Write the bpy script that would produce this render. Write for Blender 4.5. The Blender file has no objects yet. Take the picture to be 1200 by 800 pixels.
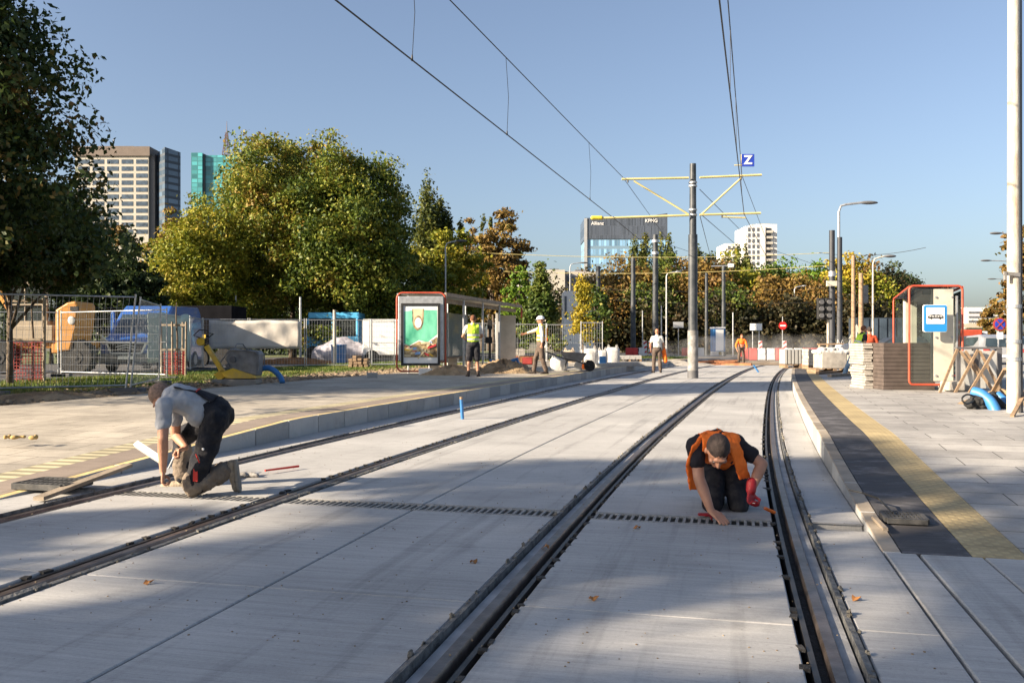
import bpy, bmesh, math, random
import numpy as np
from mathutils import Vector, Matrix, Quaternion
random.seed(7); RNG = np.random.default_rng(7)
F = 1050.0; H = 1.25
C = bpy.context.scene.collection
V = Vector
def P(px, py, z=0.0):
    D = F*(H-z)/(py-400.0); return V(((px-600)*D/F, D, z))
def PD(px, py, D):
    return V(((px-600)*D/F, D, H-(py-400)*D/F))
BASE = {}
def lerp(a, b, t): return a+(b-a)*t
def frame(d):
    d = d.normalized(); a = V((0,0,1)) if abs(d.z) < 0.95 else V((1,0,0))
    s = d.cross(a).normalized(); return s, d.cross(s).normalized()
class MB:
    def __init__(s): s.v = []; s.f = []; s.m = []; s.uv = None
    def add(s, vs, fs, mi=0):
        n = len(s.v); s.v += [tuple(x) for x in vs]; s.f += [tuple(i+n for i in f) for f in fs]; s.m += [mi]*len(fs); return s
    def box(s, c, size, rz=0.0, mi=0, M=None):
        x, y, z = size[0]/2, size[1]/2, size[2]/2
        vs = [V((sx*x, sy*y, sz*z)) for sz in (-1,1) for sy in (-1,1) for sx in (-1,1)]
        R = M if M is not None else Matrix.Rotation(rz, 3, 'Z')
        vs = [R @ p + V(c) for p in vs]
        return s.add(vs, [(0,2,3,1),(4,5,7,6),(0,1,5,4),(2,6,7,3),(0,4,6,2),(1,3,7,5)], mi)
    def bar(s, a, b, w, t=None, mi=0, up=None):
        a, b = V(a), V(b); t = t or w; d = (b-a); L = d.length
        if L < 1e-6: return s
        d.normalize(); u = V(up) if up else (V((0,0,1)) if abs(d.z) < .95 else V((0,1,0)))
        x = d.cross(u).normalized(); u = x.cross(d)
        M = Matrix((x, d, u)).transposed()
        return s.box((a+b)/2, (w, L, t), M=M, mi=mi)
    def cyl(s, a, b, r0, r1=None, n=10, mi=0, cap=True):
        a, b = V(a), V(b); r1 = r0 if r1 is None else r1; x, y = frame(b-a)
        vs = []
        for c, r in ((a, r0), (b, r1)):
            for i in range(n):
                t = 2*math.pi*i/n; vs.append(c+(x*math.cos(t)+y*math.sin(t))*r)
        fs = [(i, (i+1)%n, n+(i+1)%n, n+i) for i in range(n)]
        if cap: fs += [tuple(range(n-1,-1,-1)), tuple(range(n, 2*n))]
        return s.add(vs, fs, mi)
    def tube(s, pts, r, n=8, mi=0, cap=True):
        pts = [V(p) for p in pts]; rs = r if isinstance(r, (list, tuple)) else [r]*len(pts)
        vs = []; px = None
        for k, p in enumerate(pts):
            d = (pts[min(k+1, len(pts)-1)]-pts[max(k-1, 0)])
            if d.length < 1e-9: d = V((0,0,1))
            d.normalize()
            if px is None: px, _ = frame(d)
            px = (px-d*px.dot(d)).normalized(); py = d.cross(px)
            for i in range(n):
                t = 2*math.pi*i/n; vs.append(p+(px*math.cos(t)+py*math.sin(t))*rs[k])
        fs = []
        for k in range(len(pts)-1):
            for i in range(n):
                j = (i+1)%n; fs.append((k*n+i, k*n+j, (k+1)*n+j, (k+1)*n+i))
        if cap: fs += [tuple(range(n-1,-1,-1)), tuple((len(pts)-1)*n+i for i in range(n))]
        return s.add(vs, fs, mi)
    def prism(s, poly, depth, M=Matrix.Identity(4), mi=0):
        # poly: (x,z) outline, extruded along local y by depth
        n = len(poly); vs = [M @ V((x, 0, z)) for x, z in poly]+[M @ V((x, depth, z)) for x, z in poly]
        return s.add(vs, [(i, (i+1)%n, n+(i+1)%n, n+i) for i in range(n)]+[tuple(range(n-1,-1,-1)), tuple(range(n, 2*n))], mi)
    def ell(s, c, r, R=None, nu=14, nv=9, mi=0):
        c = V(c); vs = []
        for j in range(nv+1):
            ph = math.pi*j/nv
            for i in range(nu):
                th = 2*math.pi*i/nu
                p = V((r[0]*math.sin(ph)*math.cos(th), r[1]*math.sin(ph)*math.sin(th), r[2]*math.cos(ph)))
                vs.append((R @ p if R is not None else p)+c)
        fs = [(j*nu+i, (j+1)*nu+i, (j+1)*nu+(i+1)%nu, j*nu+(i+1)%nu) for j in range(nv) for i in range(nu)]
        return s.add(vs, fs, mi)
    def caps(s, a, b, r0, r1, mi=0):
        a, b = V(a), V(b)
        s.cyl(a, b, r0, r1, 14, mi); s.ell(a, (r0,)*3, nu=14, nv=8, mi=mi); return s.ell(b, (r1,)*3, nu=14, nv=8, mi=mi)
    def mesh(s, name, mats, smooth=False, off=None):
        me = bpy.data.meshes.new(name)
        vs = s.v if off is None else [(x-off[0], y-off[1], z-off[2]) for x, y, z in s.v]
        me.from_pydata(vs, [], s.f)
        for m in (mats if isinstance(mats, (list, tuple)) else [mats]): me.materials.append(m)
        if any(s.m): me.polygons.foreach_set('material_index', s.m)
        if smooth: me.polygons.foreach_set('use_smooth', [True]*len(me.polygons))
        if s.uv: 
            ul = me.uv_layers.new(name='UVMap')
            for l in me.loops: ul.data[l.index].uv = s.uv[l.vertex_index]
        me.update(); return me
    def build(s, name, mats, parent=None, smooth=False, bevel=0.0, loc=None, seg=2):
        """world-space vertices; origin at parent's base or at loc"""
        off = BASE.get(parent.name) if parent is not None else loc
        o = bpy.data.objects.new(name, s.mesh(name, mats, smooth, off))
        C.objects.link(o)
        if parent is not None: o.parent = parent; BASE[o.name] = off
        elif loc is not None: o.location = loc; BASE[o.name] = V(loc)
        if bevel:
            b = o.modifiers.new('bevel', 'BEVEL'); b.width = bevel; b.segments = seg; b.limit_method = 'ANGLE'; b.angle_limit = .7
        if smooth and not bevel is None:
            try:
                e = o.modifiers.new('split', 'EDGE_SPLIT'); e.split_angle = math.radians(50)
            except Exception: pass
        return o
def tag(o, label=None, cat=None, group=None, kind=None):
    if label: o['label'] = label
    if cat: o['category'] = cat
    if group: o['group'] = group
    if kind: o['kind'] = kind
    return o
def thing(name, label, cat, loc=(0,0,0), group=None):
    o = bpy.data.objects.new(name, None); C.objects.link(o); o.location = loc; o.empty_display_size = .2
    BASE[o.name] = V(loc); return tag(o, label, cat, group)
def struct(o): o['kind'] = 'structure'; return o
def children(o): return [c for c in bpy.data.objects if c.parent == o]
def copy_tree(o, parent=None):
    c = o.copy(); C.objects.link(c)
    if parent is not None: c.parent = parent
    for ch in children(o): copy_tree(ch, c)
    return c
def text_mesh(body, size, ext=0.004, bold=0.0, align='CENTER'):
    cu = bpy.data.curves.new('t', 'FONT'); cu.body = body; cu.size = size; cu.extrude = ext; cu.offset = bold
    cu.align_x = align; cu.align_y = 'CENTER'
    ob = bpy.data.objects.new('t', cu); C.objects.link(ob)
    me = bpy.data.meshes.new_from_object(ob.evaluated_get(bpy.context.evaluated_depsgraph_get()))
    bpy.data.objects.remove(ob); return me
def text_obj(name, body, size, m, parent, loc, rz=0.0, bold=0.0):
    me = text_mesh(body, size, bold=bold); me.materials.clear(); me.materials.append(m)
    o = bpy.data.objects.new(name, me); C.objects.link(o); o.parent = parent
    o.location = V(loc)-BASE[parent.name]; o.rotation_euler = (math.pi/2, 0, rz); return o
# ---------------- materials
def nodes(name):
    m = bpy.data.materials.new(name); m.use_nodes = True; nt = m.node_tree
    return m, nt, nt.nodes, nt.links, nt.nodes['Principled BSDF']
def mat(name, col, rough=.6, var=.15, scale=6.0, metal=0.0, bump=0.0, bscale=None, dirt=None, dirtamt=.5, dscale=2.0, spec=.4, stretch=None, coat=0, col2=None):
    m, nt, N, L, B = nodes(name)
    tc = N.new('ShaderNodeTexCoord'); mp = N.new('ShaderNodeMapping'); L.new(tc.outputs['Object'], mp.inputs[0])
    if stretch: mp.inputs['Scale'].default_value = stretch
    n1 = N.new('ShaderNodeTexNoise'); n1.inputs['Scale'].default_value = scale; n1.inputs['Detail'].default_value = 6; L.new(mp.outputs[0], n1.inputs[0])
    r = N.new('ShaderNodeValToRGB'); L.new(n1.outputs[0], r.inputs[0])
    c = np.array(col[:3]); lo = c*(1-var); hi = np.minimum(c*(1+var), 1) if col2 is None else np.array(col2)
    r.color_ramp.elements[0].position = .32; r.color_ramp.elements[1].position = .68
    r.color_ramp.elements[0].color = (*lo, 1); r.color_ramp.elements[1].color = (*hi, 1)
    out = r.outputs[0]
    if dirt is not None:
        n2 = N.new('ShaderNodeTexNoise'); n2.inputs['Scale'].default_value = dscale; n2.inputs['Detail'].default_value = 8; n2.inputs['Roughness'].default_value = .65; L.new(mp.outputs[0], n2.inputs[0])
        r2 = N.new('ShaderNodeValToRGB'); L.new(n2.outputs[0], r2.inputs[0]); r2.color_ramp.elements[0].position = .45; r2.color_ramp.elements[1].position = .7
        r2.color_ramp.elements[0].color = (0,0,0,1); r2.color_ramp.elements[1].color = (dirtamt,)*3+(1,)
        mx = N.new('ShaderNodeMix'); mx.data_type = 'RGBA'; L.new(r2.outputs[0], mx.inputs[0]); L.new(out, mx.inputs[6]); mx.inputs[7].default_value = (*dirt, 1); out = mx.outputs[2]
    L.new(out, B.inputs['Base Color']); B.inputs['Roughness'].default_value = rough; B.inputs['Metallic'].default_value = metal
    B.inputs['Specular IOR Level'].default_value = spec; B.inputs['Coat Weight'].default_value = coat
    if bump:
        n3 = N.new('ShaderNodeTexNoise'); n3.inputs['Scale'].default_value = bscale or scale*4; n3.inputs['Detail'].default_value = 5; L.new(mp.outputs[0], n3.inputs[0])
        b = N.new('ShaderNodeBump'); b.inputs['Strength'].default_value = bump; b.inputs['Distance'].default_value = .02; L.new(n3.outputs[0], b.inputs['Height']); L.new(b.outputs[0], B.inputs['Normal'])
    return m
def islands(m, lo=.7, hi=1.1):
    nt = m.node_tree; N = nt.nodes; L = nt.links; B = N['Principled BSDF']; src = B.inputs['Base Color'].links[0].from_socket
    g = N.new('ShaderNodeNewGeometry'); r = N.new('ShaderNodeMapRange'); L.new(g.outputs['Random Per Island'], r.inputs[0]); r.inputs[3].default_value = lo; r.inputs[4].default_value = hi
    x = N.new('ShaderNodeMix'); x.data_type = 'RGBA'; x.blend_type = 'MULTIPLY'; x.inputs[0].default_value = 1; L.new(src, x.inputs[6]); L.new(r.outputs[0], x.inputs[7]); L.new(x.outputs[2], B.inputs['Base Color']); return m
def leafmat(name, cols, rough=.55, trans=.25):
    m, nt, N, L, B = nodes(name)
    g = N.new('ShaderNodeNewGeometry'); tc = N.new('ShaderNodeTexCoord')
    n = N.new('ShaderNodeTexNoise'); n.inputs['Scale'].default_value = .45; n.inputs['Detail'].default_value = 3; L.new(tc.outputs['Object'], n.inputs[0])
    oi = N.new('ShaderNodeObjectInfo')
    a = N.new('ShaderNodeMath'); a.operation = 'MULTIPLY_ADD'; L.new(g.outputs['Random Per Island'], a.inputs[0]); a.inputs[1].default_value = .6; 
    s = N.new('ShaderNodeMath'); s.operation = 'MULTIPLY_ADD'; L.new(n.outputs[0], s.inputs[0]); s.inputs[1].default_value = 1.5; s.inputs[2].default_value = -.6
    s2 = N.new('ShaderNodeMath'); s2.operation = 'MULTIPLY_ADD'; L.new(oi.outputs['Random'], s2.inputs[0]); s2.inputs[1].default_value = .16; L.new(s.outputs[0], s2.inputs[2])
    L.new(s2.outputs[0], a.inputs[2])
    r = N.new('ShaderNodeValToRGB'); L.new(a.outputs[0], r.inputs[0])
    el = r.color_ramp.elements
    while len(el) < len(cols): el.new(.5)
    for i, c in enumerate(cols): el[i].position = i/(len(cols)-1); el[i].color = (*c, 1)
    L.new(r.outputs[0], B.inputs['Base Color']); B.inputs['Roughness'].default_value = rough; B.inputs['Specular IOR Level'].default_value = .25
    t = N.new('ShaderNodeBsdfTranslucent'); L.new(r.outputs[0], t.inputs[0])
    mx = N.new('ShaderNodeMixShader'); mx.inputs[0].default_value = trans; L.new(B.outputs[0], mx.inputs[1]); L.new(t.outputs[0], mx.inputs[2])
    L.new(mx.outputs[0], N['Material Output'].inputs[0]); return m
def glassmat(name, tint=(.8,.9,.88), rough=.05, alpha=.25):
    m, nt, N, L, B = nodes(name)
    t = N.new('ShaderNodeBsdfTransparent'); t.inputs[0].default_value = (*tint, 1)
    B.inputs['Base Color'].default_value = (tint[0]*.3, tint[1]*.3, tint[2]*.3, 1); B.inputs['Roughness'].default_value = rough
    fr = N.new('ShaderNodeFresnel'); fr.inputs[0].default_value = 1.5
    ma = N.new('ShaderNodeMath'); ma.operation = 'ADD'; L.new(fr.outputs[0], ma.inputs[0]); ma.inputs[1].default_value = alpha; ma.use_clamp = True
    mx = N.new('ShaderNodeMixShader'); L.new(ma.outputs[0], mx.inputs[0]); L.new(t.outputs[0], mx.inputs[1]); L.new(B.outputs[0], mx.inputs[2]); L.new(mx.outputs[0], N['Material Output'].inputs[0])
    return m
# ---------------- world, sun, camera
S = bpy.context.scene
w = bpy.data.worlds.new('World'); S.world = w; w.use_nodes = True
SUN_EL = math.radians(22); sd = V((.92, .39, 0)).normalized()          # light travels toward +x +y
sky = w.node_tree.nodes.new('ShaderNodeTexSky'); sky.sky_type = 'NISHITA'; sky.sun_disc = False
sky.sun_elevation = SUN_EL; sky.sun_rotation = math.atan2(-sd.x, -sd.y)
sky.air_density = 1.0; sky.dust_density = 2.2; sky.ozone_density = 2.5
hs = w.node_tree.nodes.new('ShaderNodeHueSaturation'); hs.inputs['Saturation'].default_value = .84; w.node_tree.links.new(sky.outputs[0], hs.inputs['Color'])
tn = w.node_tree.nodes.new('ShaderNodeMix'); tn.data_type = 'RGBA'; tn.blend_type = 'MULTIPLY'; tn.inputs[0].default_value = 1; w.node_tree.links.new(hs.outputs[0], tn.inputs[6]); tn.inputs[7].default_value = (.985, 1.0, 1.05, 1)
bg = w.node_tree.nodes['Background']; w.node_tree.links.new(tn.outputs[2], bg.inputs[0]); bg.inputs[1].default_value = .056
sl = bpy.data.lights.new('sun', 'SUN'); sl.energy = 5.0; sl.angle = math.radians(.5); sl.color = (1, .84, .64)
so = bpy.data.objects.new('sun', sl); C.objects.link(so)
ldir = V((sd.x*math.cos(SUN_EL), sd.y*math.cos(SUN_EL), -math.sin(SUN_EL)))
so.rotation_euler = ldir.to_track_quat('-Z', 'Y').to_euler(); so.location = (-20, -10, 20)
cam = bpy.data.cameras.new('camera'); cam.lens = 36*F/1200; cam.sensor_width = 36; cam.clip_end = 5000; cam.clip_start = .05
co = bpy.data.objects.new('camera', cam); C.objects.link(co); co.location = (0, 0, H); co.rotation_euler = (math.pi/2, 0, 0)
S.camera = co
S.view_settings.view_transform = 'Standard'; S.view_settings.look = 'None'; S.view_settings.gamma = 1; S.view_settings.exposure = 1.68
# ---------------- reference curve: head of the rightmost rail
_ys = [-6, 0, 5, 8, 12, 20, 30, 40, 48, 55, 66]; _ms = [.215, .23, .247, .262, .285, .295, .315, .345, .43, .72, 1.2]
REF = []; _x = 0.0; _y = -6.0; dy = .25
while _y < 66: REF.append((_x, _y)); _x += np.interp(_y+dy/2, _ys, _ms)*dy; _y += dy
_x0 = np.interp(5.54, [p[1] for p in REF], [p[0] for p in REF])
REF = [V((x-_x0+1.764, y, 0)) for x, y in REF]
RY = [p.y for p in REF]; RX = [p.x for p in REF]
RS = [0.0]
for i in range(1, len(REF)): RS.append(RS[-1]+(REF[i]-REF[i-1]).length)
def Q(d, y, z=0.0):
    m = float(np.interp(y, _ys, _ms)); x = float(np.interp(y, RY, RX)); n = V((1, -m, 0)).normalized()
    return V((x, y, z))+n*d
def sarc(y): return float(np.interp(y, RY, RS))
def stations(y0, y1, step=.5):
    n = max(1, int(math.ceil((y1-y0)/step))); return [y0+(y1-y0)*i/n for i in range(n+1)]
def ramp(y): return min(1, max(0, (y-5.45)/4.7))
def sweep(mb, prof, y0, y1, closed=True, step=.5, zf=None, jit=None, mi=0):
    """prof: [(d,z)] swept along the track; z may be scaled by zf(y)"""
    ys = stations(y0, y1, step); n = len(prof); base = len(mb.v)
    if mb.uv is None: mb.uv = []
    for y in ys:
        for d, z in prof:
            zz = z if zf is None else zf(y, z)
            mb.v.append(tuple(Q(d, y, zz))); mb.uv.append((d, sarc(y)))
    fs = []; m = n if closed else n-1
    for k in range(len(ys)-1):
        for i in range(m):
            j = (i+1)%n; fs.append((base+k*n+i, base+k*n+j, base+(k+1)*n+j, base+(k+1)*n+i))
    if closed: fs += [tuple(base+i for i in range(n-1,-1,-1)), tuple(base+(len(ys)-1)*n+i for i in range(n))]
    mb.f += fs; mb.m += [mi]*len(fs)
def slab(mb, d0, d1, y0, y1, zt=0.0, zb=-.14, zf=None, step=.5):
    sweep(mb, [(d0, zb), (d0, zt), (d1, zt), (d1, zb)], y0, y1, True, step, zf)
def uvmat(name, base, kind):
    m, nt, N, L, B = nodes(name)
    uv = N.new('ShaderNodeUVMap'); mp = N.new('ShaderNodeMapping'); L.new(uv.outputs[0], mp.inputs[0])
    def noise(scale, st=(1,1,1), det=6, ro=.6):
        q = N.new('ShaderNodeMapping'); q.inputs['Scale'].default_value = st; L.new(uv.outputs[0], q.inputs[0])
        n = N.new('ShaderNodeTexNoise'); n.inputs['Scale'].default_value = scale; n.inputs['Detail'].default_value = det; n.inputs['Roughness'].default_value = ro; L.new(q.outputs[0], n.inputs[0]); return n.outputs[0]
    def rmp(inp, lo, hi, p0=.3, p1=.7):
        r = N.new('ShaderNodeMapRange'); L.new(inp, r.inputs[0]); r.inputs[1].default_value = p0; r.inputs[2].default_value = p1; r.inputs[3].default_value = lo; r.inputs[4].default_value = hi; return r.outputs[0]
    def mul(a, b):
        x = N.new('ShaderNodeMath'); x.operation = 'MULTIPLY'
        L.new(a, x.inputs[0]) if not isinstance(a, float) else setattr(x.inputs[0], 'default_value', a)
        L.new(b, x.inputs[1]) if not isinstance(b, float) else setattr(x.inputs[1], 'default_value', b); return x.outputs[0]
    val = rmp(noise(.7), .78, 1.14)
    val = mul(val, rmp(noise(60, det=3), .93, 1.07)); hgt = noise(140, det=3)
    if kind == 'slab':
        val = mul(val, rmp(noise(3, (.35, 9, 1), 5), .86, 1.1)); br = noise(1, (2.5, 150, 1), 4); val = mul(val, rmp(br, .86, 1.10)); val = mul(val, rmp(noise(260, det=2), .88, 1.10)); hgt = br
        val = mul(val, rmp(noise(1.9, (1,1,1), 9, .7), .72, 1.0, .28, .42))
        val = mul(val, rmp(noise(22, det=5, ro=.75), .62, 1.0, .30, .40)); val = mul(val, rmp(noise(9, det=8, ro=.8), 1.0, 1.22, .64, .72)); val = mul(val, rmp(noise(1, (5,.22,1), 5), .80, 1.0, .36, .46))
    if kind == 'rubber': val = mul(val, rmp(noise(2.2, (1,1.6,1), 9, .75), .8, 3.0, .50, .75)); val = mul(val, rmp(noise(1, (3,40,1), 4), .7, 1.25))
    if kind in ('dots', 'pavers', 'ribs'): val = mul(val, rmp(noise(1.3, det=9, ro=.75), .72, 1.08, .36, .6)); val = mul(val, rmp(noise(30, det=5, ro=.75), .75, 1.0, .30, .40))
    col = N.new('ShaderNodeMix'); col.data_type = 'RGBA'; col.blend_type = 'MULTIPLY'; col.inputs[0].default_value = 1; col.inputs[6].default_value = (*base, 1)
    if kind == 'pavers':
        bk = N.new('ShaderNodeTexBrick'); L.new(uv.outputs[0], bk.inputs[0]); bk.inputs['Scale'].default_value = 1; bk.offset = .5
        bk.inputs['Brick Width'].default_value = .8; bk.inputs['Row Height'].default_value = .4; bk.inputs['Mortar Size'].default_value = .006; bk.inputs['Mortar Smooth'].default_value = .3
        bk.inputs['Color1'].default_value = (1,1,1,1); bk.inputs['Color2'].default_value = (.8,.8,.81,1); bk.inputs['Mortar'].default_value = (.16,.15,.14,1)
        c2 = N.new('ShaderNodeMix'); c2.data_type = 'RGBA'; c2.blend_type = 'MULTIPLY'; c2.inputs[0].default_value = 1; L.new(bk.outputs[0], c2.inputs[6]); c2.inputs[7].default_value = (*base, 1); L.new(c2.outputs[2], col.inputs[6])
    if kind in ('dots', 'ribs'):
        sp = N.new('ShaderNodeSeparateXYZ'); L.new(uv.outputs[0], sp.inputs[0])
        def wav(o, per):
            a = N.new('ShaderNodeMath'); a.operation = 'MULTIPLY'; L.new(o, a.inputs[0]); a.inputs[1].default_value = 2*math.pi/per
            b = N.new('ShaderNodeMath'); b.operation = 'SINE'; L.new(a.outputs[0], b.inputs[0]); return b.outputs[0]
        if kind == 'dots':
            h = N.new('ShaderNodeMath'); h.operation = 'MULTIPLY'; L.new(wav(sp.outputs[0], .1), h.inputs[0]); L.new(wav(sp.outputs[1], .1), h.inputs[1]); h = rmp(h.outputs[0], 0., 1., .1, .5)
            val = mul(val, rmp(h, .88, 1.06, 0., 1.)); 
        else:
            h = rmp(wav(sp.outputs[1], .16), 0., 1., -.2, .3); val = mul(val, rmp(h, .55, 1.1, 0., 1.))
        # tile seams every 0.4 m along the edge
        sm = N.new('ShaderNodeMath'); sm.operation = 'FRACT'; q = N.new('ShaderNodeMath'); q.operation = 'DIVIDE'; L.new(sp.outputs[1], q.inputs[0]); q.inputs[1].default_value = .4; L.new(q.outputs[0], sm.inputs[0])
        val = mul(val, rmp(sm.outputs[0], .55, 1.0, .0, .03)); hgt = h
    L.new(val, col.inputs[7]); L.new(col.outputs[2], B.inputs['Base Color']); B.inputs['Roughness'].default_value = .8; B.inputs['Specular IOR Level'].default_value = .3
    b = N.new('ShaderNodeBump'); b.inputs['Strength'].default_value = .35 if kind != 'dots' else .45; b.inputs['Distance'].default_value = .004 if kind not in ('dots','ribs') else .006; L.new(hgt, b.inputs['Height']); L.new(b.outputs[0], B.inputs['Normal'])
    return m
M = {}
M['slab'] = uvmat('slab_concrete', (.405,.396,.38), 'slab'); M['pav'] = uvmat('paver_stone', (.40,.385,.36), 'pavers')
M['pavL'] = uvmat('paver_cream', (.44,.395,.325), 'pavers')
M['dots'] = uvmat('tactile_yellow', (.45,.355,.19), 'dots'); M['ribs'] = uvmat('tactile_ribbed', (.52,.46,.30), 'ribs')
M['rubber'] = uvmat('dark_strip', (.075,.072,.075), 'rubber'); M['brownstrip'] = uvmat('brown_strip', (.27,.22,.18), 'slab')
M['kerb'] = mat('kerb_concrete', (.40,.40,.39), .85, .22, 3, bump=.3, bscale=30, dirt=(.17,.15,.12), dirtamt=.55, dscale=3)
M['kerbtop'] = mat('kerb_top', (.31,.26,.20), .8, .2, 5, bump=.2)
M['kerby'] = mat('kerb_yellow', (.55,.43,.2), .8, .2, 5, bump=.2)
islands(M['kerb']); islands(M['kerbtop']); M['dark'] = mat('slot_floor', (.03,.028,.026), .9, .5, 12, bump=.6)
M['steel'] = mat('rail_steel', (.16,.13,.115), .42, .35, 9, metal=.75, bump=.1, dirt=(.12,.075,.05), dirtamt=.8)
M['steeldk'] = mat('rail_lip', (.06,.055,.052), .5, .3, 9, metal=.6)
M['grout'] = mat('rail_grout', (.30,.30,.30), .85, .25, 5, bump=.4)
M['foam'] = mat('foam_strip', (.085,.088,.09), .8, .4, 14, bump=.6, dirt=(.22,.21,.19), dirtamt=.7, dscale=7)
M['lump'] = mat('foam_lump', (.13,.12,.10), .9, .6, 8, bump=.8)
M['asphalt'] = mat('asphalt', (.075,.072,.07), .9, .25, 1.5, bump=.4, bscale=50)
def soilmat(name, a, b, c, s=.9):
    m, nt, N, L, B = nodes(name); tc = N.new('ShaderNodeTexCoord')
    n = N.new('ShaderNodeTexNoise'); n.inputs['Scale'].default_value = s; n.inputs['Detail'].default_value = 9; n.inputs['Roughness'].default_value = .7; L.new(tc.outputs['Object'], n.inputs[0])
    r = N.new('ShaderNodeValToRGB'); L.new(n.outputs[0], r.inputs[0]); e = r.color_ramp.elements; e.new(.5)
    for i, (p, q) in enumerate(((.35, a), (.5, b), (.66, c))): e[i].position = p; e[i].color = (*q, 1)
    L.new(r.outputs[0], B.inputs['Base Color']); B.inputs['Roughness'].default_value = .95
    n2 = N.new('ShaderNodeTexNoise'); n2.inputs['Scale'].default_value = 9; n2.inputs['Detail'].default_value = 8; L.new(tc.outputs['Object'], n2.inputs[0])
    bp = N.new('ShaderNodeBump'); bp.inputs['Distance'].default_value = .08; bp.inputs['Strength'].default_value = .8; L.new(n2.outputs[0], bp.inputs['Height']); L.new(bp.outputs[0], B.inputs['Normal']); return m
M['soil'] = soilmat('bare_soil', (.10,.07,.045), (.22,.16,.10), (.34,.27,.18), 1.2)
M['lawn'] = soilmat('lawn_soil', (.045,.07,.018), (.08,.11,.03), (.20,.15,.08), .8)
M['ground'] = soilmat('ground', (.06,.07,.03), (.12,.11,.07), (.2,.17,.12), .05)
# base ground
g = MB(); g.add([(-900,-60,-.22),(1500,-60,-.22),(1500,1800,-.22),(-900,1800,-.22)], [(0,1,2,3)]); struct(g.build('ground', M['ground']))
g = MB(); g.box((6, 25, -.175), (46, 78, .05)); struct(g.build('trackbed_floor', M['dark']))
# slab lanes : offsets from the rightmost rail
R4, R3, R2, R1 = 0.0, -1.49, -3.91, -5.40; YEND = 46.5; YN = -4.0
IN, OUT = .125, .14
lanes = [(-6.02, R1-OUT), (R1+IN, R2-IN), (R2+OUT, -2.707), (-2.693, R3-OUT), (R3+IN, R4-IN), (R4+OUT, .475)]
GY = 6.12    # drain across the tracks
g = MB()
for d0, d1 in lanes:
    for a, b in ((YN, 3.92), (3.925, GY-.135), (GY+.135, 13.0), (13.005, 24.), (24.006, 35.), (35.006, YEND)): slab(g, d0, d1, a, b)
slab(g, .49, .665, YN, 5.44); slab(g, .685, 1.02, YN, 5.44); slab(g, 1.03, 1.27, YN, 5.44)
o = struct(g.build('trackbed_slab', M['slab'], bevel=.006, seg=1))
# platforms
zr = lambda y, z: z if z < -.05 else z+.235*ramp(y)-.0
def strip(name, d0, d1, m, y0=5.45, y1=40, zt=0.0, seams=0):
    g = MB(); slab(g, d0, d1, y0, y1, zt, -.13, zf=zr); return struct(g.build(name, m))
g = MB()
y = 5.45
while y < 44:      # kerb stones of the right platform
    sweep(g, [(.48,-.13),(.48,.0),(.585,.0),(.585,-.13)], y+.004, min(y+.99, 44), True, .5, zr); y += 1.0
g.uv = None; o = g.build('kerb', [M['kerb'], M['kerbtop']], bevel=.006, seg=1); struct(o)
me = o.data
for p in me.polygons:
    if p.normal.z > .8: p.material_index = 1
strip('platform_edge_strip', .59, .965, M['rubber'], 5.45, 42); strip('tactile_paving', .97, 1.27, M['dots'], 5.45, 41)
strip('platform_paving', 1.275, 16, M['pav'], -1, 48)
g = MB(); y = 4.0
while y < 60:
    sweep(g, [(-6.12,-.13),(-6.12,.0),(-6.025,.0),(-6.025,-.13)], max(y, 5.5)+.006, min(max(y, 5.5)+.742, 60), True, .5, zr) if y >= 5.4 else None; y += .75
g.uv = None; o = g.build('kerb', [M['kerb'], M['kerby']], bevel=.006, seg=1); struct(o)
for p in o.data.polygons:
    if p.normal.z > .8: p.material_index = 1
strip('platform_edge_strip', -6.55, -6.123, M['brownstrip'], 5.45, 58); strip('tactile_paving', -6.86, -6.553, M['ribs'], 4.0, 50)
strip('platform_paving', -11.7, -6.863, M['pavL'], 0, 58)
g = MB(); slab(g, -6.85, -6.03, -4, 5.44); slab(g, -11.7, -6.87, -4, -.01); struct(g.build('apron_slab', M['slab']))
# dirt verge, lawn and lanes left of the platform
def terr(name, d0, d1, y0, y1, z, m, amp=.04, nx=10, step=.5, mi=0, seed=1):
    ys = stations(y0, y1, step); g = MB(); r = random.Random(seed)
    for y in ys:
        for i in range(nx+1):
            d = lerp(d0, d1, i/nx); p = Q(d, y, z+(r.uniform(-amp, amp)))
            g.v.append(tuple(p))
    for k in range(len(ys)-1):
        for i in range(nx): a = k*(nx+1)+i; g.f.append((a, a+1, a+nx+2, a+nx+1)); g.m.append(0)
    return struct(g.build(name, m, smooth=True))
terr('dirt_verge', -15, -11.68, -6, 60, .17, M['soil'], .045, 16, .22)
terr('lawn_ground', -19.5, -15, -6, 60, .18, M['lawn'], .03, 8, .5)
terr('access_road', -34, -19.5, -6, 65, .16, M['asphalt'], .0, 4, 3)
terr('far_lawn', -80, -34, -6, 65, .16, M['lawn'], .02, 8, 3)
# right of the platform: side street; beyond: crossing road
g = MB(); sweep(g, [(16.0,.0),(60,.0)], -4, 48, False, 2); g.uv=None; struct(g.build('side_street', M['asphalt']))
g = MB(); g.add([(-60,62,.0),(120,62,.0),(140,86,.0),(-60,86,.0)], [(0,1,2,3)]); struct(g.build('crossing_road', M['asphalt']))
g = MB(); g.add([(16.5,47,-.06),(60,45,-.06),(160,330,-.06),(60,330,-.06)], [(0,1,2,3)]); struct(g.build('far_street', M['asphalt']))
g = MB(); g.add([(-60,86,.05),(33,86,.05),(33,100,.05),(-60,100,.05)], [(0,1,2,3)]); struct(g.build('far_verge', M['lawn']))
terr('unfinished_track_ground', -13, 3.0, 46.6, 63, -.05, M['soil'], .05, 20, .5)
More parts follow.
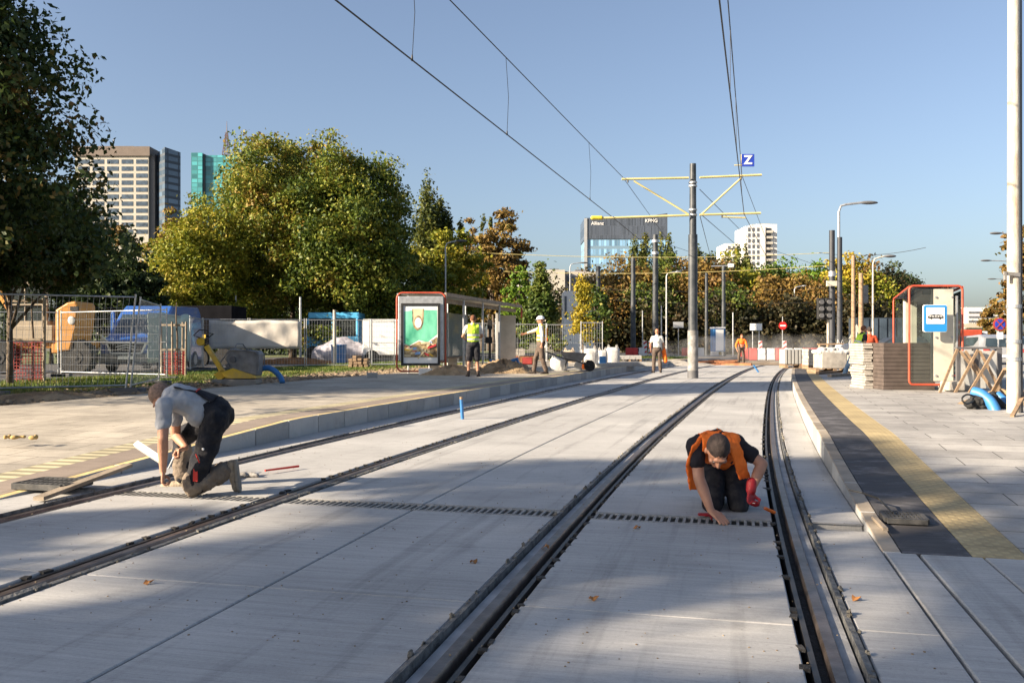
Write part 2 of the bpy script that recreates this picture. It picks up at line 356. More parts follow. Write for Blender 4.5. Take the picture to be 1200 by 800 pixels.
# ---- rails
lab = ['tram rail nearest the left platform kerb', 'tram rail right of the kneeling man in grey, running toward the tall centre pole',
       'tram rail left of the man in the orange vest', 'tram rail between the man in the orange vest and the right platform']
for (d, s, lb) in ((R1, -1, lab[0]), (R2, 1, lab[1]), (R3, -1, lab[2]), (R4, 1, lab[3])):
    t = thing('tram_rail', lb, 'rail', Q(d, 3, 0), 'four tram rails set in the concrete')
    ye = 46 if d > -2 else 48
    def pr(pts): return [(d+s*a, z) for a, z in pts]
    g = MB(); sweep(g, pr([(-.03,-.14),(-.03,-.012),(-.022,0.0),(.025,.0),(.031,-.01),(.031,-.14)]), YN, ye, True, .5); g.uv=None; g.build('rail_head', M['steel'], t, smooth=True)
    g = MB(); sweep(g, pr([(-.095,-.14),(-.095,-.008),(-.072,-.008),(-.072,-.14)]), YN, ye, True, .5); g.uv=None; g.build('guard_lip', M['steeldk'], t)
    g = MB(); sweep(g, pr([(-.0715,-.15),(-.0715,-.05),(-.031,-.05),(-.031,-.15)]), YN, ye, True, .5); g.uv=None; g.build('groove', M['dark'], t)
    g = MB(); sweep(g, pr([(.032,-.14),(.032,-.018),(.088,-.02),(.088,-.14)]), YN, ye, True, .5); g.uv=None; g.build('grout_band', M['grout'], t)
    g = MB(); r = random.Random(int(d*10)+50)
    y = YN
    while y < ye:      # ragged foam edging outside
        L_ = r.uniform(.35, .9); h = r.uniform(.004, .02)
        sweep(g, pr([(.098,-.1),(.100,h),(.128,h*.6),(.130,-.1)]), y, min(y+L_, ye), True, .25); y += L_+r.uniform(.002, .015)
    g.uv=None; g.build('foam_edging', M['foam'], t)
    g = MB(); g2 = MB(); y = YN+.1
    while y < min(ye, 30):
        for side, dd in ((0, .125+r.uniform(-.01,.014)), (1, -.118+r.uniform(-.008,.006))):
            if r.random() < (.85 if side == 0 else .55):
                if side == 1: c = Q(d+s*dd, y, -.004); g2.box(c, (r.uniform(.02,.045), r.uniform(.03,.07), .014), r.uniform(-.5,.3)); continue
            if side == 0 and r.random() < .85:
                c = Q(d+s*dd, y+r.uniform(-.04,.04), r.uniform(.0,.012)); rr = r.uniform(.008,.021) if d > -2 else r.uniform(.005,.012)
                n0 = len(g.v); g.ell(c, (rr*r.uniform(.6,1.), rr*r.uniform(.8,1.8), rr*r.uniform(.7,1.3)), nu=6, nv=4)
                for q in range(n0, len(g.v)): x_, y_, z_ = g.v[q]; g.v[q] = (x_+r.uniform(-.005,.005), y_+r.uniform(-.005,.005), z_+r.uniform(-.005,.005))
        y += r.uniform(.09,.26) if y < 16 else .3
    tag(g.build('foam_lumps', M['lump'], t), kind='stuff'); tag(g2.build('rubber_clips', M['dark'], t), kind='stuff')
# ---- drain gratings
M['grate'] = mat('grate_iron', (.035,.035,.035), .7, .3, 20, metal=.1, dirt=(.12,.11,.1), dirtamt=.5, dscale=12); M['grateL'] = mat('grate_dusty', (.27,.26,.24), .7, .3, 20, dirt=(.12,.11,.1), dirtamt=.6, dscale=9)
M['trough'] = mat('drain_trough', (.25,.25,.25), .7, .2, 9)
gl = ['slotted drain grating between the left platform kerb and the first rail, behind the kneeling man', 'slotted drain grating under the boot of the kneeling man in grey shirt', 'slotted drain grating left of the long centre joint', 'slotted drain grating right of the long centre joint',
      'slotted drain grating beside the gloved hand of the man in orange vest', 'open drain trough between the last rail and the right platform']
for k, (d0, d1) in enumerate(lanes):
    t = thing('drain_grating', gl[k], 'drain', Q((d0+d1)/2, GY, 0), 'line of drain gratings across the tracks')
    a, b = Q(d0, GY, -.07), Q(d1, GY, -.07); dr = (b-a).normalized(); nn = V((-dr.y, dr.x, 0)); rz = math.atan2(dr.y, dr.x)
    g = MB()
    for sgn in (-1, 1): g.box((a+b)/2+nn*sgn*.126+V((0,0,.068)), ((b-a).length-.004, .012, .008), rz)
    g.build('frame', M['trough'], t)
    g = MB(); L_ = (b-a).length
    if k < 5:
        g.box((a+b)/2+V((0,0,-.04)), (L_-.01, .24, .01), rz); g.build('channel', M['dark'], t); g = MB()
        for sgn in (-1, 1): g.box((a+b)/2+nn*sgn*.106+V((0,0,.062)), (L_-.004, .024, .012), rz)
        n = int(L_/.052)
        for i in range(n+1): g.box(a+dr*(.02+i*.052)+V((0,0,.061)), (.019, .188, .012), rz)
        g.build('grate', M['grateL'], t)
    else:
        g.box((a+b)/2+V((0,0,.02)), (L_-.005, .24, .01), rz); g.build('channel', M['trough'], t)
# ---------------- foliage
sed_ = lambda o: o
M['bark'] = mat('bark', (.10,.075,.055), .95, .4, 12, bump=.8, stretch=(1,1,.25))
LF = {
 'linden': leafmat('leaves_linden', [(.014,.032,.006),(.05,.085,.011),(.13,.165,.02),(.23,.22,.03),(.26,.16,.03)]),
 'dark': leafmat('leaves_dark', [(.008,.018,.006),(.018,.035,.01),(.035,.055,.014),(.06,.07,.018)]),
 'shade': leafmat('leaves_dark_linden', [(.014,.03,.008),(.028,.052,.012),(.055,.078,.018),(.17,.09,.025)]),  # linden leaves in darkened colours that stand in for shade
 'yg': leafmat('leaves_yellow_green', [(.05,.08,.01),(.13,.16,.015),(.24,.23,.02),(.32,.24,.03)]),
 'yellow': leafmat('leaves_yellow', [(.14,.14,.015),(.33,.26,.02),(.45,.30,.03)]),
 'green': leafmat('leaves_green', [(.02,.045,.010),(.05,.085,.014),(.10,.13,.02),(.16,.15,.03)]),
 'under': leafmat('leaves_undergrowth', [(.01,.012,.006),(.022,.024,.01),(.045,.04,.016),(.08,.05,.02)]),  # near-black leaf colours, painted shade for the woodland floor
 'bright': leafmat('leaves_bright_green', [(.04,.09,.01),(.10,.18,.015),(.19,.26,.025)]),
 'rust': leafmat('leaves_rust', [(.03,.035,.010),(.09,.06,.018),(.19,.115,.03),(.25,.165,.04),(.10,.11,.025)]),
 'brown': leafmat('leaves_brown', [(.02,.03,.008),(.06,.06,.014),(.17,.09,.028),(.24,.15,.035),(.07,.08,.015)]),
 'poplar': leafmat('leaves_poplar', [(.025,.04,.01),(.06,.08,.018),(.13,.14,.03),(.20,.18,.04)]),
}
def crown_mesh(name, m, cx, cz, rx, rz, n, leaf, seed, shape='round', clump=.9, ry=None, lobes=0, low=-.9, squash=.6, per_=70, stray_=.04):
    """many small leaf faces gathered in clumps inside an uneven crown volume, local coordinates"""
    g = np.random.default_rng(seed); ry = ry or rx
    K = max(12, int(n/per_)); k = g.normal(size=(K*3, 3)); k /= np.linalg.norm(k, axis=1)[:, None]
    k = k[k[:, 2] > low][:K]; K = len(k)
    rad = g.uniform(.45, 1.0, K)**.55
    # uneven outline: a few low-frequency lobes
    ph = g.uniform(0, 6.28, (6,)); th = np.arctan2(k[:,1], k[:,0])
    bump = 1+.13*np.sin(2*th+ph[0])+.11*np.sin(3*th+ph[1]+3*k[:,2])+.12*np.sin(5*k[:,2]+ph[2]+2*th)+.08*np.sin(6*th+ph[3]+6*k[:,2])+g.normal(0, .05, K)
    c = k*rad[:, None]*bump[:, None]
    zz = c[:, 2]
    if shape == 'cone': s = np.clip(.62-.52*zz, .06, 1.1); c[:,0] *= s/np.maximum(.3, np.sqrt(np.maximum(1-zz**2, .05)))*.9; c[:,1] *= s/np.maximum(.3, np.sqrt(np.maximum(1-zz**2, .05)))*.9
    if shape == 'poplar':
        f = np.clip(1.35*np.sin((zz+1.15)*1.35), .15, 1); c[:,0] *= f; c[:,1] *= f
    c = c*np.array([rx, ry, rz])+np.array([cx, 0, cz])
    per = n//K; cs = np.repeat(c, per, axis=0); N_ = len(cs)
    sz = np.repeat(g.uniform(.55, 1.25, K)*clump, per)
    off = g.normal(size=(N_, 3)); off /= np.linalg.norm(off, axis=1)[:, None]
    off *= (g.uniform(0, 1, N_)**.45*sz)[:, None]; off[:, 2] *= (1.9 if shape == 'poplar' else squash)
    if shape == 'poplar': off[:, :2] *= .55
    p = cs+off
    stray = g.random(N_) < stray_; p[stray] += g.normal(0, .45, (stray.sum(), 3))*np.array([1,1,.8])
    # leaf quads, loosely facing outward/up, hanging
    nrm = g.normal(size=(N_, 3))+off/np.maximum(.05, np.linalg.norm(off, axis=1))[:, None]*1.0+np.array([0,0,.35]); nrm /= np.linalg.norm(nrm, axis=1)[:, None]
    a = np.cross(nrm, g.normal(size=(N_, 3))); a /= np.maximum(1e-6, np.linalg.norm(a, axis=1))[:, None]; b = np.cross(nrm, a)
    s = (leaf*g.uniform(.55, 1.25, N_))[:, None]
    v = np.stack([p-a*s*.62, p-b*s*.36+nrm*s*.1, p+a*s*.62, p+b*s*.36+nrm*s*.1], 1).reshape(-1, 3)
    me = bpy.data.meshes.new(name); me.vertices.add(len(v)); me.vertices.foreach_set('co', v.astype(np.float32).ravel())
    me.loops.add(N_*4); me.loops.foreach_set('vertex_index', np.arange(N_*4, dtype=np.int32))
    me.polygons.add(N_); me.polygons.foreach_set('loop_start', np.arange(0, N_*4, 4, dtype=np.int32)); me.polygons.foreach_set('loop_total', np.full(N_, 4, dtype=np.int32))
    me.materials.append(m); me.update(); me.validate(); return me, c
def make_tree(name, label, loc, h, rx, kind, n, leaf, seed, shape='round', base=.22, r0=None, lean=0, group=None, clump=None, ry=None, cat='tree', low=-.85, per_=70, stray_=.04):
    t = thing(name, label, cat, loc, group); rz = h*(1-base)/2; cz = h-rz
    clump = clump or (rx*.75 if shape == 'poplar' else max(.35, rx*.22))
    me, cc = crown_mesh('crown', LF[kind], lean, cz, rx, rz, n, leaf, seed, shape, clump, ry, low=low, per_=per_, stray_=stray_)
    o = bpy.data.objects.new('crown', me); C.objects.link(o); o.parent = t
    g = MB(); r = random.Random(seed); r0 = r0 or max(.06, h*.018)
    top = V((lean*.8, 0, cz+rz*(.7 if shape != 'round' else .35)))
    pts = [V((lerp(0, top.x, i/6)+r.uniform(-.1,.1)*(i > 0)*h*.02, r.uniform(-.1,.1)*(i > 0)*h*.02, lerp(-.1, top.z, i/6))) for i in range(7)]
    g.tube(pts, [r0*(1.25 if i == 0 else 1-i/6.6) for i in range(7)], 8)
    for i in range(14 if n > 5000 else 7):
        q = cc[r.randrange(len(cc))]; k = r.uniform(.3, .85); st = pts[0].lerp(pts[-1], k); e = V(q); 
        if e.z < st.z-.3*h: continue
        mid = st.lerp(e, .5)+V((0,0,.06*h*.5)); g.tube([st, mid, e], [r0*(1-k)*.6+.012, r0*.25, .012], 5)
    g.local = True
    o2 = bpy.data.objects.new('trunk', g.mesh('trunk', M['bark'], True)); C.objects.link(o2); o2.parent = t
    return t
def gp(px, py, z=.15): return P(px, py, z)
def G(px, D, z=.15): return V(((px-600)*D/F, D, z))
def treepx(name, label, px, top, half, D, kind, n, leaf, seed, shape='round', base=.2, **k):
    z0 = k.pop('z0', .1); h = (400-top)*D/F+H-z0; rx = half*D/F*.93; h *= k.pop('hk', .92)
    return make_tree(name, label, G(px, D, z0), h, rx, kind, n, leaf, seed, shape, base, **k)
# the two lindens and neighbours on the left
treepx('linden_tree', 'broad green and yellow linden tree behind the white banner, left of its twin', 343, 157, 100, 56, 'linden', 100000, .19, 11, base=.09, hk=.93, per_=250, r0=.22, clump=1.3)
treepx('linden_tree', 'broad darker linden tree with reddish trunk just left of the shelter with the advertisement', 408, 172, 76, 52, 'linden', 76000, .18, 12, base=.11, hk=.95, per_=250, r0=.26, clump=1.15)
treepx('maple_tree', 'bright yellow-green maple left of the broad lindens', 232, 238, 60, 50, 'yg', 40000, .16, 13, base=.07, hk=.93, clump=.75)
treepx('evergreen_bush', 'large dark green bush behind the excavator cab', 60, 275, 62, 44, 'dark', 16000, .2, 14, base=.08, cat='bush')
treepx('evergreen_bush', 'large dark green bush behind the blue van', 138, 283, 58, 42, 'dark', 18000, .2, 15, base=.05, cat='bush')
treepx('rust_tree', 'reddish tree in front of the beige office tower', 136, 250, 34, 85, 'rust', 9000, .3, 16, base=.3)
treepx('rust_tree', 'reddish tree showing between the beige tower and the yellow-green maple', 205, 238, 36, 78, 'rust', 10000, .3, 17, base=.3)
treepx('yellow_green_tree', 'yellow-green tree below the tall poplar', 522, 262, 48, 66, 'yg', 18000, .24, 18, base=.12)
treepx('green_tree', 'green tree behind the roof of the left shelter', 470, 282, 42, 60, 'green', 14000, .22, 19, base=.14)
treepx('poplar_tree', 'tall slim poplar, left of the pair', 501, 209, 19, 112, 'poplar', 12000, .36, 20, 'poplar', .12)
treepx('poplar_tree', 'slim poplar, right of the pair', 518, 219, 15, 114, 'poplar', 9000, .36, 21, 'poplar', .12)
treepx('poplar_tree', 'short poplar top beside the rust-brown tree', 540, 254, 8, 116, 'poplar', 4000, .36, 22, 'poplar', .12)
treepx('poplar_tree', 'poplar top rising left behind the rust-brown tree', 566, 238, 6, 118, 'poplar', 2500, .36, 23, 'poplar', .12)
treepx('poplar_tree', 'poplar top rising right behind the rust-brown tree', 574, 236, 6, 120, 'poplar', 2500, .36, 24, 'poplar', .12)
treepx('rust_tree', 'large rust-brown tree right of the poplars', 578, 246, 46, 92, 'rust', 17000, .32, 25, base=.12)
treepx('green_tree', 'slim green tree at the right edge of the rust-brown tree', 603, 282, 22, 96, 'green', 5000, .32, 26, base=.15)
treepx('round_bush', 'bright green round tree top behind the billboard', 608, 303, 24, 78, 'bright', 6000, .24, 27, base=.1, cat='tree')
treepx('green_tree', 'dense green tree behind the man in the white helmet', 634, 310, 34, 50, 'green', 14000, .17, 28, 'cone', base=.10)
treepx('young_yellow_tree', 'narrow yellow young tree by the white bags', 683, 312, 14, 41, 'yellow', 3800, .12, 29, 'cone', base=.22, r0=.05, clump=.35)
treepx('green_tree', 'small green tree right of the narrow yellow tree', 697, 328, 16, 46, 'green', 4000, .15, 30, base=.2)
for i, (px, top) in enumerate(((742, 270), (756, 266), (776, 268), (784, 274), (822, 282), (832, 283), (849, 287), (864, 285), (874, 284))):
    treepx('poplar_tree', ['slim poplar against the glass office block, leftmost', 'slim poplar against the glass office block, second from left', 'slim poplar against the glass office block, third from left', 'slim poplar against the glass office block, nearest the dark pole',
       'poplar top right of the tall centre pole', 'poplar top between the centre pole and the white tower block', 'poplar in front of the white tower block, left one', 'poplar in front of the white tower block, middle one', 'poplar in front of the white tower block, right one'][i], px, top, 10.5, 150, 'poplar', 4000, .42, 40+i, 'poplar', .1)
# woodland edge across the street
wood = [(706,322,30,96,'brown'),(738,300,34,98,'rust'),(778,300,34,100,'green'),(720,335,34,90,'brown'),(760,332,30,90,'green'),(806,296,34,100,'rust'),(836,300,34,98,'brown'),(868,298,30,100,'yg'),(850,330,30,90,'green'),
        (895,306,26,102,'green'),(920,298,32,104,'bright'),(952,300,30,102,'bright'),(905,322,26,94,'rust'),(935,318,24,94,'rust'),(960,330,30,92,'brown'),(990,296,28,98,'yellow'),(1012,298,24,104,'brown'),(1040,308,28,112,'dark'),(1022,322,24,98,'yg'),(1062,318,20,116,'dark'),(975,318,22,96,'yg')]
wl = ['brown autumn tree at the left end of the woodland edge','rust-coloured tree under the glass office block','brown tree behind the tall dark pole','low brown tree right of the narrow yellow tree','low green tree left of the centre pole','rust tree just right behind the centre pole','brown tree left of the white tower block','brown tree under the white tower block','low green tree behind the blue cabin',
      'green tree right of the white tower block','bright yellow-green tree, left of the two','bright yellow-green tree, next to the traffic light','rust tree in front of the bright green trees, left one','rust tree in front of the bright green trees, right one','brown tree behind the traffic light','golden tree right of the two dark poles','brown-topped tree behind the wooden pole','dark green tree left above the right shelter roof','yellow-green tree left of the right shelter','dark green tree at the right end of the woodland edge','yellow-green tree between the dark poles']
for i, (px, top, half, D, kd) in enumerate(wood):
    treepx('woodland_tree', wl[i], px, top, half, D, kd, 9000, .33, 60+i, base=.07, group='autumn trees across the street', clump=1.4)
# dense foliage coloured dark as shade below the woodland edge
def hedge(name, label, x0, x1, D, top, n, seed, kind='dark', depth=3.0):
    g_ = np.random.default_rng(seed); X0, X1 = (x0-600)*D/F, (x1-600)*D/F; hh = (400-top)*D/F+H
    K = n//60; c = np.stack([g_.uniform(X0, X1, K), g_.uniform(-depth, depth, K), g_.uniform(0, 1, K)**.8*hh], 1)
    c[:, 2] *= 1+.18*np.sin(c[:, 0]*.9+seed)+.1*np.sin(c[:,0]*2.3)
    p = np.repeat(c, 60, 0)+g_.normal(0, .55, (K*60, 3)); N_ = len(p); p[:, 2] = np.abs(p[:, 2])
    nr = g_.normal(size=(N_, 3)); nr /= np.linalg.norm(nr, axis=1)[:, None]; a = np.cross(nr, g_.normal(size=(N_, 3))); a /= np.linalg.norm(a, axis=1)[:, None]; b = np.cross(nr, a); s = .34*g_.uniform(.6, 1.2, N_)[:, None]
    v = np.stack([p-a*s*.6, p-b*s*.38, p+a*s*.6, p+b*s*.38], 1).reshape(-1, 3)+np.array([0, D, 0])
    mb = bpy.data.meshes.new(name); mb.from_pydata([tuple(x) for x in v], [], [(4*i, 4*i+1, 4*i+2, 4*i+3) for i in range(N_)]); mb.materials.append(LF[kind])
    o = bpy.data.objects.new(name, mb); C.objects.link(o); tag(o, label, 'undergrowth', kind='stuff')
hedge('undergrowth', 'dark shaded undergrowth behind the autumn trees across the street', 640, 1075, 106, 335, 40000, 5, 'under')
hedge('undergrowth', 'dark shaded undergrowth in front of the autumn trees across the street', 650, 1075, 88.5, 362, 34000, 8, 'under', depth=1.5)  # extra foliage, added to darken the lower woodland like cast shade
hedge('shrubbery', 'dark shrubs behind the lindens and the parked vehicles', 130, 480, 74, 338, 34000, 6)
# right street trees
treepx('street_tree', 'yellow-brown street tree beyond the car park at the right', 1166, 352, 20, 140, 'brown', 7000, .4, 90, base=.1)
treepx('street_tree', 'tall yellow-green street tree cut by the right edge of the photo', 1205, 258, 30, 75, 'brown', 12000, .28, 91, base=.15)
treepx('street_tree', 'small green trees below the white office building at the right', 1143, 378, 18, 200, 'green', 3000, .4, 92, base=.05)
# leftmost linden, shade put into its leaf colour, partly out of frame, and the row upstream of it whose shade falls over the tracks
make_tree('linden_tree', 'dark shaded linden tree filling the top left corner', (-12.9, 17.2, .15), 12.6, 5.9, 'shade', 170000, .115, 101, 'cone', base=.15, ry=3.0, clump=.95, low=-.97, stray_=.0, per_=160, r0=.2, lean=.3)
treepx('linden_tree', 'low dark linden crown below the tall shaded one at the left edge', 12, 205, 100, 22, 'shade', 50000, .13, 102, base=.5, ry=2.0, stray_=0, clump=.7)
SH = [((-22.5, -4.5), 17, 3.5), ((-24, -9.5), 15.0, 3.6), ((-33, -9.4), 18, 4.0), ((-29, 10.2), 14.0, 2.6), ((-37, 6.0), 16, 2.6)]
for i, ((x, y), h, r) in enumerate(SH):
    u = -.39*x+.92*y
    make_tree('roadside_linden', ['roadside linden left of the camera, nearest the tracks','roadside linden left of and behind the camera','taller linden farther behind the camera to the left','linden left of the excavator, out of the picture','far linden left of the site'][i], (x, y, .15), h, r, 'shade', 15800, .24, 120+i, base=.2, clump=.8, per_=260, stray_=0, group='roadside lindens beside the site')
# ---------------- far buildings
def facmat(name, wall, glass, nx, nz, wx, wz, W, Ht, rough=.6, x0=0, z0=0):
    """window grid in object space: x across, z up (metres)"""
    m, nt, N, L, B = nodes(name); tc = N.new('ShaderNodeTexCoord'); sp = N.new('ShaderNodeSeparateXYZ'); L.new(tc.outputs['Object'], sp.inputs[0])
    def fr(o, per, w, off):
        a = N.new('ShaderNodeMath'); a.operation = 'MULTIPLY_ADD'; L.new(o, a.inputs[0]); a.inputs[1].default_value = 1/per; a.inputs[2].default_value = 100.0+off
        b = N.new('ShaderNodeMath'); b.operation = 'FRACT'; L.new(a.outputs[0], b.inputs[0])
        c = N.new('ShaderNodeMath'); c.operation = 'LESS_THAN'; L.new(b.outputs[0], c.inputs[0]); c.inputs[1].default_value = w; return c.outputs[0], a.outputs[0]
    ax, ix = fr(sp.outputs[0], W/nx, wx, x0); az, iz = fr(sp.outputs[2], Ht/nz, wz, z0)
    mm = N.new('ShaderNodeMath'); mm.operation = 'MULTIPLY'; L.new(ax, mm.inputs[0]); L.new(az, mm.inputs[1])
    fl = N.new('ShaderNodeCombineXYZ')
    for o, k in ((ix, 0), (iz, 2)):
        f = N.new('ShaderNodeMath'); f.operation = 'FLOOR'; L.new(o, f.inputs[0]); L.new(f.outputs[0], fl.inputs[k])
    wn = N.new('ShaderNodeTexWhiteNoise'); L.new(fl.outputs[0], wn.inputs[0])
    r = N.new('ShaderNodeValToRGB'); L.new(wn.outputs[0], r.inputs[0]); g_ = np.array(glass)
    r.color_ramp.elements[0].color = (*(g_*.55), 1); r.color_ramp.elements[1].color = (*np.minimum(g_*1.6, 1), 1)
    mx = N.new('ShaderNodeMix'); mx.data_type = 'RGBA'; L.new(mm.outputs[0], mx.inputs[0]); mx.inputs[6].default_value = (*wall, 1); L.new(r.outputs[0], mx.inputs[7]); L.new(mx.outputs[2], B.inputs['Base Color'])
    ro = N.new('ShaderNodeMapRange'); L.new(mm.outputs[0], ro.inputs[0]); ro.inputs[3].default_value = rough; ro.inputs[4].default_value = .2; L.new(ro.outputs[0], B.inputs['Roughness']); return m
M['beige'] = mat('facade_beige', (.40,.375,.32), .8, .08, .3); M['dkglass'] = mat('dark_glazing', (.05,.07,.095), .15, .5, .6, spec=.8)
M['grey'] = mat('grey_metal', (.30,.31,.32), .5, .1, 3); M['dkgrey'] = mat('dark_grey', (.10,.10,.105), .6, .15, 3)
M['white'] = mat('white_paint', (.72,.71,.68), .6, .06, 4); M['brownroof'] = mat('roof_band', (.14,.11,.09), .7, .1, .3)
# beige office tower with real window bands
D = 420.0; s = D/F
t = thing('office_tower', 'beige office tower with rows of windows, at the left beyond the reddish trees', 'building', (( 88-600)*s, D, 0))
X = lambda px: (px-600)*s
Z = lambda py: H-(py-400)*s
def bx(g, x0, x1, y0, y1, z0, z1): g.box(((x0+x1)/2, (y0+y1)/2, (z0+z1)/2), (x1-x0, y1-y0, z1-z0))
g = MB(); bx(g, X(88), X(174), D, D+26, 0, Z(183)); g.build('wall', M['beige'], t)
g = MB(); bx(g, X(86), X(176), D-.8, D+27, Z(183), Z(172)); bx(g, X(108), X(150), D+6, D+18, Z(172), Z(168)); g.build('roof', M['brownroof'], t)
g = MB(); g.cyl((X(122), D+10, Z(168)), (X(122), D+10, Z(158)), .2, n=6); g.build('mast', M['grey'], t)
for r_ in range(22):
    for c_ in range(5):
        zc = Z(189.5+8.2*r_); 
        if zc < 3: continue
        x0 = X(91.5+c_*17); x1 = X(91.5+c_*17+13.4)
        if len(t.name) and (r_ < 11): 
            g = MB(); bx(g, x0, x1, D-.12, D+.02, zc-1.0, zc+1.0); g.build('window', M['dkglass'], t)
t = thing('glass_tower', 'dark blue glass tower attached right of the beige office tower', 'building', (X(176), D+2, 0))
gm = facmat('blue_curtain_wall', (.04,.055,.075), (.075,.11,.155), 4, 26, .9, .62, 12, 26*3.3)
g = MB(); bx(g, X(174), X(180), D+1, D+24, 0, Z(180)); g.build('core', M['dkgrey'], t)
g = MB(); g.add([V((X(180), D+4, 0)), V((X(196), D-3, 0)), V((X(207), D+5, 0)), V((-166.6, D+26, 0)), V((X(180), D+26, 0))]+[V((X(180), D+4, Z(178))), V((X(196), D-3, Z(174))), V((X(207), D+5, Z(176))), V((-166.6, D+26, Z(176))), V((X(180), D+26, Z(178)))], [(0,1,6,5),(1,2,7,6),(2,3,8,7),(3,4,9,8),(4,0,5,9),(5,6,7,8,9)])
g.build('curtain_wall', gm, t)
D = 640.0; s = D/F
t = thing('teal_tower', 'teal glass tower with a lattice mast, rising behind the broad lindens', 'building', (X(225), D, 0))
gm = facmat('teal_curtain_wall', (.04,.16,.17), (.06,.25,.27), 14, 44, .86, .8, 60, 44*3.1, .3)
g = MB(); bx(g, X(224), X(237), D, D+40, 0, Z(179)); bx(g, X(239), X(276), D+3, D+45, 0, Z(181)); g.build('curtain_wall', gm, t)
g = MB(); bx(g, X(237), X(239), D+2, D+30, 0, Z(180)); g.build('corner_strip', M['dkgrey'], t)
M['mastred'] = mat('mast_paint', (.11,.065,.06), .6, .2, 1)
g = MB()
for sx, sy in ((-1,-1),(1,-1),(1,1),(-1,1)): g.bar((X(257)+sx*2.4, D+15+sy*2.4, Z(181)), (X(258)+sx*.5, D+15+sy*.5, Z(150)), .45)
for k in range(8):
    a = k/8; w_ = lerp(2.4, .5, a); z_ = lerp(Z(181), Z(150), a); z2 = lerp(Z(181), Z(150), a+.125); xx = lerp(X(257), X(258), a)
    g.bar((xx-w_, D+13, z_), (xx+w_, D+13, z2), .3); g.bar((xx+w_, D+13, z_), (xx-w_, D+13, z2), .3); g.bar((xx-w_, D+13, z_), (xx+w_, D+13, z_), .3)
g.cyl((X(258), D+15, Z(150)), (X(258), D+15, Z(136)), .35, .12, 6); g.build('lattice_mast', M['mastred'], t)
# glass office block with signs
D = 360.0; s = D/F
t = thing('glass_office_block', 'wide blue glass office block with a slanted roofline and two rooftop signs', 'building', (X(686), D, 0))
gm = facmat('office_glass', (.16,.24,.31), (.17,.31,.46), 30, 14, .84, .66, 32.2, 14*3.6, .3)
g = MB(); bx(g, X(686), X(781), D, D+22, 0, Z(280)); g.build('curtain_wall', gm, t)
M['louv'] = facmat('louvre_band', (.075,.09,.115), (.05,.06,.08), 60, 3, .5, .97, 33, 11, .5)
g = MB(); zt0, zt1 = Z(256), Z(250)
for a, b, mid in ((X(686), X(748), 0),):
    pass
poly = [(X(685), Z(280)), (X(782), Z(280)), (X(782), Z(250)), (X(750), Z(255)), (X(685), Z(255.5))]
g.add([V((x, D-.3, z)) for x, z in poly]+[V((x, D+22.3, z)) for x, z in poly], [(0,1,2,3,4),(9,8,7,6,5),(0,5,6,1),(1,6,7,2),(2,7,8,3),(3,8,9,4),(4,9,5,0)]); g.build('louvred_top', M['louv'], t)
g = MB(); bx(g, X(684.5), X(688), D-.6, D-.32, 0, Z(256)); g.build('edge_fin', M['grey'], t)
text_obj('sign', 'Allianz', 1.9, M['white'], t, V((X(700), D-.5, Z(262))), bold=.02)
text_obj('sign', 'KPMG', 1.9, M['white'], t, V((X(763), D-.5, Z(259))), bold=.02)
M['yel'] = mat('yellow_paint', (.6,.45,.03), .5, .05, 2)
# white tower block
D = 330.0; s = D/F
t = thing('tower_block', 'white stepped apartment tower block above the autumn trees', 'building', (X(888), D, 0))
M['bw'] = mat('tower_white', (.62,.60,.56), .8, .07, .3); M['win'] = mat('window_dark', (.10,.11,.13), .3, .4, 1.5)
g = MB(); bx(g, X(853), X(884), D+4, D+18, 0, Z(284)); bx(g, X(874), X(897), D, D+16, 0, Z(265)); bx(g, X(888), X(912), D+1.5, D+18, 0, Z(262)); g.build('wall', M['bw'], t)
g = MB(); bx(g, X(884), X(894), D+4, D+10, Z(265), Z(261)); bx(g, X(897), X(908), D+6, D+12, Z(262), Z(259.5)); g.build('roof_house', M['grey'], t)
for r_ in range(12):
    zc = Z(269+r_*6.6)
    for k, (a, b) in enumerate(((876.5,879),(881.5,884),(887,889.5))):
        g = MB(); bx(g, X(a), X(b), D-.12, D+.05, zc-.65, zc+.65); g.build('window', M['win'], t)
    for (a, b) in ((899.5,904.5),):
        g = MB(); bx(g, X(a), X(b), D+1.3, D+1.6, zc-.85, zc+.75); g.build('window', M['win'], t)
        g = MB(); bx(g, X(898.5), X(906), D+.2, D+1.5, zc-1.15, zc-.3); g.build('balcony', M['beige'], t)
    if r_ > 2:
        for a in (856, 861.5, 867): g = MB(); bx(g, X(a), X(a+2.4), D+3.8, D+4.1, zc-.6, zc+.6); g.build('window', M['win'], t)
# low beige building, billboard, small pavilion
D = 170.0; s = D/F
t = thing('low_building', 'low beige flat-roofed building below the glass office block', 'building', (X(660), D, 0))
g = MB(); bx(g, X(640), X(662), D, D+14, 0, Z(316)); g.build('wall', M['beige'], t)
g = MB(); bx(g, X(662), X(700), D+1.5, D+14, 0, Z(317)); g.build('grey_wing', mat('grey_render', (.36,.33,.31), .8, .1, .5), t)
g = MB(); bx(g, X(645), X(656), D+3, D+9, Z(316), Z(313.5)); bx(g, X(676), X(690), D+4, D+9, Z(317), Z(314)); g.build('roof_units', M['dkgrey'], t)
for k in range(6):
    g = MB(); bx(g, X(665+k*6), X(668.5+k*6), D+1.3, D+1.6, Z(330), Z(323)); g.build('window', M['win'], t)
D = 105.0; s = D/F
t = thing('billboard', 'white and green billboard between the brown tree and the small green tree', 'billboard', (X(594), D, .1))
g = MB(); bx(g, X(573), X(613), D, D+.5, Z(352), Z(326)); g.build('panel', M['white'], t)
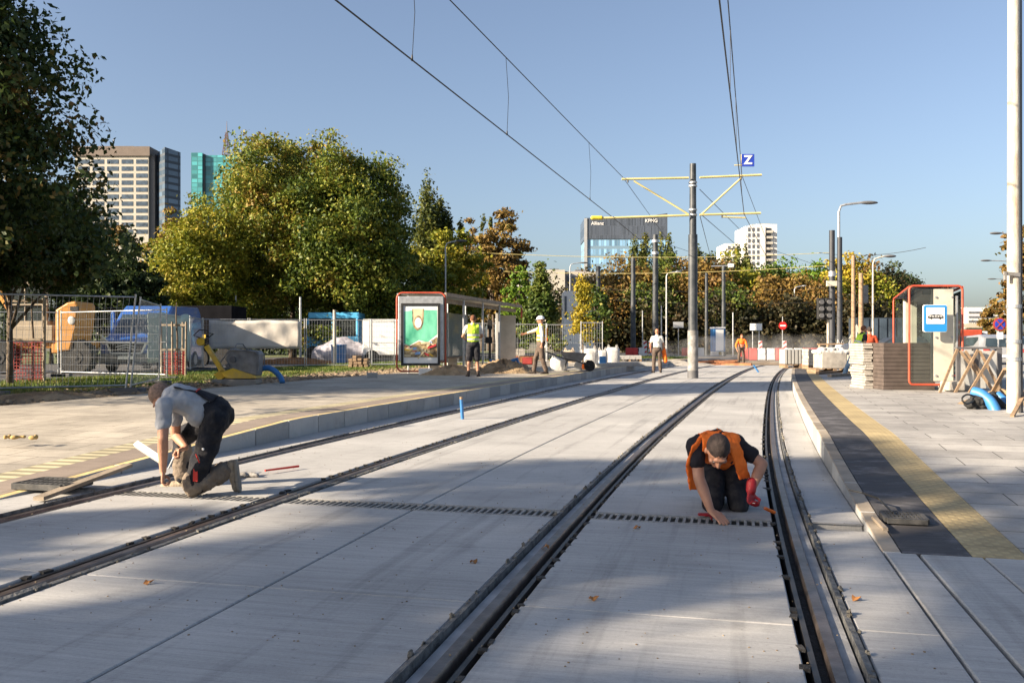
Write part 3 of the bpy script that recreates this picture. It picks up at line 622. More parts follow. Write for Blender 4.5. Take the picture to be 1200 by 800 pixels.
g = MB(); bx(g, X(584), X(612), D-.06, D-.01, Z(331), Z(329.6)); bx(g, X(586), X(598), D-.05, D-.01, Z(350), Z(333)); g.build('printed_area', mat('billboard_green', (.32,.60,.22), .5, .3, .6, col2=(.7,.75,.5)), t)
g = MB(); bx(g, X(606), X(613), D-.08, D-.03, Z(333), Z(330)); g.build('red_stripe', mat('red_print', (.5,.06,.03), .5), t)
g = MB(); bx(g, X(612.5), X(616), D-.3, D+.6, Z(352), Z(324)); g.build('end_cap', M['dkgrey'], t)
g = MB(); g.cyl((X(582), D+.3, .0), (X(582), D+.3, Z(351)), .2); g.cyl((X(604), D+.3, 0), (X(604), D+.3, Z(351)), .2); g.build('post', M['grey'], t)
D = 62.0; s = D/F
t = thing('site_cabin', 'white site cabin with dark window frame behind the narrow yellow tree', 'cabin', (X(672), D, .1))
g = MB(); bx(g, X(661), X(700), D, D+3, .1, Z(341)); g.build('wall', M['white'], t, bevel=.03)
g = MB(); bx(g, X(661.5), X(664), D-.06, D-.01, Z(372), Z(347)); g.build('window', M['win'], t)
# right side distance: white office building, bridge, dark glass house
D = 320.0; s = D/F
t = thing('office_building', 'white office building with long window bands beyond the right street', 'building', (X(1150), D, 0))
g = MB(); bx(g, X(1133), X(1190), D, D+20, -.1, Z(360)); g.build('wall', M['bw'], t)
g = MB(); bx(g, X(1120), X(1134), D+3, D+20, -.1, Z(361)); g.build('glass_wing', M['dkglass'], t)
for r_ in range(6):
    g = MB(); bx(g, X(1135), X(1188), D-.2, D+.02, Z(365+r_*5.2+2), Z(365+r_*5.2)); g.build('window', M['win'], t)
D = 150.0; s = D/F
t = thing('footbridge', 'pale concrete bridge crossing the far right street', 'bridge', (X(1140), D, 0))
g = MB(); bx(g, X(1118), X(1190), D, D+4, Z(389), Z(384.5)); g.build('deck', mat('bridge_concrete', (.33,.37,.27), .8, .2, .5), t)
g = MB(); bx(g, X(1128), X(1150), D-.3, D-.05, Z(384), Z(379)); g.build('parapet_panel', mat('tan_panel', (.42,.36,.28), .8, .2, .5), t)
for q in (1122, 1139, 1156, 1172): 
    g = MB(); bx(g, X(q), X(q+1.5), D+1, D+3, -.1, Z(388.9)); g.build('pier', M['grey'], t)
D = 62.0; s = D/F
t = thing('glass_pavilion', 'dark blue-grey glazed building behind the workers and the right shelter', 'building', (X(1050), D, 0))
g = MB(); bx(g, X(1004), X(1063), D, D+1.5, 0, Z(372)); g.build('wall', mat('pavilion_wall', (.025,.033,.043), .5, .3, .6), t)
for k in range(5): g = MB(); bx(g, X(1010+k*10.5), X(1018+k*10.5), D-.05, D+.02, .4, Z(373)); g.build('window', M['dkglass'], t)
# ---------------- people: capsule/ellipsoid volumes fused by voxel remesh into one continuous surface
def fuse(mb, name, m, parent, voxel=.012, smooth=2, wrinkle=0.0, wsize=.09, loc=None):
    off = BASE[parent.name] if parent is not None else V(loc)
    me = mb.mesh(name, m, False, off); o = bpy.data.objects.new(name, me); C.objects.link(o)
    r = o.modifiers.new('r', 'REMESH'); r.mode = 'VOXEL'; r.voxel_size = voxel; r.use_smooth_shade = True
    s = o.modifiers.new('s', 'SMOOTH'); s.factor = .5; s.iterations = smooth
    if wrinkle:
        tx = bpy.data.textures.get('fold%d' % int(wsize*1000)) or bpy.data.textures.new('fold%d' % int(wsize*1000), 'CLOUDS'); tx.noise_scale = wsize; tx.noise_depth = 2
        d = o.modifiers.new('d', 'DISPLACE'); d.texture = tx; d.strength = wrinkle; d.mid_level = .5; d.texture_coords = 'LOCAL'
    new = bpy.data.meshes.new_from_object(o.evaluated_get(bpy.context.evaluated_depsgraph_get()))
    o.modifiers.clear(); o.data = new; new.name = name
    if not new.materials: new.materials.append(m)
    new.polygons.foreach_set('use_smooth', [True]*len(new.polygons))
    if parent is not None: o.parent = parent; BASE[o.name] = off
    else: o.location = off; BASE[o.name] = off
    return o
def clothmat(name, col, var=.18, bump=.5, col2=None, dirt=None, dirtamt=.4):
    return mat(name, col, .85, var, 7, bump=bump*1.6, bscale=13, spec=.2, col2=col2, dirt=dirt, dirtamt=dirtamt, dscale=9)
M['skin'] = mat('skin_tanned', (.40,.20,.125), .5, .12, 14, bump=.15, bscale=60, spec=.4)
M['hairdk'] = mat('hair_dark_short', (.040,.028,.024), .8, .5, 25, bump=.5, bscale=120)
M['hairgr'] = mat('hair_grey_short', (.20,.13,.095), .8, .35, 60, bump=.5, bscale=120)
M['hairbr'] = mat('hair_brown_short', (.14,.055,.025), .8, .3, 60, bump=.4, bscale=120)
M['bald'] = mat('shaved_head', (.36,.16,.09), .55, .1, 30)
M['tgrey'] = clothmat('tshirt_grey', (.33,.34,.36)); M['tblack'] = clothmat('tshirt_black', (.022,.020,.024)); M['twhite'] = clothmat('tshirt_white', (.66,.65,.60))
M['navy'] = clothmat('dungarees_navy', (.013,.014,.019), .4, .7, dirt=(.09,.08,.07)); M['khaki'] = clothmat('trousers_khaki', (.17,.135,.105), .25, .8, dirt=(.32,.27,.2))
M['brown'] = clothmat('trousers_brown', (.10,.075,.06), .25, .7); M['black'] = clothmat('shorts_black', (.025,.025,.03), .3)
M['orange'] = clothmat('vest_orange', (.95,.19,.03), .12, .4); M['yelvest'] = clothmat('vest_yellow_green', (.50,.72,.06), .1, .4); M['ylw'] = clothmat('vest_yellow', (.80,.52,.05), .1, .4)
M['redcloth'] = clothmat('jacket_red', (.42,.07,.03)); M['reflect'] = mat('reflective_tape', (.55,.55,.52), .3, .05, 4, metal=.3)
M['redglove'] = mat('glove_red', (.30,.010,.015), .5, .2, 20, bump=.3); M['boot'] = mat('boot_tan', (.26,.21,.15), .8, .3, 14, bump=.5); M['bootdk'] = mat('boot_dark', (.035,.025,.02), .7, .4, 14, bump=.4)
M['sole'] = mat('boot_sole', (.20,.18,.15), .85, .3, 12, bump=.4); M['redtrim'] = mat('red_trim', (.5,.03,.02), .7, .1, 8)
M['eye'] = mat('eye_white', (.5,.48,.45), .3, .02); M['lip'] = mat('lips', (.30,.11,.08), .5, .05); M['helmet'] = mat('helmet_white', (.78,.78,.76), .3, .04, 3)
def rotm(fwd, up):
    f = V(fwd).normalized(); u = V(up); u = (u-f*u.dot(f)).normalized(); r = f.cross(u)
    return Matrix((r, f, u)).transposed()       # local x=right, y=forward, z=up
def head_parts(body, c, fwd, up, k=1.0):
    R = rotm(fwd, up); w = lambda x, y, z: V(c)+R @ V((x*k, y*k, z*k))
    body.ell(w(0,-.008,.018), (.076*k,.094*k,.098*k), R); body.ell(w(0,.028,-.045), (.058*k,.062*k,.068*k), R)      # skull, face
    body.ell(w(0,.058,-.088), (.030*k,.028*k,.024*k), R); body.ell(w(0,.086,.028), (.048*k,.014*k,.012*k), R)     # chin, brow
    body.caps(w(0,.088,.012), w(0,.110,-.026), .009*k, .013*k); body.ell(w(.011,.098,-.028), (.009*k,.009*k,.007*k), R); body.ell(w(-.011,.098,-.028), (.009*k,.009*k,.007*k), R)
    for s in (-1, 1):
        body.ell(w(s*.079,-.006,-.012), (.010*k,.020*k,.031*k), R); body.ell(w(s*.042,.066,-.022), (.022*k,.018*k,.018*k), R)
    return R, w
def face_details(t, bodyo, w, R, k, hair, hm, back=1.0):
    for s in (-1, 1):
        g = MB(); g.ell(w(s*.031,.083,.004), (.012*k,.007*k,.0065*k), R); e = g.build('eye', M['eye'], t, smooth=True)
    g = MB(); g.ell(w(0,.091,-.060), (.022*k,.006*k,.006*k), R); g.build('mouth', M['lip'], t, smooth=True)
    for s in (-1, 1): 
        g = MB(); g.ell(w(s*.031,.089,.024), (.018*k,.005*k,.004*k), R); g.build('eyebrow', hm, t, smooth=True)
    if hair:
        g = MB(); n0 = 0; g.ell(w(0,-.016,.028), (.081*k,.096*k,.099*k), R, nu=28, nv=20)
        keep = []; inv = R.transposed()
        for f in g.f:
            q = sum((V(g.v[i]) for i in f), V((0,0,0)))/len(f); l = inv @ (q-V(c_of[0])); l = l/k
            if l.z > .045 and l.y < .075 or l.y < .005 and l.z > -.055: keep.append(f)
        g.f = keep; g.m = [0]*len(keep); o = g.build('hair', hm, t, smooth=True)
c_of = [None]
def hand(body, wrist, d, palmn, thumbside, k=1.0, curl=.35, grip=False):
    """palm + five fingers of unequal length. d: direction of the fingers, palmn: the way the palm faces"""
    d = V(d).normalized(); n = V(palmn); n = (n-d*n.dot(d)).normalized(); s = V(thumbside); s = (s-d*s.dot(d)-n*s.dot(n)).normalized()
    wv = V(wrist)
    for q in (-.026, -.009, .009, .026): body.caps(wv+s*q*.6*k, wv+(d*.082+s*q)*k, .014*k, .0125*k)
    for q, L, a in ((.029,.070,0), (.010,.079,.06), (-.010,.074,.1), (-.028,.058,.18)):
        p = wv+(d*.085+s*q)*k; dirv = (d+s*q*3.2).normalized(); cu = curl*(1+a)
        for j, fr in enumerate((.42, .32, .26)):
            ang = cu*(j+1) if not grip else (.75, 1.75, 2.7)[j]
            v = (dirv*math.cos(ang)+n*math.sin(ang)).normalized(); e = p+v*L*fr*k; body.caps(p, e, .0092*k, .0082*k); p = e
    p = wv+(s*.026+d*.022)*k; 
    for L, v in ((.034, s*.75+d*.7+n*.25), (.030, s*.40+d*.85+n*.45 if not grip else d*.5+n*.95), (.024, s*.1+d*.9+n*.5 if not grip else -s*.6+n*.6+d*.4)):
        e = p+V(v).normalized()*L*k; body.caps(p, e, .0125*k, .0095*k); p = e
def shoe(g, ankle, toe, up=(0,0,1), sole=True):
    a, tdir = V(ankle), V(toe).normalized(); u = V(up); u = (u-tdir*u.dot(tdir)).normalized(); R = Matrix((tdir.cross(u), tdir, u)).transposed()
    g.caps(a+u*.05, a-u*.02, .048, .046); g.ell(a-u*.045-tdir*.03, (.040,.05,.042), R); g.ell(a-u*.045+tdir*.06, (.043,.085,.037), R); g.ell(a-u*.052+tdir*.135, (.046,.062,.030), R)
def soleb(t, ankle, toe, m, up=(0,0,1)):
    a, tdir = V(ankle), V(toe).normalized(); u = V(up); u = (u-tdir*u.dot(tdir)).normalized(); r = tdir.cross(u)
    pts = []
    for x, y in ((-.030,-.075),(.030,-.075),(.038,-.02),(.036,.05),(.047,.12),(.04,.175),(.018,.2),(-.018,.2),(-.04,.175),(-.047,.12),(-.036,.05),(-.038,-.02)):
        pts.append(a+r*x+tdir*y-u*.070)
    g = MB(); n = len(pts); g.add(pts+[p-u*.022 for p in pts], [(i,(i+1)%n,n+(i+1)%n,n+i) for i in range(n)]+[tuple(range(n-1,-1,-1)), tuple(range(n,2*n))]); return g.build('sole', m, t, bevel=.004)
def person(loc, label, J, st, k=1.0, face=True, vox=.012):
    """J: world joints. st: style dict"""
    t = thing('person', label, 'person', loc, st.get('group'))
    J = {a: V(b) for a, b in J.items()}
    up = J.get('hup', V((0,0,1))); b = MB(); c_of[0] = J['head']
    R, w = head_parts(b, J['head'], J['hf'], up, k)
    nb = J['neck']; b.caps(J['head']+R @ V((0,-.02,-.06)), nb, .056*k, .062*k)
    ch, pe = J['chest'], J['pelvis']; sL, sR = J['sL'], J['sR']; side = (sR-sL).normalized(); axis = (ch-pe).normalized(); fr = axis.cross(side)
    Rt = Matrix((side, fr, axis)).transposed()
    def torso(g, e, belly=True):
        g.ell(ch, (.165*k+e, .115*k+e, .18*k+e), Rt); g.ell(ch.lerp(pe, .5), (.148*k+e, .105*k+e, .19*k+e), Rt); g.caps(sL.lerp(sR, .1), sL.lerp(sR, .9), .060*k+e, .060*k+e)
        g.caps(nb, ch, .075*k+e*.5, .10*k)
        if belly: g.ell(ch.lerp(pe, .62)+fr*.03*st.get('belly', 0), (.15*k+e, .115*k+e+.02*st.get('belly', 0), .13*k+e), Rt)
    def hips(g, e): 
        g.ell(pe, (.165*k+e, .125*k+e, .13*k+e), Rt); g.caps(J['hL'], J['hR'], .095*k+e, .095*k+e)
    torso(b, -.006); hips(b, -.006)
    for s in 'LR':
        sh, el, wr = J['s'+s], J['e'+s], J['w'+s]; b.caps(sh, el, .050*k, .040*k); b.caps(el, el.lerp(wr, .35), .040*k, .041*k); b.caps(el.lerp(wr, .35), wr, .041*k, .026*k)
        hp, kn, an = J['h'+s], J['k'+s], J['a'+s]; b.caps(hp, kn, .086*k, .056*k); b.caps(kn, kn.lerp(an, .35), .054*k, .056*k); b.caps(kn.lerp(an, .35), an, .056*k, .038*k)
        if not st.get('glove'+s): hand(b, wr, J['hd'+s], J['hn'+s], J['ht'+s], k, st.get('curl', .35), st.get('grip'+s, False))
        b.ell(an+V((0,0,0)), (.04,.04,.04))
    bo = fuse(b, 'body', M['skin'], t, vox*.62 if face else vox, 1)
    if face: face_details(t, bo, w, R, k, st.get('hair', True), st.get('hairm', M['hairdk']))
    elif st.get('hair', True) and not st.get('helmet'): face_details(t, bo, w, R, k, True, st.get('hairm', M['hairdk']))
    # shirt
    g = MB(); torso(g, .012)
    for s in 'LR':
        sh, el, wr = J['s'+s], J['e'+s], J['w'+s]; f = st.get('sleeve', .55); 
        if f <= 1: g.caps(sh, sh.lerp(el, f), .066*k, .062*k)
        else: g.caps(sh, el, .064*k, .052*k); g.caps(el, el.lerp(wr, f-1), .052*k, .040*k)
    cut_caps(fuse(g, 'shirt', st['shirt'], t, vox, 2, st.get('wr', .024), .10))
    # trousers
    g = MB(); hips(g, .016); g.ell(pe.lerp(ch, .28), (.158*k, .125*k, .12*k), Rt)
    tl = st.get('legs', 1.9)
    for s in 'LR':
        hp, kn, an = J['h'+s], J['k'+s], J['a'+s]
        if tl <= 1: g.caps(hp, hp.lerp(kn, tl), .108*k, .098*k)
        else: g.caps(hp, kn, .108*k, .078*k); g.caps(kn, kn.lerp(an, tl-1), .078*k, .070*k)
    fuse(g, 'shorts' if tl <= 1 else 'trousers', st['trous'], t, vox, 2, st.get('wr', .024)*1.3, .12)
    for s in 'LR':
        g = MB(); shoe(g, J['a'+s], J['t'+s], J.get('u'+s, (0,0,1))); fuse(g, 'boot', st.get('boots', M['bootdk']), t, .009, 2, .003, .03)
        soleb(t, J['a'+s], J['t'+s], st.get('solem', M['bootdk']), J.get('u'+s, (0,0,1)))
    if st.get('vest'):
        g = MB(); torso(g, .024); g.ell(pe.lerp(ch, .32), (.172*k, .14*k, .13*k), Rt)
        o = fuse(g, 'safety_vest', st['vest'], t, vox, 2, st.get('wr', .024), .11)
        # open the armholes and neck so the sleeves show
        me = o.data; bm = bmesh.new(); bm.from_mesh(me); off = BASE[t.name]; dl = []
        for v in bm.verts:
            p = v.co+off; rel = p-ch
            lat = abs(rel.dot(side)); hgt = rel.dot(axis); rn = (p-nb); rn2 = math.hypot(rn.dot(side), rn.dot(fr))
            if lat > .172*k and hgt > -.10 or (rn.length < .085*k and hgt > .02) or (st.get('open') and rel.dot(fr) > .02 and abs(rel.dot(side)) < .055+.10*max(0, -hgt)): dl.append(v)
        bmesh.ops.delete(bm, geom=dl, context='VERTS'); bm.to_mesh(me); bm.free(); sol = o.modifiers.new('sol', 'SOLIDIFY'); sol.thickness = .006
        for hz in st.get('tape', (-.12, -.24)):
            g = MB(); c = ch+axis*hz*k; n = 40; ring = []
            for i in range(n): 
                a = 2*math.pi*i/n; ring.append((side*math.cos(a)*(.196*k), fr*math.sin(a)*(.152*k)))
            vs = [c+a+b_+axis*.025 for a, b_ in ring]+[c+a+b_-axis*.025 for a, b_ in ring]
            g.add(vs, [(i, (i+1)%n, n+(i+1)%n, n+i) for i in range(n)]); o = g.build('reflective_band', M['reflect'], t, smooth=True)
            sw = o.modifiers.new('sw', 'SHRINKWRAP'); vest = [q for q in children(t) if q.name.startswith('safety_vest')][0]; sw.target = vest; sw.offset = .006; sw.wrap_mode = 'OUTSIDE_SURFACE'
    if st.get('helmet'):
        g = MB(); Rr = R; hc = w(0,-.008,.05); g.ell(hc, (.104*k,.122*k,.095*k), R, nu=28, nv=16)
        g.f = [f for f in g.f if (R.transposed() @ (sum((V(g.v[i]) for i in f), V((0,0,0)))/len(f)-hc)).z > -.01]; g.m = [0]*len(g.f)
        n = 28; vs = []
        for i in range(n): a = 2*math.pi*i/n; vs += [hc+R @ V((.103*math.cos(a), .121*math.sin(a), -.008)), hc+R @ V((.115*math.cos(a), (.135+(.05 if math.sin(a) > 0 else 0)*math.sin(a))*math.sin(a), -.020))]
        g.add(vs, [(2*i, 2*((i+1)%n), 2*((i+1)%n)+1, 2*i+1) for i in range(n)]); g.build('helmet', M['helmet'], t, smooth=True)
    return t, J, (side, fr, axis)
def cut_caps(o): return o
# ---- man on the left, kneeling, reaching down (seen from the side, head to the left)
def W(px, py, D): return PD(px, py, D)
Dm = 7.35
J = dict(head=W(191,466,7.25), hf=(-.5,.15,-.9), hup=V((-.85,-.05,.5)), neck=W(201,467,7.24), chest=W(218,469,7.28), pelvis=W(253,484,7.38),
         sL=W(192,475,7.06), sR=W(205,468,7.44), hL=W(253,492,7.27), hR=W(254,489,7.50))
# near arm (toward camera) straight down to the ground; far arm forward holding a small tool
J.update(eL=W(191,514,7.0), wL=W(191,552,7.1), eR=W(206,510,7.55), wR=W(218,524,7.40))
J.update(kL=W(227,569,7.26), aL=W(266,550,7.42), kR=W(213,512,7.72), aR=W(214,562,7.76))
J.update(hdL=(-.05,.05,-1), hnL=(1,.3,0), htL=(-.2,1,0), hdR=(-.85,-.1,-.45), hnR=(.1,-.3,-1), htR=(-.3,-1,.2), tL=(.12,.02,-.98), uL=(-.98,0,-.12), tR=(-1,.05,0))
Pg = lambda j: V((j.x, j.y, 0))
manL, JL, ax = person(V((J['kL'].x, J['kL'].y, 0)), 'kneeling man in grey t-shirt and dark dungarees reaching down to the rail', J, dict(shirt=M['tgrey'], trous=M['navy'], boots=M['boot'], solem=M['sole'], hairm=M['hairgr'], belly=1, wr=.036, gripR=True, gripL=True), k=1.0, vox=.011)
side, fr, axi = ax
# khaki lower legs and knee pad
g = MB(); g.caps(JL['kL']+V((0,0,.05)), JL['kL'], .085, .088); g.caps(JL['kL'], JL['kL'].lerp(JL['aL'], .85), .088, .082); fuse(g, 'trouser_leg', M['khaki'], manL, .011, 1, .045, .06)
g = MB(); g.caps(JL['kR'].lerp(JL['aR'], .25), JL['kR'].lerp(JL['aR'], .85), .082, .076); fuse(g, 'trouser_leg', M['khaki'], manL, .011, 1, .04, .06)
# dungaree back panel and straps
chb, peb = JL['chest'], JL['pelvis']
def surf(u, l, off=.0):   # point on the back surface: u along spine 0 pelvis..1 shoulders
    c = peb.lerp(JL['neck'], u); wd = lerp(.16, .14, u)+.018+off
    return c+side*l-fr*math.sqrt(max(.0, 1-(l/(wd+.05))**2))*(.128+off)
g = MB(); vs = []; nu_, nl = 8, 9
for i in range(nu_+1):
    u = .15+.42*i/nu_; hw = lerp(.155, .085, i/nu_)
    for j in range(nl+1): vs.append(surf(u, lerp(-hw, hw, j/nl), .012))
g.add(vs, [(i*(nl+1)+j, i*(nl+1)+j+1, (i+1)*(nl+1)+j+1, (i+1)*(nl+1)+j) for i in range(nu_) for j in range(nl)]); o = g.build('bib_panel', M['navy'], manL, smooth=True); sl_ = o.modifiers.new('s', 'SOLIDIFY'); sl_.thickness = .012; sl_.offset = 0
for s in (-1, 1):
    g = MB(); pts = [surf(lerp(.55, 1.02, i/7), s*lerp(.06, .115, i/7), .012) for i in range(8)]
    for a, b_ in zip(pts, pts[1:]): g.bar(a, b_, .034, .006, up=-fr)
    g.build('strap', M['navy'], manL)
g = MB(); pts = [surf(.575, lerp(-.085, .085, i/6), .020) for i in range(7)]
for a, b_ in zip(pts, pts[1:]): g.bar(a, b_, .006, .012)
g.build('red_piping', M['redtrim'], manL)
kp = JL['hL'].lerp(JL['kL'], .55)
g = MB(); g.bar(kp+V((-.03,-.095,.03)), kp+V((.0,-.098,-.04)), .012, .006); g.build('pocket_trim', M['redtrim'], manL)
g = MB(); g.bar(JL['kL']+V((.045,-.083,.15)), JL['kL']+V((.045,-.090,.05)), .035, .012); g.build('knee_trim', M['redtrim'], manL)
g = MB(); g.ell(kp+V((.03,-.10,.07)), (.010,.004,.010)); g.build('button', M['white'], manL)
# ---- man on the right, kneeling, facing the camera, orange vest
J = dict(head=W(841,528,6.22), hf=(-.03,-.52,-.86), hup=V((0,-.86,.5)), neck=W(839,515,6.42), chest=W(838,524,6.58), pelvis=W(846,529,7.02),
         sL=W(862,519,6.42), sR=W(815,521,6.40), hL=W(858,535,6.98), hR=W(834,535,6.98))
J.update(eR=W(819,560,6.30), wR=W(833,598,6.22), eL=W(893,543,6.36), wL=W(880,574,6.27))
J.update(kR=W(836,590,6.62), aR=W(838,577,7.08), kL=W(866,590,6.62), aL=W(866,577,7.1))
J.update(hdR=(.42,-.72,-.32), hnR=(.05,.1,-1), htR=(.9,.4,0), hdL=(-.08,-.35,-.9), hnL=(-.2,-.9,.3), htL=(.9,-.1,-.3), tL=(0,.55,-.8), uL=(0,.8,.55), tR=(0,.55,-.8), uR=(0,.8,.55))
manR, JR, ax = person(V((J['kR'].x+.1, J['kR'].y, 0)), 'man in orange vest and black t-shirt kneeling over the drain, wearing a red glove', J, dict(shirt=M['tblack'], trous=M['navy'], boots=M['bootdk'], hairm=M['hairdk'], vest=M['orange'], open=True, sleeve=.55, gloveL=True, wr=.03, curl=.12, tape=(), belly=.6), k=1.0, vox=.010)
for pts, wd in ((((829,508,6.40),(815,524,6.33),(809,545,6.36),(813,572,6.45)), .055), (((853,508,6.38),(862,526,6.28),(868,545,6.30),(873,560,6.36)), .075)):
    g = MB(); q_ = [PD(*p_) for p_ in pts]
    for a_, b_ in zip(q_, q_[1:]):
        for k_ in (-1, -.33, .33, 1): g.caps(a_+V((k_*wd*.5, k_*.02, 0)), b_+V((k_*wd*.5, k_*.02, 0)), .012, .012)
    fuse(g, 'vest_flap', M['orange'], manR, .008, 1, .02, .06)
g = MB(); hand(g, JR['wL'], (-.12,-.35,-.9), (.55,-.8,.1), (.7,.1,-.1), 1.0, .5, True); g.caps(JR['wL']+V((.012,.02,.05)), JR['wL'], .037, .036); fuse(g, 'glove', M['redglove'], manR, .006, 1)
t = thing('glove', 'red work glove lying by the bare hand of the man in orange vest', 'glove', P(825,607))
g = MB(); hand(g, P(821,606)+V((-.01,0,.022)), (1,-.1,0), (0,0,-1), (0,1,0), .75, .5); fuse(g, 'glove_shell', M['redglove'], t, .006, 1)
# ---- standing workers
def standing(x, y, z, face, hgt, label, st, arms=None, legs=None, lean=0, vox=.015, headf=None):
    """face: angle of the facing direction (0 = +x, 90 = away)"""
    k = hgt/1.78; f = V((math.cos(math.radians(face)), math.sin(math.radians(face)), 0)); r = V((f.y, -f.x, 0)); o = V((x, y, z)); u = V((0,0,1))
    L = lambda a, b, c: o+(r*a+f*b+u*c)*k
    J = dict(head=L(0, lean*1.05+.02, 1.66-abs(lean)*.35), hf=headf or f-u*.12, neck=L(0, lean*.9, 1.50-abs(lean)*.3), chest=L(0, lean*.65, 1.30-abs(lean)*.2), pelvis=L(0, -.02*lean, .95), sL=L(-.185, lean*.85, 1.43-abs(lean)*.28), sR=L(.185, lean*.85, 1.43-abs(lean)*.28), hL=L(-.09, 0, .91), hR=L(.09, 0, .91))
    lg = legs or ((-.14, 0), (.14, 0))
    for s, (a, b), sg in (('L', lg[0], -1), ('R', lg[1], 1)):
        J['a'+s] = L(a, b, .09); J['k'+s] = L(a*.85, b*.5+.05, .49); J['t'+s] = f+r*sg*.25
    arms = arms or {}
    for s, sg in (('L', -1), ('R', 1)):
        e, wq = arms.get(s, ((.27, -.02, 1.13), (.29, .10, .90)))
        J['e'+s] = L(sg*e[0], e[1]+lean*.7, e[2]); J['w'+s] = L(sg*wq[0], wq[1]+lean*.7, wq[2]); J['hd'+s] = (J['w'+s]-J['e'+s]); J['hn'+s] = -r*sg+u*.01; J['ht'+s] = f
    return person(V((x, y, z)), label, J, st, k, False, vox)
p1 = P(554.5,441,.235)
standing(p1.x, p1.y, .235, 95, 1.78, 'man in yellow-green vest and black shorts seen from behind at the left shelter', dict(shirt=M['twhite'], trous=M['black'], legs=.95, vest=M['yelvest'], hairm=M['hairbr'], tape=(-.10,-.22)), arms=dict(L=((.30,.06,1.16),(.24,.28,1.10)), R=((.26,.08,1.16),(.15,.26,1.12))))
p1 = P(634,438,.235)
manH, JH, _ = standing(p1.x, p1.y, .235, 180, 1.80, 'man in white helmet and yellow-orange vest walking along the platform', dict(shirt=M['twhite'], trous=M['brown'], vest=M['ylw'], helmet=True, tape=(-.12,-.24), sleeve=1.6), arms=dict(R=((.20,.28,1.30),(.16,.50,1.24)), L=((.24,-.03,1.15),(.20,-.02,.90))), legs=((-.10,-.16),(.10,.22)))
g = MB(); c = JH['chest']; g.box(c+V((.19,.0,-.1)), (.02,.22,.45), .0); g.build('orange_back_panel', M['orange'], manH, bevel=.008)
p1 = P(770,436.5,0)
m3, J3, _ = standing(p1.x, p1.y, 0, 88, 1.75, 'man in white t-shirt and brown work trousers standing on the tracks with his back turned', dict(shirt=M['twhite'], trous=M['brown'], hair=True, hairm=M['bald']), arms=dict(L=((.27,.04,1.14),(.24,.10,.92)), R=((.27,.04,1.14),(.25,.08,.90))))
t = thing('folded_jacket', 'orange jacket hanging from the hand of the man in white t-shirt', 'jacket', J3['wR'])
g = MB(); g.caps(J3['wR']+V((.05,0,.05)), J3['wR']+V((.10,0,-.42)), .06, .085); g.caps(J3['wR']+V((.0,0,-.02)), J3['wR']+V((.04,0,-.30)), .05, .06); fuse(g, 'cloth', M['orange'], t, .02, 2, .03, .09)
p1 = P(868.5,427,0)
standing(p1.x, p1.y, 0, 265, 1.72, 'man in orange vest bending over in the dust far down the right track', dict(shirt=M['orange'], trous=M['brown'], vest=M['orange'], hairm=M['hairbr'], sleeve=1.5), lean=.22, arms=dict(L=((.27,.12,1.05),(.20,.30,.80)), R=((.33,.10,1.08),(.30,.25,.82))))
p1 = G(1003,27.5,0)
standing(p1.x, p1.y, .1, 10, 1.72, 'man in yellow-green vest crouching behind the pallets', dict(shirt=M['black'], trous=M['khaki'], vest=M['yelvest'], hairm=M['hairbr']), lean=.25, arms=dict(L=((.22,.25,1.15),(.20,.35,.95))))
p1 = G(1019,29,0)
standing(p1.x, p1.y, .0, 80, 1.72, 'dark-haired man in red-brown jacket seen from behind, left of the right shelter', dict(shirt=M['redcloth'], trous=M['brown'], hairm=M['hairdk'], sleeve=1.9))
# ---------------- painted and other materials
M['galv'] = mat('galvanised_steel', (.42,.43,.44), .4, .2, 9, metal=.6); M['polegrey'] = mat('pole_grey_paint', (.032,.038,.045), .45, .12, 2, dirt=(.2,.2,.2), dirtamt=.3)
M['poledk'] = mat('pole_dark', (.03,.033,.04), .5, .15, 2); M['polecon'] = mat('pole_wrap', (.24,.23,.22), .7, .4, 5, dirt=(.10,.095,.09), dirtamt=.95, dscale=3, bump=.3)
M['red'] = mat('shelter_red', (.42,.07,.035), .45, .15, 3); M['alu'] = mat('shelter_aluminium', (.50,.50,.48), .4, .1, 3, metal=.3); M['yelarm'] = mat('arm_yellow', (.55,.47,.20), .5, .1, 2)
M['glass'] = glassmat('clear_glass', (.86,.92,.90), .04, .06); M['glassdk'] = glassmat('tinted_glass', (.35,.42,.42), .05, .25)
M['cream'] = mat('panel_cream', (.52,.49,.41), .6, .08, 2, dirt=(.32,.29,.24), dirtamt=.5, dscale=3); M['wood'] = mat('timber', (.25,.17,.105), .8, .25, 4, stretch=(1,1,6), bump=.3)
M['woodgr'] = mat('timber_grey', (.26,.21,.155), .85, .25, 5, bump=.3); M['blue'] = mat('blue_plastic', (.04,.17,.40), .45, .12, 5); M['bluep'] = mat('van_blue', (.03,.10,.34), .3, .06, 2, coat=.5)
M['ltblue'] = mat('truck_light_blue', (.08,.36,.62), .4, .08, 2, coat=.3); M['rubberbk'] = mat('tyre_rubber', (.02,.02,.02), .85, .3, 8, bump=.3); M['dkbrown'] = mat('dark_board', (.075,.058,.050), .8, .22, 5)
M['exo'] = mat('excavator_orange', (.42,.19,.03), .5, .12, 2, dirt=(.25,.17,.1), dirtamt=.5); M['tan'] = mat('excavator_tan', (.27,.22,.155), .6, .12, 2)
M['winglass'] = mat('vehicle_glass', (.03,.045,.055), .08, .3, 2, spec=.9); M['plastgr'] = mat('bumper_grey', (.14,.145,.15), .6, .1, 4)
M['redplast'] = mat('red_plastic', (.30,.04,.035), .6, .2, 5); M['sheet'] = mat('white_tarpaulin', (.60,.56,.50), .6, .08, 1.4, bump=1.0, bscale=2.2, dirt=(.34,.29,.23), dirtamt=.4, dscale=1.3)
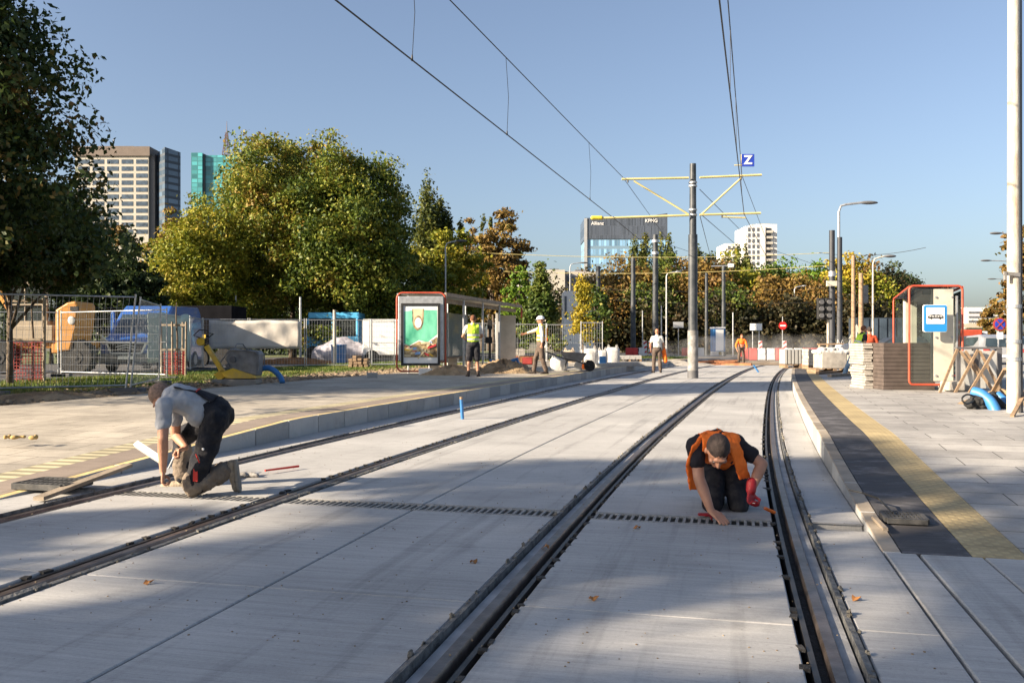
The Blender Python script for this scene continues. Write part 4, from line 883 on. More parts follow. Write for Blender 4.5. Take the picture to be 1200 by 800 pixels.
M['bagwhite'] = mat('bag_white', (.50,.49,.47), .7, .12, 4, bump=.6, bscale=7); M['bagtan'] = mat('bag_tan', (.50,.39,.27), .7, .12, 4, bump=.5, bscale=7)
M['yelmach'] = mat('machine_yellow', (.62,.40,.03), .5, .1, 3, dirt=(.25,.2,.15), dirtamt=.6); M['machgrey'] = mat('machine_grey', (.16,.16,.165), .55, .3, 6, dirt=(.30,.26,.2), dirtamt=.5)
M['chrome'] = mat('chrome', (.65,.65,.65), .3, .05, 3, metal=.1); M['palestone'] = mat('pale_stone', (.33,.305,.27), .85, .2, 5, bump=.4); M['rust'] = mat('rusty_steel', (.24,.095,.04), .8, .35, 3, bump=.3)
M['signblue'] = mat('sign_blue', (.02,.22,.55), .4, .05, 3); M['zblue'] = mat('sign_deep_blue', (.02,.05,.36), .4, .05, 3); M['signwhite'] = mat('sign_white', (.78,.78,.76), .4, .03, 3); M['ink'] = mat('ink_black', (.02,.02,.02), .5, .05)
M['whitepole'] = mat('pole_offwhite', (.43,.41,.36), .7, .08, 3, dirt=(.24,.15,.08), dirtamt=.8, dscale=2.2, stretch=(3,3,.8), bump=.2); M['light'] = mat('lamp_lens', (.55,.55,.5), .3)
def one(name, label, cat, mb, m, loc, group=None, **k): return tag(mb.build(name, m, None, loc=loc, **k), label, cat, group)
# ---- temporary mesh fences
def fence_panel(a, b, h, label, z0=.2, ta=(0,0), tb=(0,0), nx=None, sub=True, wire=.0028, post=.021):
    """a, b: ground ends (x,y); ta/tb: lean of the end posts at the top"""
    a, b = V((*a, z0)), V((*b, z0)); t = thing('fence_panel', label, 'fence', (a+b)/2, 'temporary mesh fence panels')
    A, B = a+V((ta[0], ta[1], h)), b+V((tb[0], tb[1], h)); L_ = (b-a).length
    for p, q in ((a, A), (b, B)): g = MB(); g.cyl(p, q, post, n=8); g.build('post', M['galv'], t, smooth=True)
    for f in (.06, .97): g = MB(); g.cyl(a.lerp(A, f), b.lerp(B, f), post*.85, n=8); g.build('rail', M['galv'], t, smooth=True)
    g = MB(); nx = nx or max(4, int(L_/.11))
    for i in range(1, nx): g.cyl(a.lerp(b, i/nx).lerp(A.lerp(B, i/nx), .06), a.lerp(b, i/nx).lerp(A.lerp(B, i/nx), .97), wire, n=4, cap=False)
    for i in range(1, 8):
        f = .06+.91*i/8; g.cyl(a.lerp(A, f), b.lerp(B, f), wire*(2.4 if i == 4 else 1), n=4, cap=False)
    g.build('wire_mesh', M['galv'], t)
    for p in (a, b): g = MB(); g.box(p+V((0,0,.01)), (.6,.2,.12)); g.build('foot_block', M['dkgrey'], t, bevel=.02)
    return t
pA, pB = P(-8,462,.2), P(147,458,.2); q = lambda v: (v.x, v.y)
fence_panel(q(pA), q(pB), 2.05, 'large leaning mesh fence panel at the left edge, nearest the camera', ta=(.12,0), tb=(.22,0))
pC = P(186,449,.2); fence_panel((pB.x+.08, pB.y+.05), q(pC), 2.0, 'short-looking mesh fence panel turning back beside the blue van', ta=(.22,0), tb=(.05,0))
p1 = P(-30,441,.2); p2 = P(68,440,.2); fence_panel(q(p1), q(p2), 2.0, 'mesh fence panel in front of the excavator cab')
p3 = P(184,446,.2); fence_panel((p2.x+.1, p2.y), (p3.x-.2, p3.y+1.2), 2.0, 'mesh fence panel in front of the big wheel of the excavator')
ROW = [(188,29.5),(223,33),(237,36),(292,36.5),(358,37),(434,37.5),(463,38)]
rl = ['mesh fence panel right of the blue van by the green sheet','narrow mesh fence panel between the red guard and the white banner','mesh fence panel carrying the left half of the white banner','mesh fence panel carrying the right half of the white banner','mesh fence panel in front of the blue truck and the linden trunks','mesh fence panel in front of the white trailer']
for i in range(6):
    (xa, Da), (xb, Db) = ROW[i], ROW[i+1]; a, b = G(xa, Da), G(xb, Db); d = (b-a).normalized()*.04
    fence_panel(q(a+d), q(b-d), 2.05, rl[i], z0=.15)
for i, (x0, x1, D) in enumerate(((596,640,44),(641,680,45),(681,706,40))):
    fence_panel(q(G(x0,D)), q(G(x1,D)), 2.0, ['mesh fence panel between the left shelter and the white helmet', 'mesh fence panel right of the man in the white helmet', 'mesh fence panel in front of the big white bags'][i], z0=.15)
for i, (x0, x1, D) in enumerate(((436,520,39),(520,596,42))):
    fence_panel(q(G(x0,D)), q(G(x1,D)), 2.0, ['mesh fence panel seen behind the advertisement', 'mesh fence panel seen through the left shelter'][i], z0=.15)
# sheets on the fences
def sheet(name, label, a, b, z0, z1, m, cat, sag=.05, seed=0, wav=.04):
    r = random.Random(seed); g = MB(); nx, nz = 28, 8; a, b = V(a), V(b); n = (b-a).normalized().cross(V((0,0,1)))
    for j in range(nz+1):
        for i in range(nx+1):
            f = i/nx; k = j/nz; p = a.lerp(b, f); z = lerp(z0, z1, k)+(sag*math.sin(f*9+seed)+sag*.5*math.sin(f*23))*(k)-sag*.4*math.sin(f*15)*(1-k)
            g.v.append(tuple(V((p.x, p.y, z))+n*(.03+wav*(math.sin(f*31+k*4)+math.sin(f*17-k*7))*.5)))
    for j in range(nz):
        for i in range(nx): g.f.append((j*(nx+1)+i, j*(nx+1)+i+1, (j+1)*(nx+1)+i+1, (j+1)*(nx+1)+i)); g.m.append(0)
    o = one(name, label, cat, g, m, V(((a.x+b.x)/2, (a.y+b.y)/2, z0)), smooth=True, bevel=None); s_ = o.modifiers.new('s', 'SOLIDIFY'); s_.thickness = .006; return o
sheet('tarpaulin_banner', 'long dirty white tarpaulin tied along the fence behind the plate compactor', G(245,36.2), G(352,36.8), .95, 2.1, M['sheet'], 'tarpaulin', .015, 2, .03)
M['greensheet'] = mat('pale_green_sheet', (.42,.52,.45), .5, .12, 2, bump=.4, bscale=4, dirt=(.45,.47,.4), dirtamt=.6)
sheet('printed_sheet', 'pale green plastic sheet hung on the fence beside the blue van', G(172,29.3), G(221,32.5), .55, 2.2, M['greensheet'], 'sheet', .03, 5, .02)
# ---- red plastic tree guards with stakes
def tree_guard(x, D, label, w_, hs, hm_, seed):
    p = G(x, D, .15); t = thing('tree_guard', label, 'tree guard', p, 'staked guards round young trees'); r = random.Random(seed)
    cs = [(-w_/2, -w_/3), (w_/2, -w_/3), (0.04, w_/2), (-.0, -w_/2.2)][: (4 if seed == 1 else 3)]
    for cx, cy in cs: g = MB(); g.cyl(p+V((cx, cy, -.1)), p+V((cx+r.uniform(-.03,.03), cy, hs)), .032, n=8); g.build('stake', M['woodgr'], t)
    g = MB(); ring = [(cs[0]), (cs[1]), (cs[2])]
    for i in range(3):
        a, b = V((*ring[i], 0)), V((*ring[(i+1)%3], 0))
        g.bar(p+a+V((0,0,hs-.1)), p+b+V((0,0,hs-.1)), .05, .06)
        g.bar(p+a+V((0,0,hm_)), p+b+V((0,0,hm_)), .05, .06)
    g.build('tie_rail', M['woodgr'], t); g = MB()
    for i in range(3):
        a, b = p+V((*ring[i], 0)), p+V((*ring[(i+1)%3], 0)); o_ = V((0,0,0))
        n = int((b-a).length/.075)
        for k in range(n+1): c = a.lerp(b, k/n)*1.0; g.bar(c+V((0,0,.03)), c+V((0,0,hm_-.03+r.uniform(-.03,.03))), .014, .008)
        for k in range(int(hm_/.085)): z = .04+k*.085; g.bar(a+V((0,0,z)), b+V((0,0,z+r.uniform(-.02,.02))), .008, .016)
    g.build('red_netting', M['redplast'], t)
    g = MB(); g.tube([p+V((0,0,0)), p+V((.02,0,1.2)), p+V((-.02,0,1.9)), p+V((.0,0,2.3))], [.03,.028,.022,.012], 7); g.build('sapling_trunk', M['bark'], t)
tree_guard(38, 23.5, 'staked young tree wrapped in red netting in front of the excavator', .95, 2.25, 1.15, 0)
tree_guard(207, 27.5, 'staked young tree with red guard in front of the pale green sheet', .72, 1.7, .85, 1)
# ---- wheeled excavator
p = G(62, 30, .16); t = thing('excavator', 'wheeled excavator with tan cab and orange engine cover behind the fence', 'excavator', p)
def wb(g, x0, x1, py0, py1, D0, D1, **k):      # box from photo extents at depth D0
    a, b = G(x0, D0).x, G(x1, D0).x; z1, z0 = H-(py0-400)*D0/F, H-(py1-400)*D0/F; g.box(((a+b)/2, (D0+D1)/2, (z0+z1)/2), (b-a, D1-D0, z1-z0), **k)
g = MB(); g.prism([(a, b) for a, b in ((G(66,30).x, .9),(G(84,30).x, .95),(G(91,30).x, 1.7),(G(93,30).x, 2.45),(G(90,30).x, 2.6),(G(80,30).x, 2.55),(G(66,30).x, 2.3))], 1.3, Matrix.Translation((0,29.9,0))); g.build('engine_cover', M['exo'], t, bevel=.06)
g = MB(); wb(g, 82, 91, 359, 364, 29.85, 29.95); g.build('vent', M['ink'], t)
g = MB(); g.ell((G(83,29.85).x, 29.88, 1.95), (.12,.02,.14)); g.build('badge', M['alu'], t)
g = MB(); wb(g, 8, 62, 381, 400, 30, 32.2); g.build('deck', M['tan'], t, bevel=.04)
g = MB()
for x0, x1 in ((10,14),(28,30),(52,55)):
    wb(g, x0, x1, 333, 384, 30.1, 30.2); wb(g, x0, x1, 333, 384, 31.6, 31.7)
wb(g, 9, 56, 330, 335, 30.05, 31.8); wb(g, 9, 56, 356, 358, 30.05, 30.15); wb(g, 9, 56, 376, 384, 30.08, 31.7); g.build('cab_frame', M['tan'], t, bevel=.02)
g = MB(); wb(g, 14, 28, 335, 376, 30.13, 30.16); g.build('cab_glass', M['glassdk'], t); g = MB(); wb(g, 30, 52, 335, 376, 30.13, 30.16); g.build('cab_glass', M['glassdk'], t); g = MB(); wb(g, 14, 52, 335, 376, 31.62, 31.65); g.build('cab_glass', M['glassdk'], t)
g = MB(); wb(g, 30, 44, 362, 384, 30.6, 31.2); g.build('seat', M['dkgrey'], t, bevel=.05)
g = MB(); wb(g, -20, 96, 400, 408, 30.2, 32); wb(g, 60, 86, 399, 414, 30.1, 32); g.build('chassis', M['exo'], t, bevel=.04)
for x, D in ((92,30.2),(88,32.3),(2,30.2),(-4,32.3)):
    g = MB(); c = V((G(x, D).x, D, .72)); g.cyl(c+V((0,-.25,0)), c+V((0,.25,0)), .56, n=28)
    for k in range(18): a = 2*math.pi*k/18; g.box(c+V((math.cos(a)*.57, 0, math.sin(a)*.57)), (.07,.48,.06), M=Matrix.Rotation(-a, 3, 'Y'))
    wl_ = g.build('wheel', M['rubberbk'], t, bevel=.02)
    g = MB(); g.cyl(c+V((0,-.27,0)), c+V((0,-.2,0)), .24, n=20); g.cyl(c+V((0,-.30,0)), c+V((0,-.2,0)), .09, n=12); g.build('rim', M['ink'], wl_)
g = MB(); g.tube([V((G(2,30).x,30.8,2.3)), V((G(-30,30).x,30.8,3.6)), V((G(-70,30).x,30.8,2.4))], .22, 8); g.build('boom', M['exo'], t)
# ---- blue van, front view with the driver's door open
def van():
    D = 31.5; c = G(149, D, .16); t = thing('van', 'blue panel van parked nose toward the camera with its door open', 'van', c); s = D/F
    yaw = math.radians(2); R = Matrix.Rotation(yaw, 4, 'Z'); T = Matrix.Translation(c) @ R
    # side profile (y forward toward camera is -), extruded across the width
    prof = [(0,.35),(0,.95),(.12,1.12),(.85,1.30),(1.65,2.15),(2.1,2.42),(5.2,2.48),(5.4,2.2),(5.4,.35)]
    g = MB(); n = len(prof); W_ = 1.02
    def pt(y, z, sx): 
        tuck = 1 if z < 1.3 else 1-.13*(z-1.3); return T @ V((sx*W_*tuck*(.90 if y < .1 else 1), y, z))
    vs = [pt(y, z, -1) for y, z in prof]+[pt(y, z, 1) for y, z in prof]
    g.add(vs, [(i,(i+1)%n,n+(i+1)%n,n+i) for i in range(n)]+[tuple(range(n-1,-1,-1)), tuple(range(n,2*n))]); g.build('body', M['bluep'], t, bevel=.07, seg=3, smooth=False)
    g = MB(); a = lambda x, y, z: T @ V((x, y, z))
    nrm = V((0,-.85,.8)).normalized()*.012
    g.add([a(-.85,.93,1.39)+nrm, a(.85,.93,1.39)+nrm, a(.78,1.62,2.10)+nrm, a(-.78,1.62,2.10)+nrm], [(0,1,2,3)]); g.add([a(-.85,.93,1.37), a(.85,.93,1.37), a(.78,1.62,2.08), a(-.78,1.62,2.08)], [(3,2,1,0)]); g.build('windscreen', M['winglass'], t)
    g = MB(); g.box(a(0,-.03,.50), (1.95,.22,.34), yaw); g.build('bumper', M['plastgr'], t, bevel=.06)
    g = MB(); g.prism([(-.66,1.02),(.66,1.02),(.52,.70),(-.52,.70)], .08, T @ Matrix.Translation((0,-.06,0))); g.build('grille', M['ink'], t, bevel=.02)
    g = MB(); pts = [(-.68,1.04),(.68,1.04),(.53,.68),(-.53,.68),(-.68,1.04)]
    for (x0,z0),(x1,z1) in zip(pts, pts[1:]): g.bar(a(x0,-.09,z0), a(x1,-.09,z1), .05, .05)
    g.bar(a(-.35,-.10,.90), a(0,-.10,.97), .03,.03); g.bar(a(.35,-.10,.90), a(0,-.10,.97), .03,.03); g.bar(a(-.3,-.10,.82), a(0,-.10,.89), .03,.03); g.bar(a(.3,-.10,.82), a(0,-.10,.89), .03,.03); g.build('grille_surround', M['chrome'], t)
    for sx in (-1, 1):
        g = MB(); g.prism([(sx*.62,1.0),(sx*.90,1.30),(sx*.95,1.12),(sx*.80,.88)] if sx > 0 else [(-.80,.88),(-.95,1.12),(-.90,1.30),(-.62,1.0)], .10, T @ Matrix.Translation((0,.02,0))); g.build('headlight', M['light'], t)
        g = MB(); g.box(a(sx*1.15,1.15,1.42), (.20,.10,.28), yaw); g.build('mirror', M['ink'], t, bevel=.03)
        for yy in (.95, 4.3): g = MB(); cc = a(sx*.90, yy, .36); ax_ = (R @ V((1,0,0))).to_3d(); g.cyl(cc-ax_*.12, cc+ax_*.12, .34, n=24); w_ = g.build('wheel', M['rubberbk'], t, bevel=.02); g = MB(); g.cyl(cc+ax_*sx*.10, cc+ax_*sx*.13, .2, n=16); g.build('rim', M['alu'], w_)
        g = MB(); g.prism([(sx*.0,0)]*0+[(1.45,1.42),(2.5,1.42),(2.5,2.1),(1.95,2.1)], .012, T @ Matrix.Translation((sx*.965,0,0)) @ Matrix.Rotation(math.pi/2, 4, 'Z')); g.build('side_window', M['winglass'], t)
    g = MB(); g.box(a(0,-.16,.52), (.52,.02,.12), yaw); g.build('number_plate', M['signwhite'], t)
    # open door, left in the picture
    dR = Matrix.Rotation(yaw+math.radians(-62), 4, 'Z'); dT = Matrix.Translation(a(-1.0,1.35,0)) @ dR
    g = MB(); fr_ = [(0,.45),(1.0,.45),(1.02,1.35),(.62,2.12),(.25,2.18),(-.02,1.4)]; 
    g.prism([(-x, z) for x, z in [(0,.45),(1.0,.45),(1.02,1.38),(0,1.38)]][::-1], .07, dT)
    for (x0,z0),(x1,z1) in zip([(0,1.36),(.3,2.16),(.9,2.16),(1.0,1.36)], [(.3,2.16),(.9,2.16),(1.0,1.36)]): g.bar(dT @ V((-x0,.03,z0)), dT @ V((-x1,.03,z1)), .07, .07)
    dd = g.build('open_door', M['bluep'], t, bevel=.015); g = MB(); g.prism([(-.04,1.38),(-.3,2.12),(-.88,2.12),(-.97,1.38)][::-1], .01, dT @ Matrix.Translation((0,.03,0))); g.build('door_glass', M['glassdk'], dd)
van()
# ---- generic cars for the far street
def carg(label, x, D, yaw, paint, kind='hatch', z=0.0, name='parked_car'):
    c = G(x, D, z); t = thing(name, label, 'car', c, 'cars parked in the right street'); T = Matrix.Translation(c) @ Matrix.Rotation(yaw, 4, 'Z')
    pr = [(-2.1,.32),(-2.15,.75),(-2.0,.98),(-1.75,1.42),(-1.2,1.56),(.35,1.5),(1.15,1.02),(1.95,.88),(2.15,.6),(2.1,.32)]
    g = MB(); n = len(pr)
    vs = []
    for sx in (-1, 1):
        for y, z_ in pr: vs.append(T @ V((sx*.88*(1 if z_ < 1.0 else .82), y, z_)))
    g.add(vs, [(i,(i+1)%n,n+(i+1)%n,n+i) for i in range(n)]+[tuple(range(n-1,-1,-1)), tuple(range(n,2*n))]); g.build('body', paint, t, bevel=.08, seg=3)
    a = lambda x_, y, z_: T @ V((x_, y, z_)); g = MB()
    g.add([a(-.72,-2.0,1.04), a(.72,-2.0,1.04), a(.62,-1.80,1.40), a(-.62,-1.80,1.40)], [(0,1,2,3)]); g.v = [tuple(V(v)-(T.to_3x3() @ V((0,.03,0)))) for v in g.v]; g.build('rear_window', M['winglass'], t)
    for sx in (-1, 1):
        g = MB(); g.box(a(sx*.70,-2.12,.85), (.26,.10,.16), yaw); g.build('tail_light', M['redplast'], t, bevel=.02)
        g = MB(); g.add([a(sx*.80,-1.5,1.06), a(sx*.80,.85,1.06), a(sx*.745,.30,1.42), a(sx*.735,-1.3,1.45)], [(0,1,2,3)]); g.v = [tuple(V(v)+(T.to_3x3() @ V((sx*.035,0,0)))) for v in g.v]; g.build('side_window', M['winglass'], t)
        for y in (-1.35, 1.35): g = MB(); ax_ = T.to_3x3() @ V((1,0,0)); cc = a(sx*.78, y, .32); g.cyl(cc-ax_*.11, cc+ax_*.11, .32, n=20); g.build('wheel', M['rubberbk'], t)
    g = MB(); g.box(a(0,-2.16,.62), (.5,.03,.11), yaw); g.build('number_plate', M['signwhite'], t)
    return t
M['carred'] = mat('car_red', (.28,.02,.02), .3, .05, coat=.5); M['carsil'] = mat('car_silver', (.36,.37,.38), .3, .05, metal=.4, coat=.5); M['cardk'] = mat('car_dark', (.03,.035,.045), .3, .1, coat=.5); M['carwh'] = mat('car_white', (.62,.63,.63), .35, .05, coat=.3)
carg('dark grey estate car seen from behind, just right of the red shelter post', 1139, 50, -.12, M['cardk'])
carg('silver car seen from behind beyond the barrier', 1155, 41, -.15, M['carsil'])
carg('small dark red car mostly hidden by the red shelter post', 1131, 55, -.12, M['carred'])
carg('white car beyond the street at the right behind the no-stopping sign', 1176, 62, -.5, M['carwh'])
carg('dark car parked behind the no-stopping sign', 1171, 52, .2, M['cardk'])
carg('small dark car glimpsed through the lower glass of the right shelter', 1047, 58, 1.5, M['cardk'])
p = G(1140, 100, 0); t = thing('lorry', 'red lorry with covered load far down the right street', 'lorry', p)
g = MB(); wb(g, 1126, 1152, 386, 397, 100, 107); g.build('load_cover', M['red'], t, bevel=.15); g = MB(); wb(g, 1124, 1152, 397, 402, 100, 107); g.build('chassis', M['dkgrey'], t)
g = MB(); wb(g, 1152, 1158, 388, 401, 101, 103.5); g.build('cab', M['carwh'], t, bevel=.1)
for x in (1129, 1134, 1148): g = MB(); c = V((G(x, 100).x, 99.9, .5)); g.cyl(c+V((0,-.1,0)), c+V((0,.4,0)), .5, n=16); g.build('wheel', M['rubberbk'], t)
# ---- light blue truck, white trailer behind the fence
D = 50.0; p = G(385, D, .16); t = thing('truck', 'light blue crew-cab truck behind the linden trunks', 'truck', p)
g = MB(); wb(g, 359, 420, 394, 408, D, D+2.2); g.build('body', M['ltblue'], t, bevel=.06)
g = MB(); wb(g, 361, 421, 366, 373, D+.1, D+2.1); wb(g, 359, 362, 373, 394, D+.05, D+2.1); wb(g, 388, 391, 373, 394, D+.05, D+2.1); wb(g, 417, 420, 373, 394, D+.05, D+2.1); g.build('cab_roof', M['ltblue'], t, bevel=.05)
g = MB(); wb(g, 362, 388, 373, 394, D+.12, D+.16); wb(g, 391, 417, 373, 394, D+.12, D+.16); g.build('window', M['glassdk'], t)
g = MB(); wb(g, 361, 418, 408, 413, D+.3, D+2); g.build('chassis', M['dkgrey'], t)
for x in (367, 411): g = MB(); c = V((G(x, D).x, D, .55)); g.cyl(c, c+V((0,.3,0)), .46, n=20); g.build('wheel', M['rubberbk'], t)
p = G(452, 47, .16); t = thing('trailer', 'white box trailer behind the fence left of the advertisement', 'trailer', p)
g = MB(); wb(g, 425, 520, 374, 416, 47, 49.5); g.build('box', M['white'], t, bevel=.04); g = MB(); wb(g, 430, 515, 416, 421, 47.3, 49); g.build('chassis', M['dkgrey'], t)
for x in (436, 500): g = MB(); c = V((G(x, 47).x, 47, .42)); g.cyl(c, c+V((0,.3,0)), .38, n=20); g.build('wheel', M['rubberbk'], t)
g = MB(); g.caps(G(377,48,.5), G(400,48,.65), .55, .85); g.caps(G(400,48,.65), G(425,48,.5), .85, .6); tag(fuse(g, 'covered_heap', mat('grey_cover', (.30,.29,.33), .7, .2, 2, bump=.5, bscale=4), None, .06, 3, .2, .5, loc=G(400,48,.15)), 'grey sheeted heap beside the light blue truck', 'covered heap')
# large dark vehicle (black lorry body) behind the sheet at 225-245
D = 40.0; t = thing('dark_trailer', 'dark trailer with yellow lamp between the blue van and the white tarpaulin', 'trailer', G(240, D, .15))
g = MB(); wb(g, 212, 272, 358, 404, D, D+2.2); g.build('box', mat('matt_black', (.012,.012,.014), 1, .2, 2, spec=0), t, bevel=.03); g = MB(); wb(g, 228, 241, 392, 400, D-.06, D+.1); g.build('lamp_panel', M['yelmach'], t)
for x in (226, 232, 262): g = MB(); c = V((G(x, D).x, D-.02, .5)); g.cyl(c, c+V((0,.3,0)), .44, n=20); g.build('wheel', M['rubberbk'], t)
# timber stack, small kerb lump, blue bin
t = thing('timber_stack', 'small stack of square timber ends under the fence left of the advertisement', 'timber', G(422,35.5,.2)); r = random.Random(3)
for i, (x, z) in enumerate(((411,.28),(411,.40),(411,.52),(416.5,.28),(416.5,.40),(416.5,.52),(416.5,.64),(422,.28),(422,.40),(422,.54),(428,.28),(428,.40),(428,.52))):
    g = MB(); g.box((G(x,35.5).x, 35.9, z), (.15,.9,.10), r.uniform(-.08,.08)); g.build('beam', M['wood'], t, bevel=.006)
one('kerb_stone', 'loose grey kerb stone lying on the dirt verge', 'stone', (lambda g: (g.box(P(436,442,.25)+V((0,0,.05)), (.30,.2,.16), .1), g)[1])(MB()), M['kerb'], P(436,442,.2), bevel=.015)
g = MB(); c = G(397, 44, .2); g.cyl(c, c+V((0,0,.85)), .33, .38, 18); g.cyl(c+V((0,0,.85)), c+V((0,0,.9)), .4, .4, 18); one('barrel', 'blue plastic barrel at the foot of the linden trunk', 'barrel', g, M['blue'], c, bevel=.01)
def pole(name, label, x, top, bot, D, r, m, cat='pole', z0=.1, r1=None, group=None):
    p = G(x, D, z0-.1); g = MB(); zt = H-(top-400)*D/F; t = thing(name, label, cat, p, group); g.cyl(p, (p.x, p.y, zt), r, r1 or r*.8, 14); g.build('shaft', m, t, smooth=True); return t, p, zt
pole('white_post', 'pale round post in front of the light blue truck', 392, 363, 417, 42, .09, M['whitepole'])
pole('street_post', 'thin pale post left of the linden trunk, behind the tarpaulin', 276, 345, 405, 50, .08, M['galv']); pole('street_post', 'pale post in front of the left linden trunk', 352, 348, 400, 48, .07, M['galv'])
t, p, zt = pole('sign_post', 'small light blue road sign over the excavator', 145, 352, 430, 44, .03, M['galv'], 'road sign'); g = MB(); wb(g, 142, 150, 351, 357, 43.9, 43.95); g.build('sign_plate', M['signblue'], t)
# ---- plate compactor on the dirt
b0 = P(270,450,.22); t = thing('plate_compactor', 'yellow and grey plate compactor with its handle tipped back on the dirt verge', 'compactor', b0); D = b0.y; s = D/F
X_ = lambda px: (px-600)*s
Zc = lambda py: H-(py-400)*s
g = MB(); g.prism([(X_(252),Zc(444)),(X_(303),Zc(444)),(X_(304),Zc(449)),(X_(298),Zc(452.5)),(X_(280),Zc(452.5)),(X_(252),Zc(447))], .55, Matrix.Translation((0,D-.25,0))); g.build('base_plate', M['machgrey'], t, bevel=.012)
g = MB(); g.prism([(X_(268),Zc(443)),(X_(304),Zc(443)),(X_(303),Zc(440)),(X_(276),Zc(431)),(X_(262),Zc(436))], .50, Matrix.Translation((0,D-.22,0))); g.build('yellow_skirt', M['yelmach'], t, bevel=.015)
g = MB(); g.prism([(X_(280),Zc(434)),(X_(304),Zc(440)),(X_(306),Zc(415)),(X_(304),Zc(411)),(X_(283),Zc(410)),(X_(272),Zc(408)),(X_(266),Zc(420)),(X_(272),Zc(432))], .44, Matrix.Translation((0,D-.18,0))); g.build('engine_cover', M['machgrey'], t, bevel=.03)
g = MB()
for yy in (D-.22, D+.28): g.tube([V((X_(262),yy,Zc(424))), V((X_(272),yy,Zc(410))), V((X_(292),yy,Zc(410.5))), V((X_(302),yy,Zc(412))), V((X_(306),yy,Zc(416))), V((X_(306),yy,Zc(434)))], .014, 8)
g.tube([V((X_(276),D-.2,Zc(410))), V((X_(279),D-.1,Zc(403))), V((X_(283),D+.1,Zc(403))), V((X_(286),D+.25,Zc(410)))], .014, 8); g.build('roll_frame', M['machgrey'], t, smooth=True)
g = MB(); g.cyl((X_(276),D-.20,Zc(421)), (X_(276),D-.24,Zc(421)), .075, n=18); g.cyl((X_(270),D-.20,Zc(428)), (X_(270),D-.23,Zc(428)), .05, n=14); g.build('recoil_starter', M['dkgrey'], t)
g = MB(); g.bar((X_(263),D,Zc(438)), (X_(242),D,Zc(405)), .12, .10, up=(0,1,0)); g.build('drawbar', M['yelmach'], t, bevel=.015)
g = MB(); g.cyl((X_(236),D-.08,Zc(400)), (X_(236),D+.08,Zc(400)), .10, n=16); g.build('pivot_head', M['yelmach'], t, bevel=.01)
g = MB(); 
pts = [V((X_(238),D-.2,Zc(396))), V((X_(231),D-.25,Zc(393))), V((X_(238),D-.25,Zc(386.5))), V((X_(248),D-.25,Zc(387.5))), V((X_(248),D-.25,Zc(390))), V((X_(246),D+.25,Zc(391))), V((X_(240),D+.2,Zc(396)))]
g.tube(pts, .014, 8); g.bar((X_(240),D,Zc(402)), (X_(243),D,Zc(396)), .1, .06); g.build('handle', M['ink'], t, smooth=True)
g = MB(); g.bar((X_(256),D-.05,Zc(436)), (X_(262),D-.05,Zc(444)), .18, .16, up=(0,1,0)); g.build('hinge', M['yelmach'], t, bevel=.01)
# blue drain hose behind it
def hose(label, pts, r, m, loc, name='drain_hose', rings=.03):
    P_ = [V(p) for p in pts]; C_ = []
    for i in range(len(P_)-1):
        p0, p1_, p2, p3_ = P_[max(i-1,0)], P_[i], P_[i+1], P_[min(i+2, len(P_)-1)]
        for k in range(8):
            u = k/8; C_.append(.5*((2*p1_)+(p2-p0)*u+(2*p0-5*p1_+4*p2-p3_)*u*u+(3*p1_-p0-3*p2+p3_)*u**3))
    C_.append(P_[-1]); D_ = [C_[0]]
    L_ = [0]
    for a, b in zip(C_, C_[1:]): L_.append(L_[-1]+(b-a).length)
    n = int(L_[-1]/rings*2); out = []; rr = []
    for i in range(n+1):
        s_ = L_[-1]*i/n; k = max(0, min(len(L_)-2, next((j for j in range(len(L_)-1) if L_[j+1] >= s_), len(L_)-2))); out.append(C_[k].lerp(C_[k+1], (s_-L_[k])/max(1e-6, L_[k+1]-L_[k]))); rr.append(r*(1 if i % 2 else .93))
    g = MB(); g.tube(out, rr, 14); return one(name, label, 'hose', g, m, loc, smooth=True, bevel=None)
z_ = lambda px, py, dd=0: V(((px-600)*(D+dd)/F, D+dd, H-(py-400)*(D+dd)/F))
hose('curved blue hose behind the yellow plate compactor', [z_(303,433,.3), z_(313,431,.3), z_(321,434,.25), z_(328,441,.2), z_(331,448,.1)], .07, M['blue'], z_(331,448))
# ---- central pole
c = P(812,443,0); c.x = (812-600)*30.52/F; t = thing('catenary_pole', 'tall grey centre pole with yellow cross arms standing between the tracks', 'pole', c); sc = 30.52/F; Zp = lambda py: H-(py-400)*sc; Xp = lambda px: (px-600)*sc
g = MB(); g.cyl((c.x,c.y,.0), (c.x,c.y,Zp(434)), .185, n=24); g.build('base_collar', M['dkgrey'], t, smooth=True)
g = MB(); g.cyl((c.x,c.y,Zp(434)), (c.x,c.y,Zp(387)), .178, n=24); g.build('concrete_sleeve', M['polecon'], t, smooth=True)
g = MB(); g.cyl((c.x,c.y,Zp(387)), (c.x,c.y,Zp(275)), .155, n=24); g.build('lower_shaft', M['polegrey'], t, smooth=True)
g = MB(); g.cyl((c.x,c.y,Zp(275)), (c.x,c.y,Zp(192)), .120, .108, 24); g.build('upper_shaft', M['polegrey'], t, smooth=True)
for py in (214, 218, 246, 252): g = MB(); g.cyl((c.x,c.y,Zp(py)-.03), (c.x,c.y,Zp(py)+.03), .145, n=20); g.build('clamp', M['galv'], t)
y = c.y-.16
for a, b, w_ in (((728,211),(806,209.5),.075), ((819,209),(891,206),.075), ((700,256.5),(806,253),.075), ((819,252.5),(890,250.5),.075), ((742,213),(806,252),.06), ((867,210),(821,252),.06)):
    g = MB(); g.cyl((Xp(a[0]), y, Zp(a[1])), (Xp(b[0]), y, Zp(b[1])), w_*.5, n=8); g.build('cross_arm', M['yelarm'], t, smooth=True)
g = MB(); g.caps((Xp(694), y, Zp(256)), (Xp(704), y, Zp(256)), .07, .07); g.build('insulator', mat('insulator_yellow', (.65,.5,.05), .5), t, smooth=True)
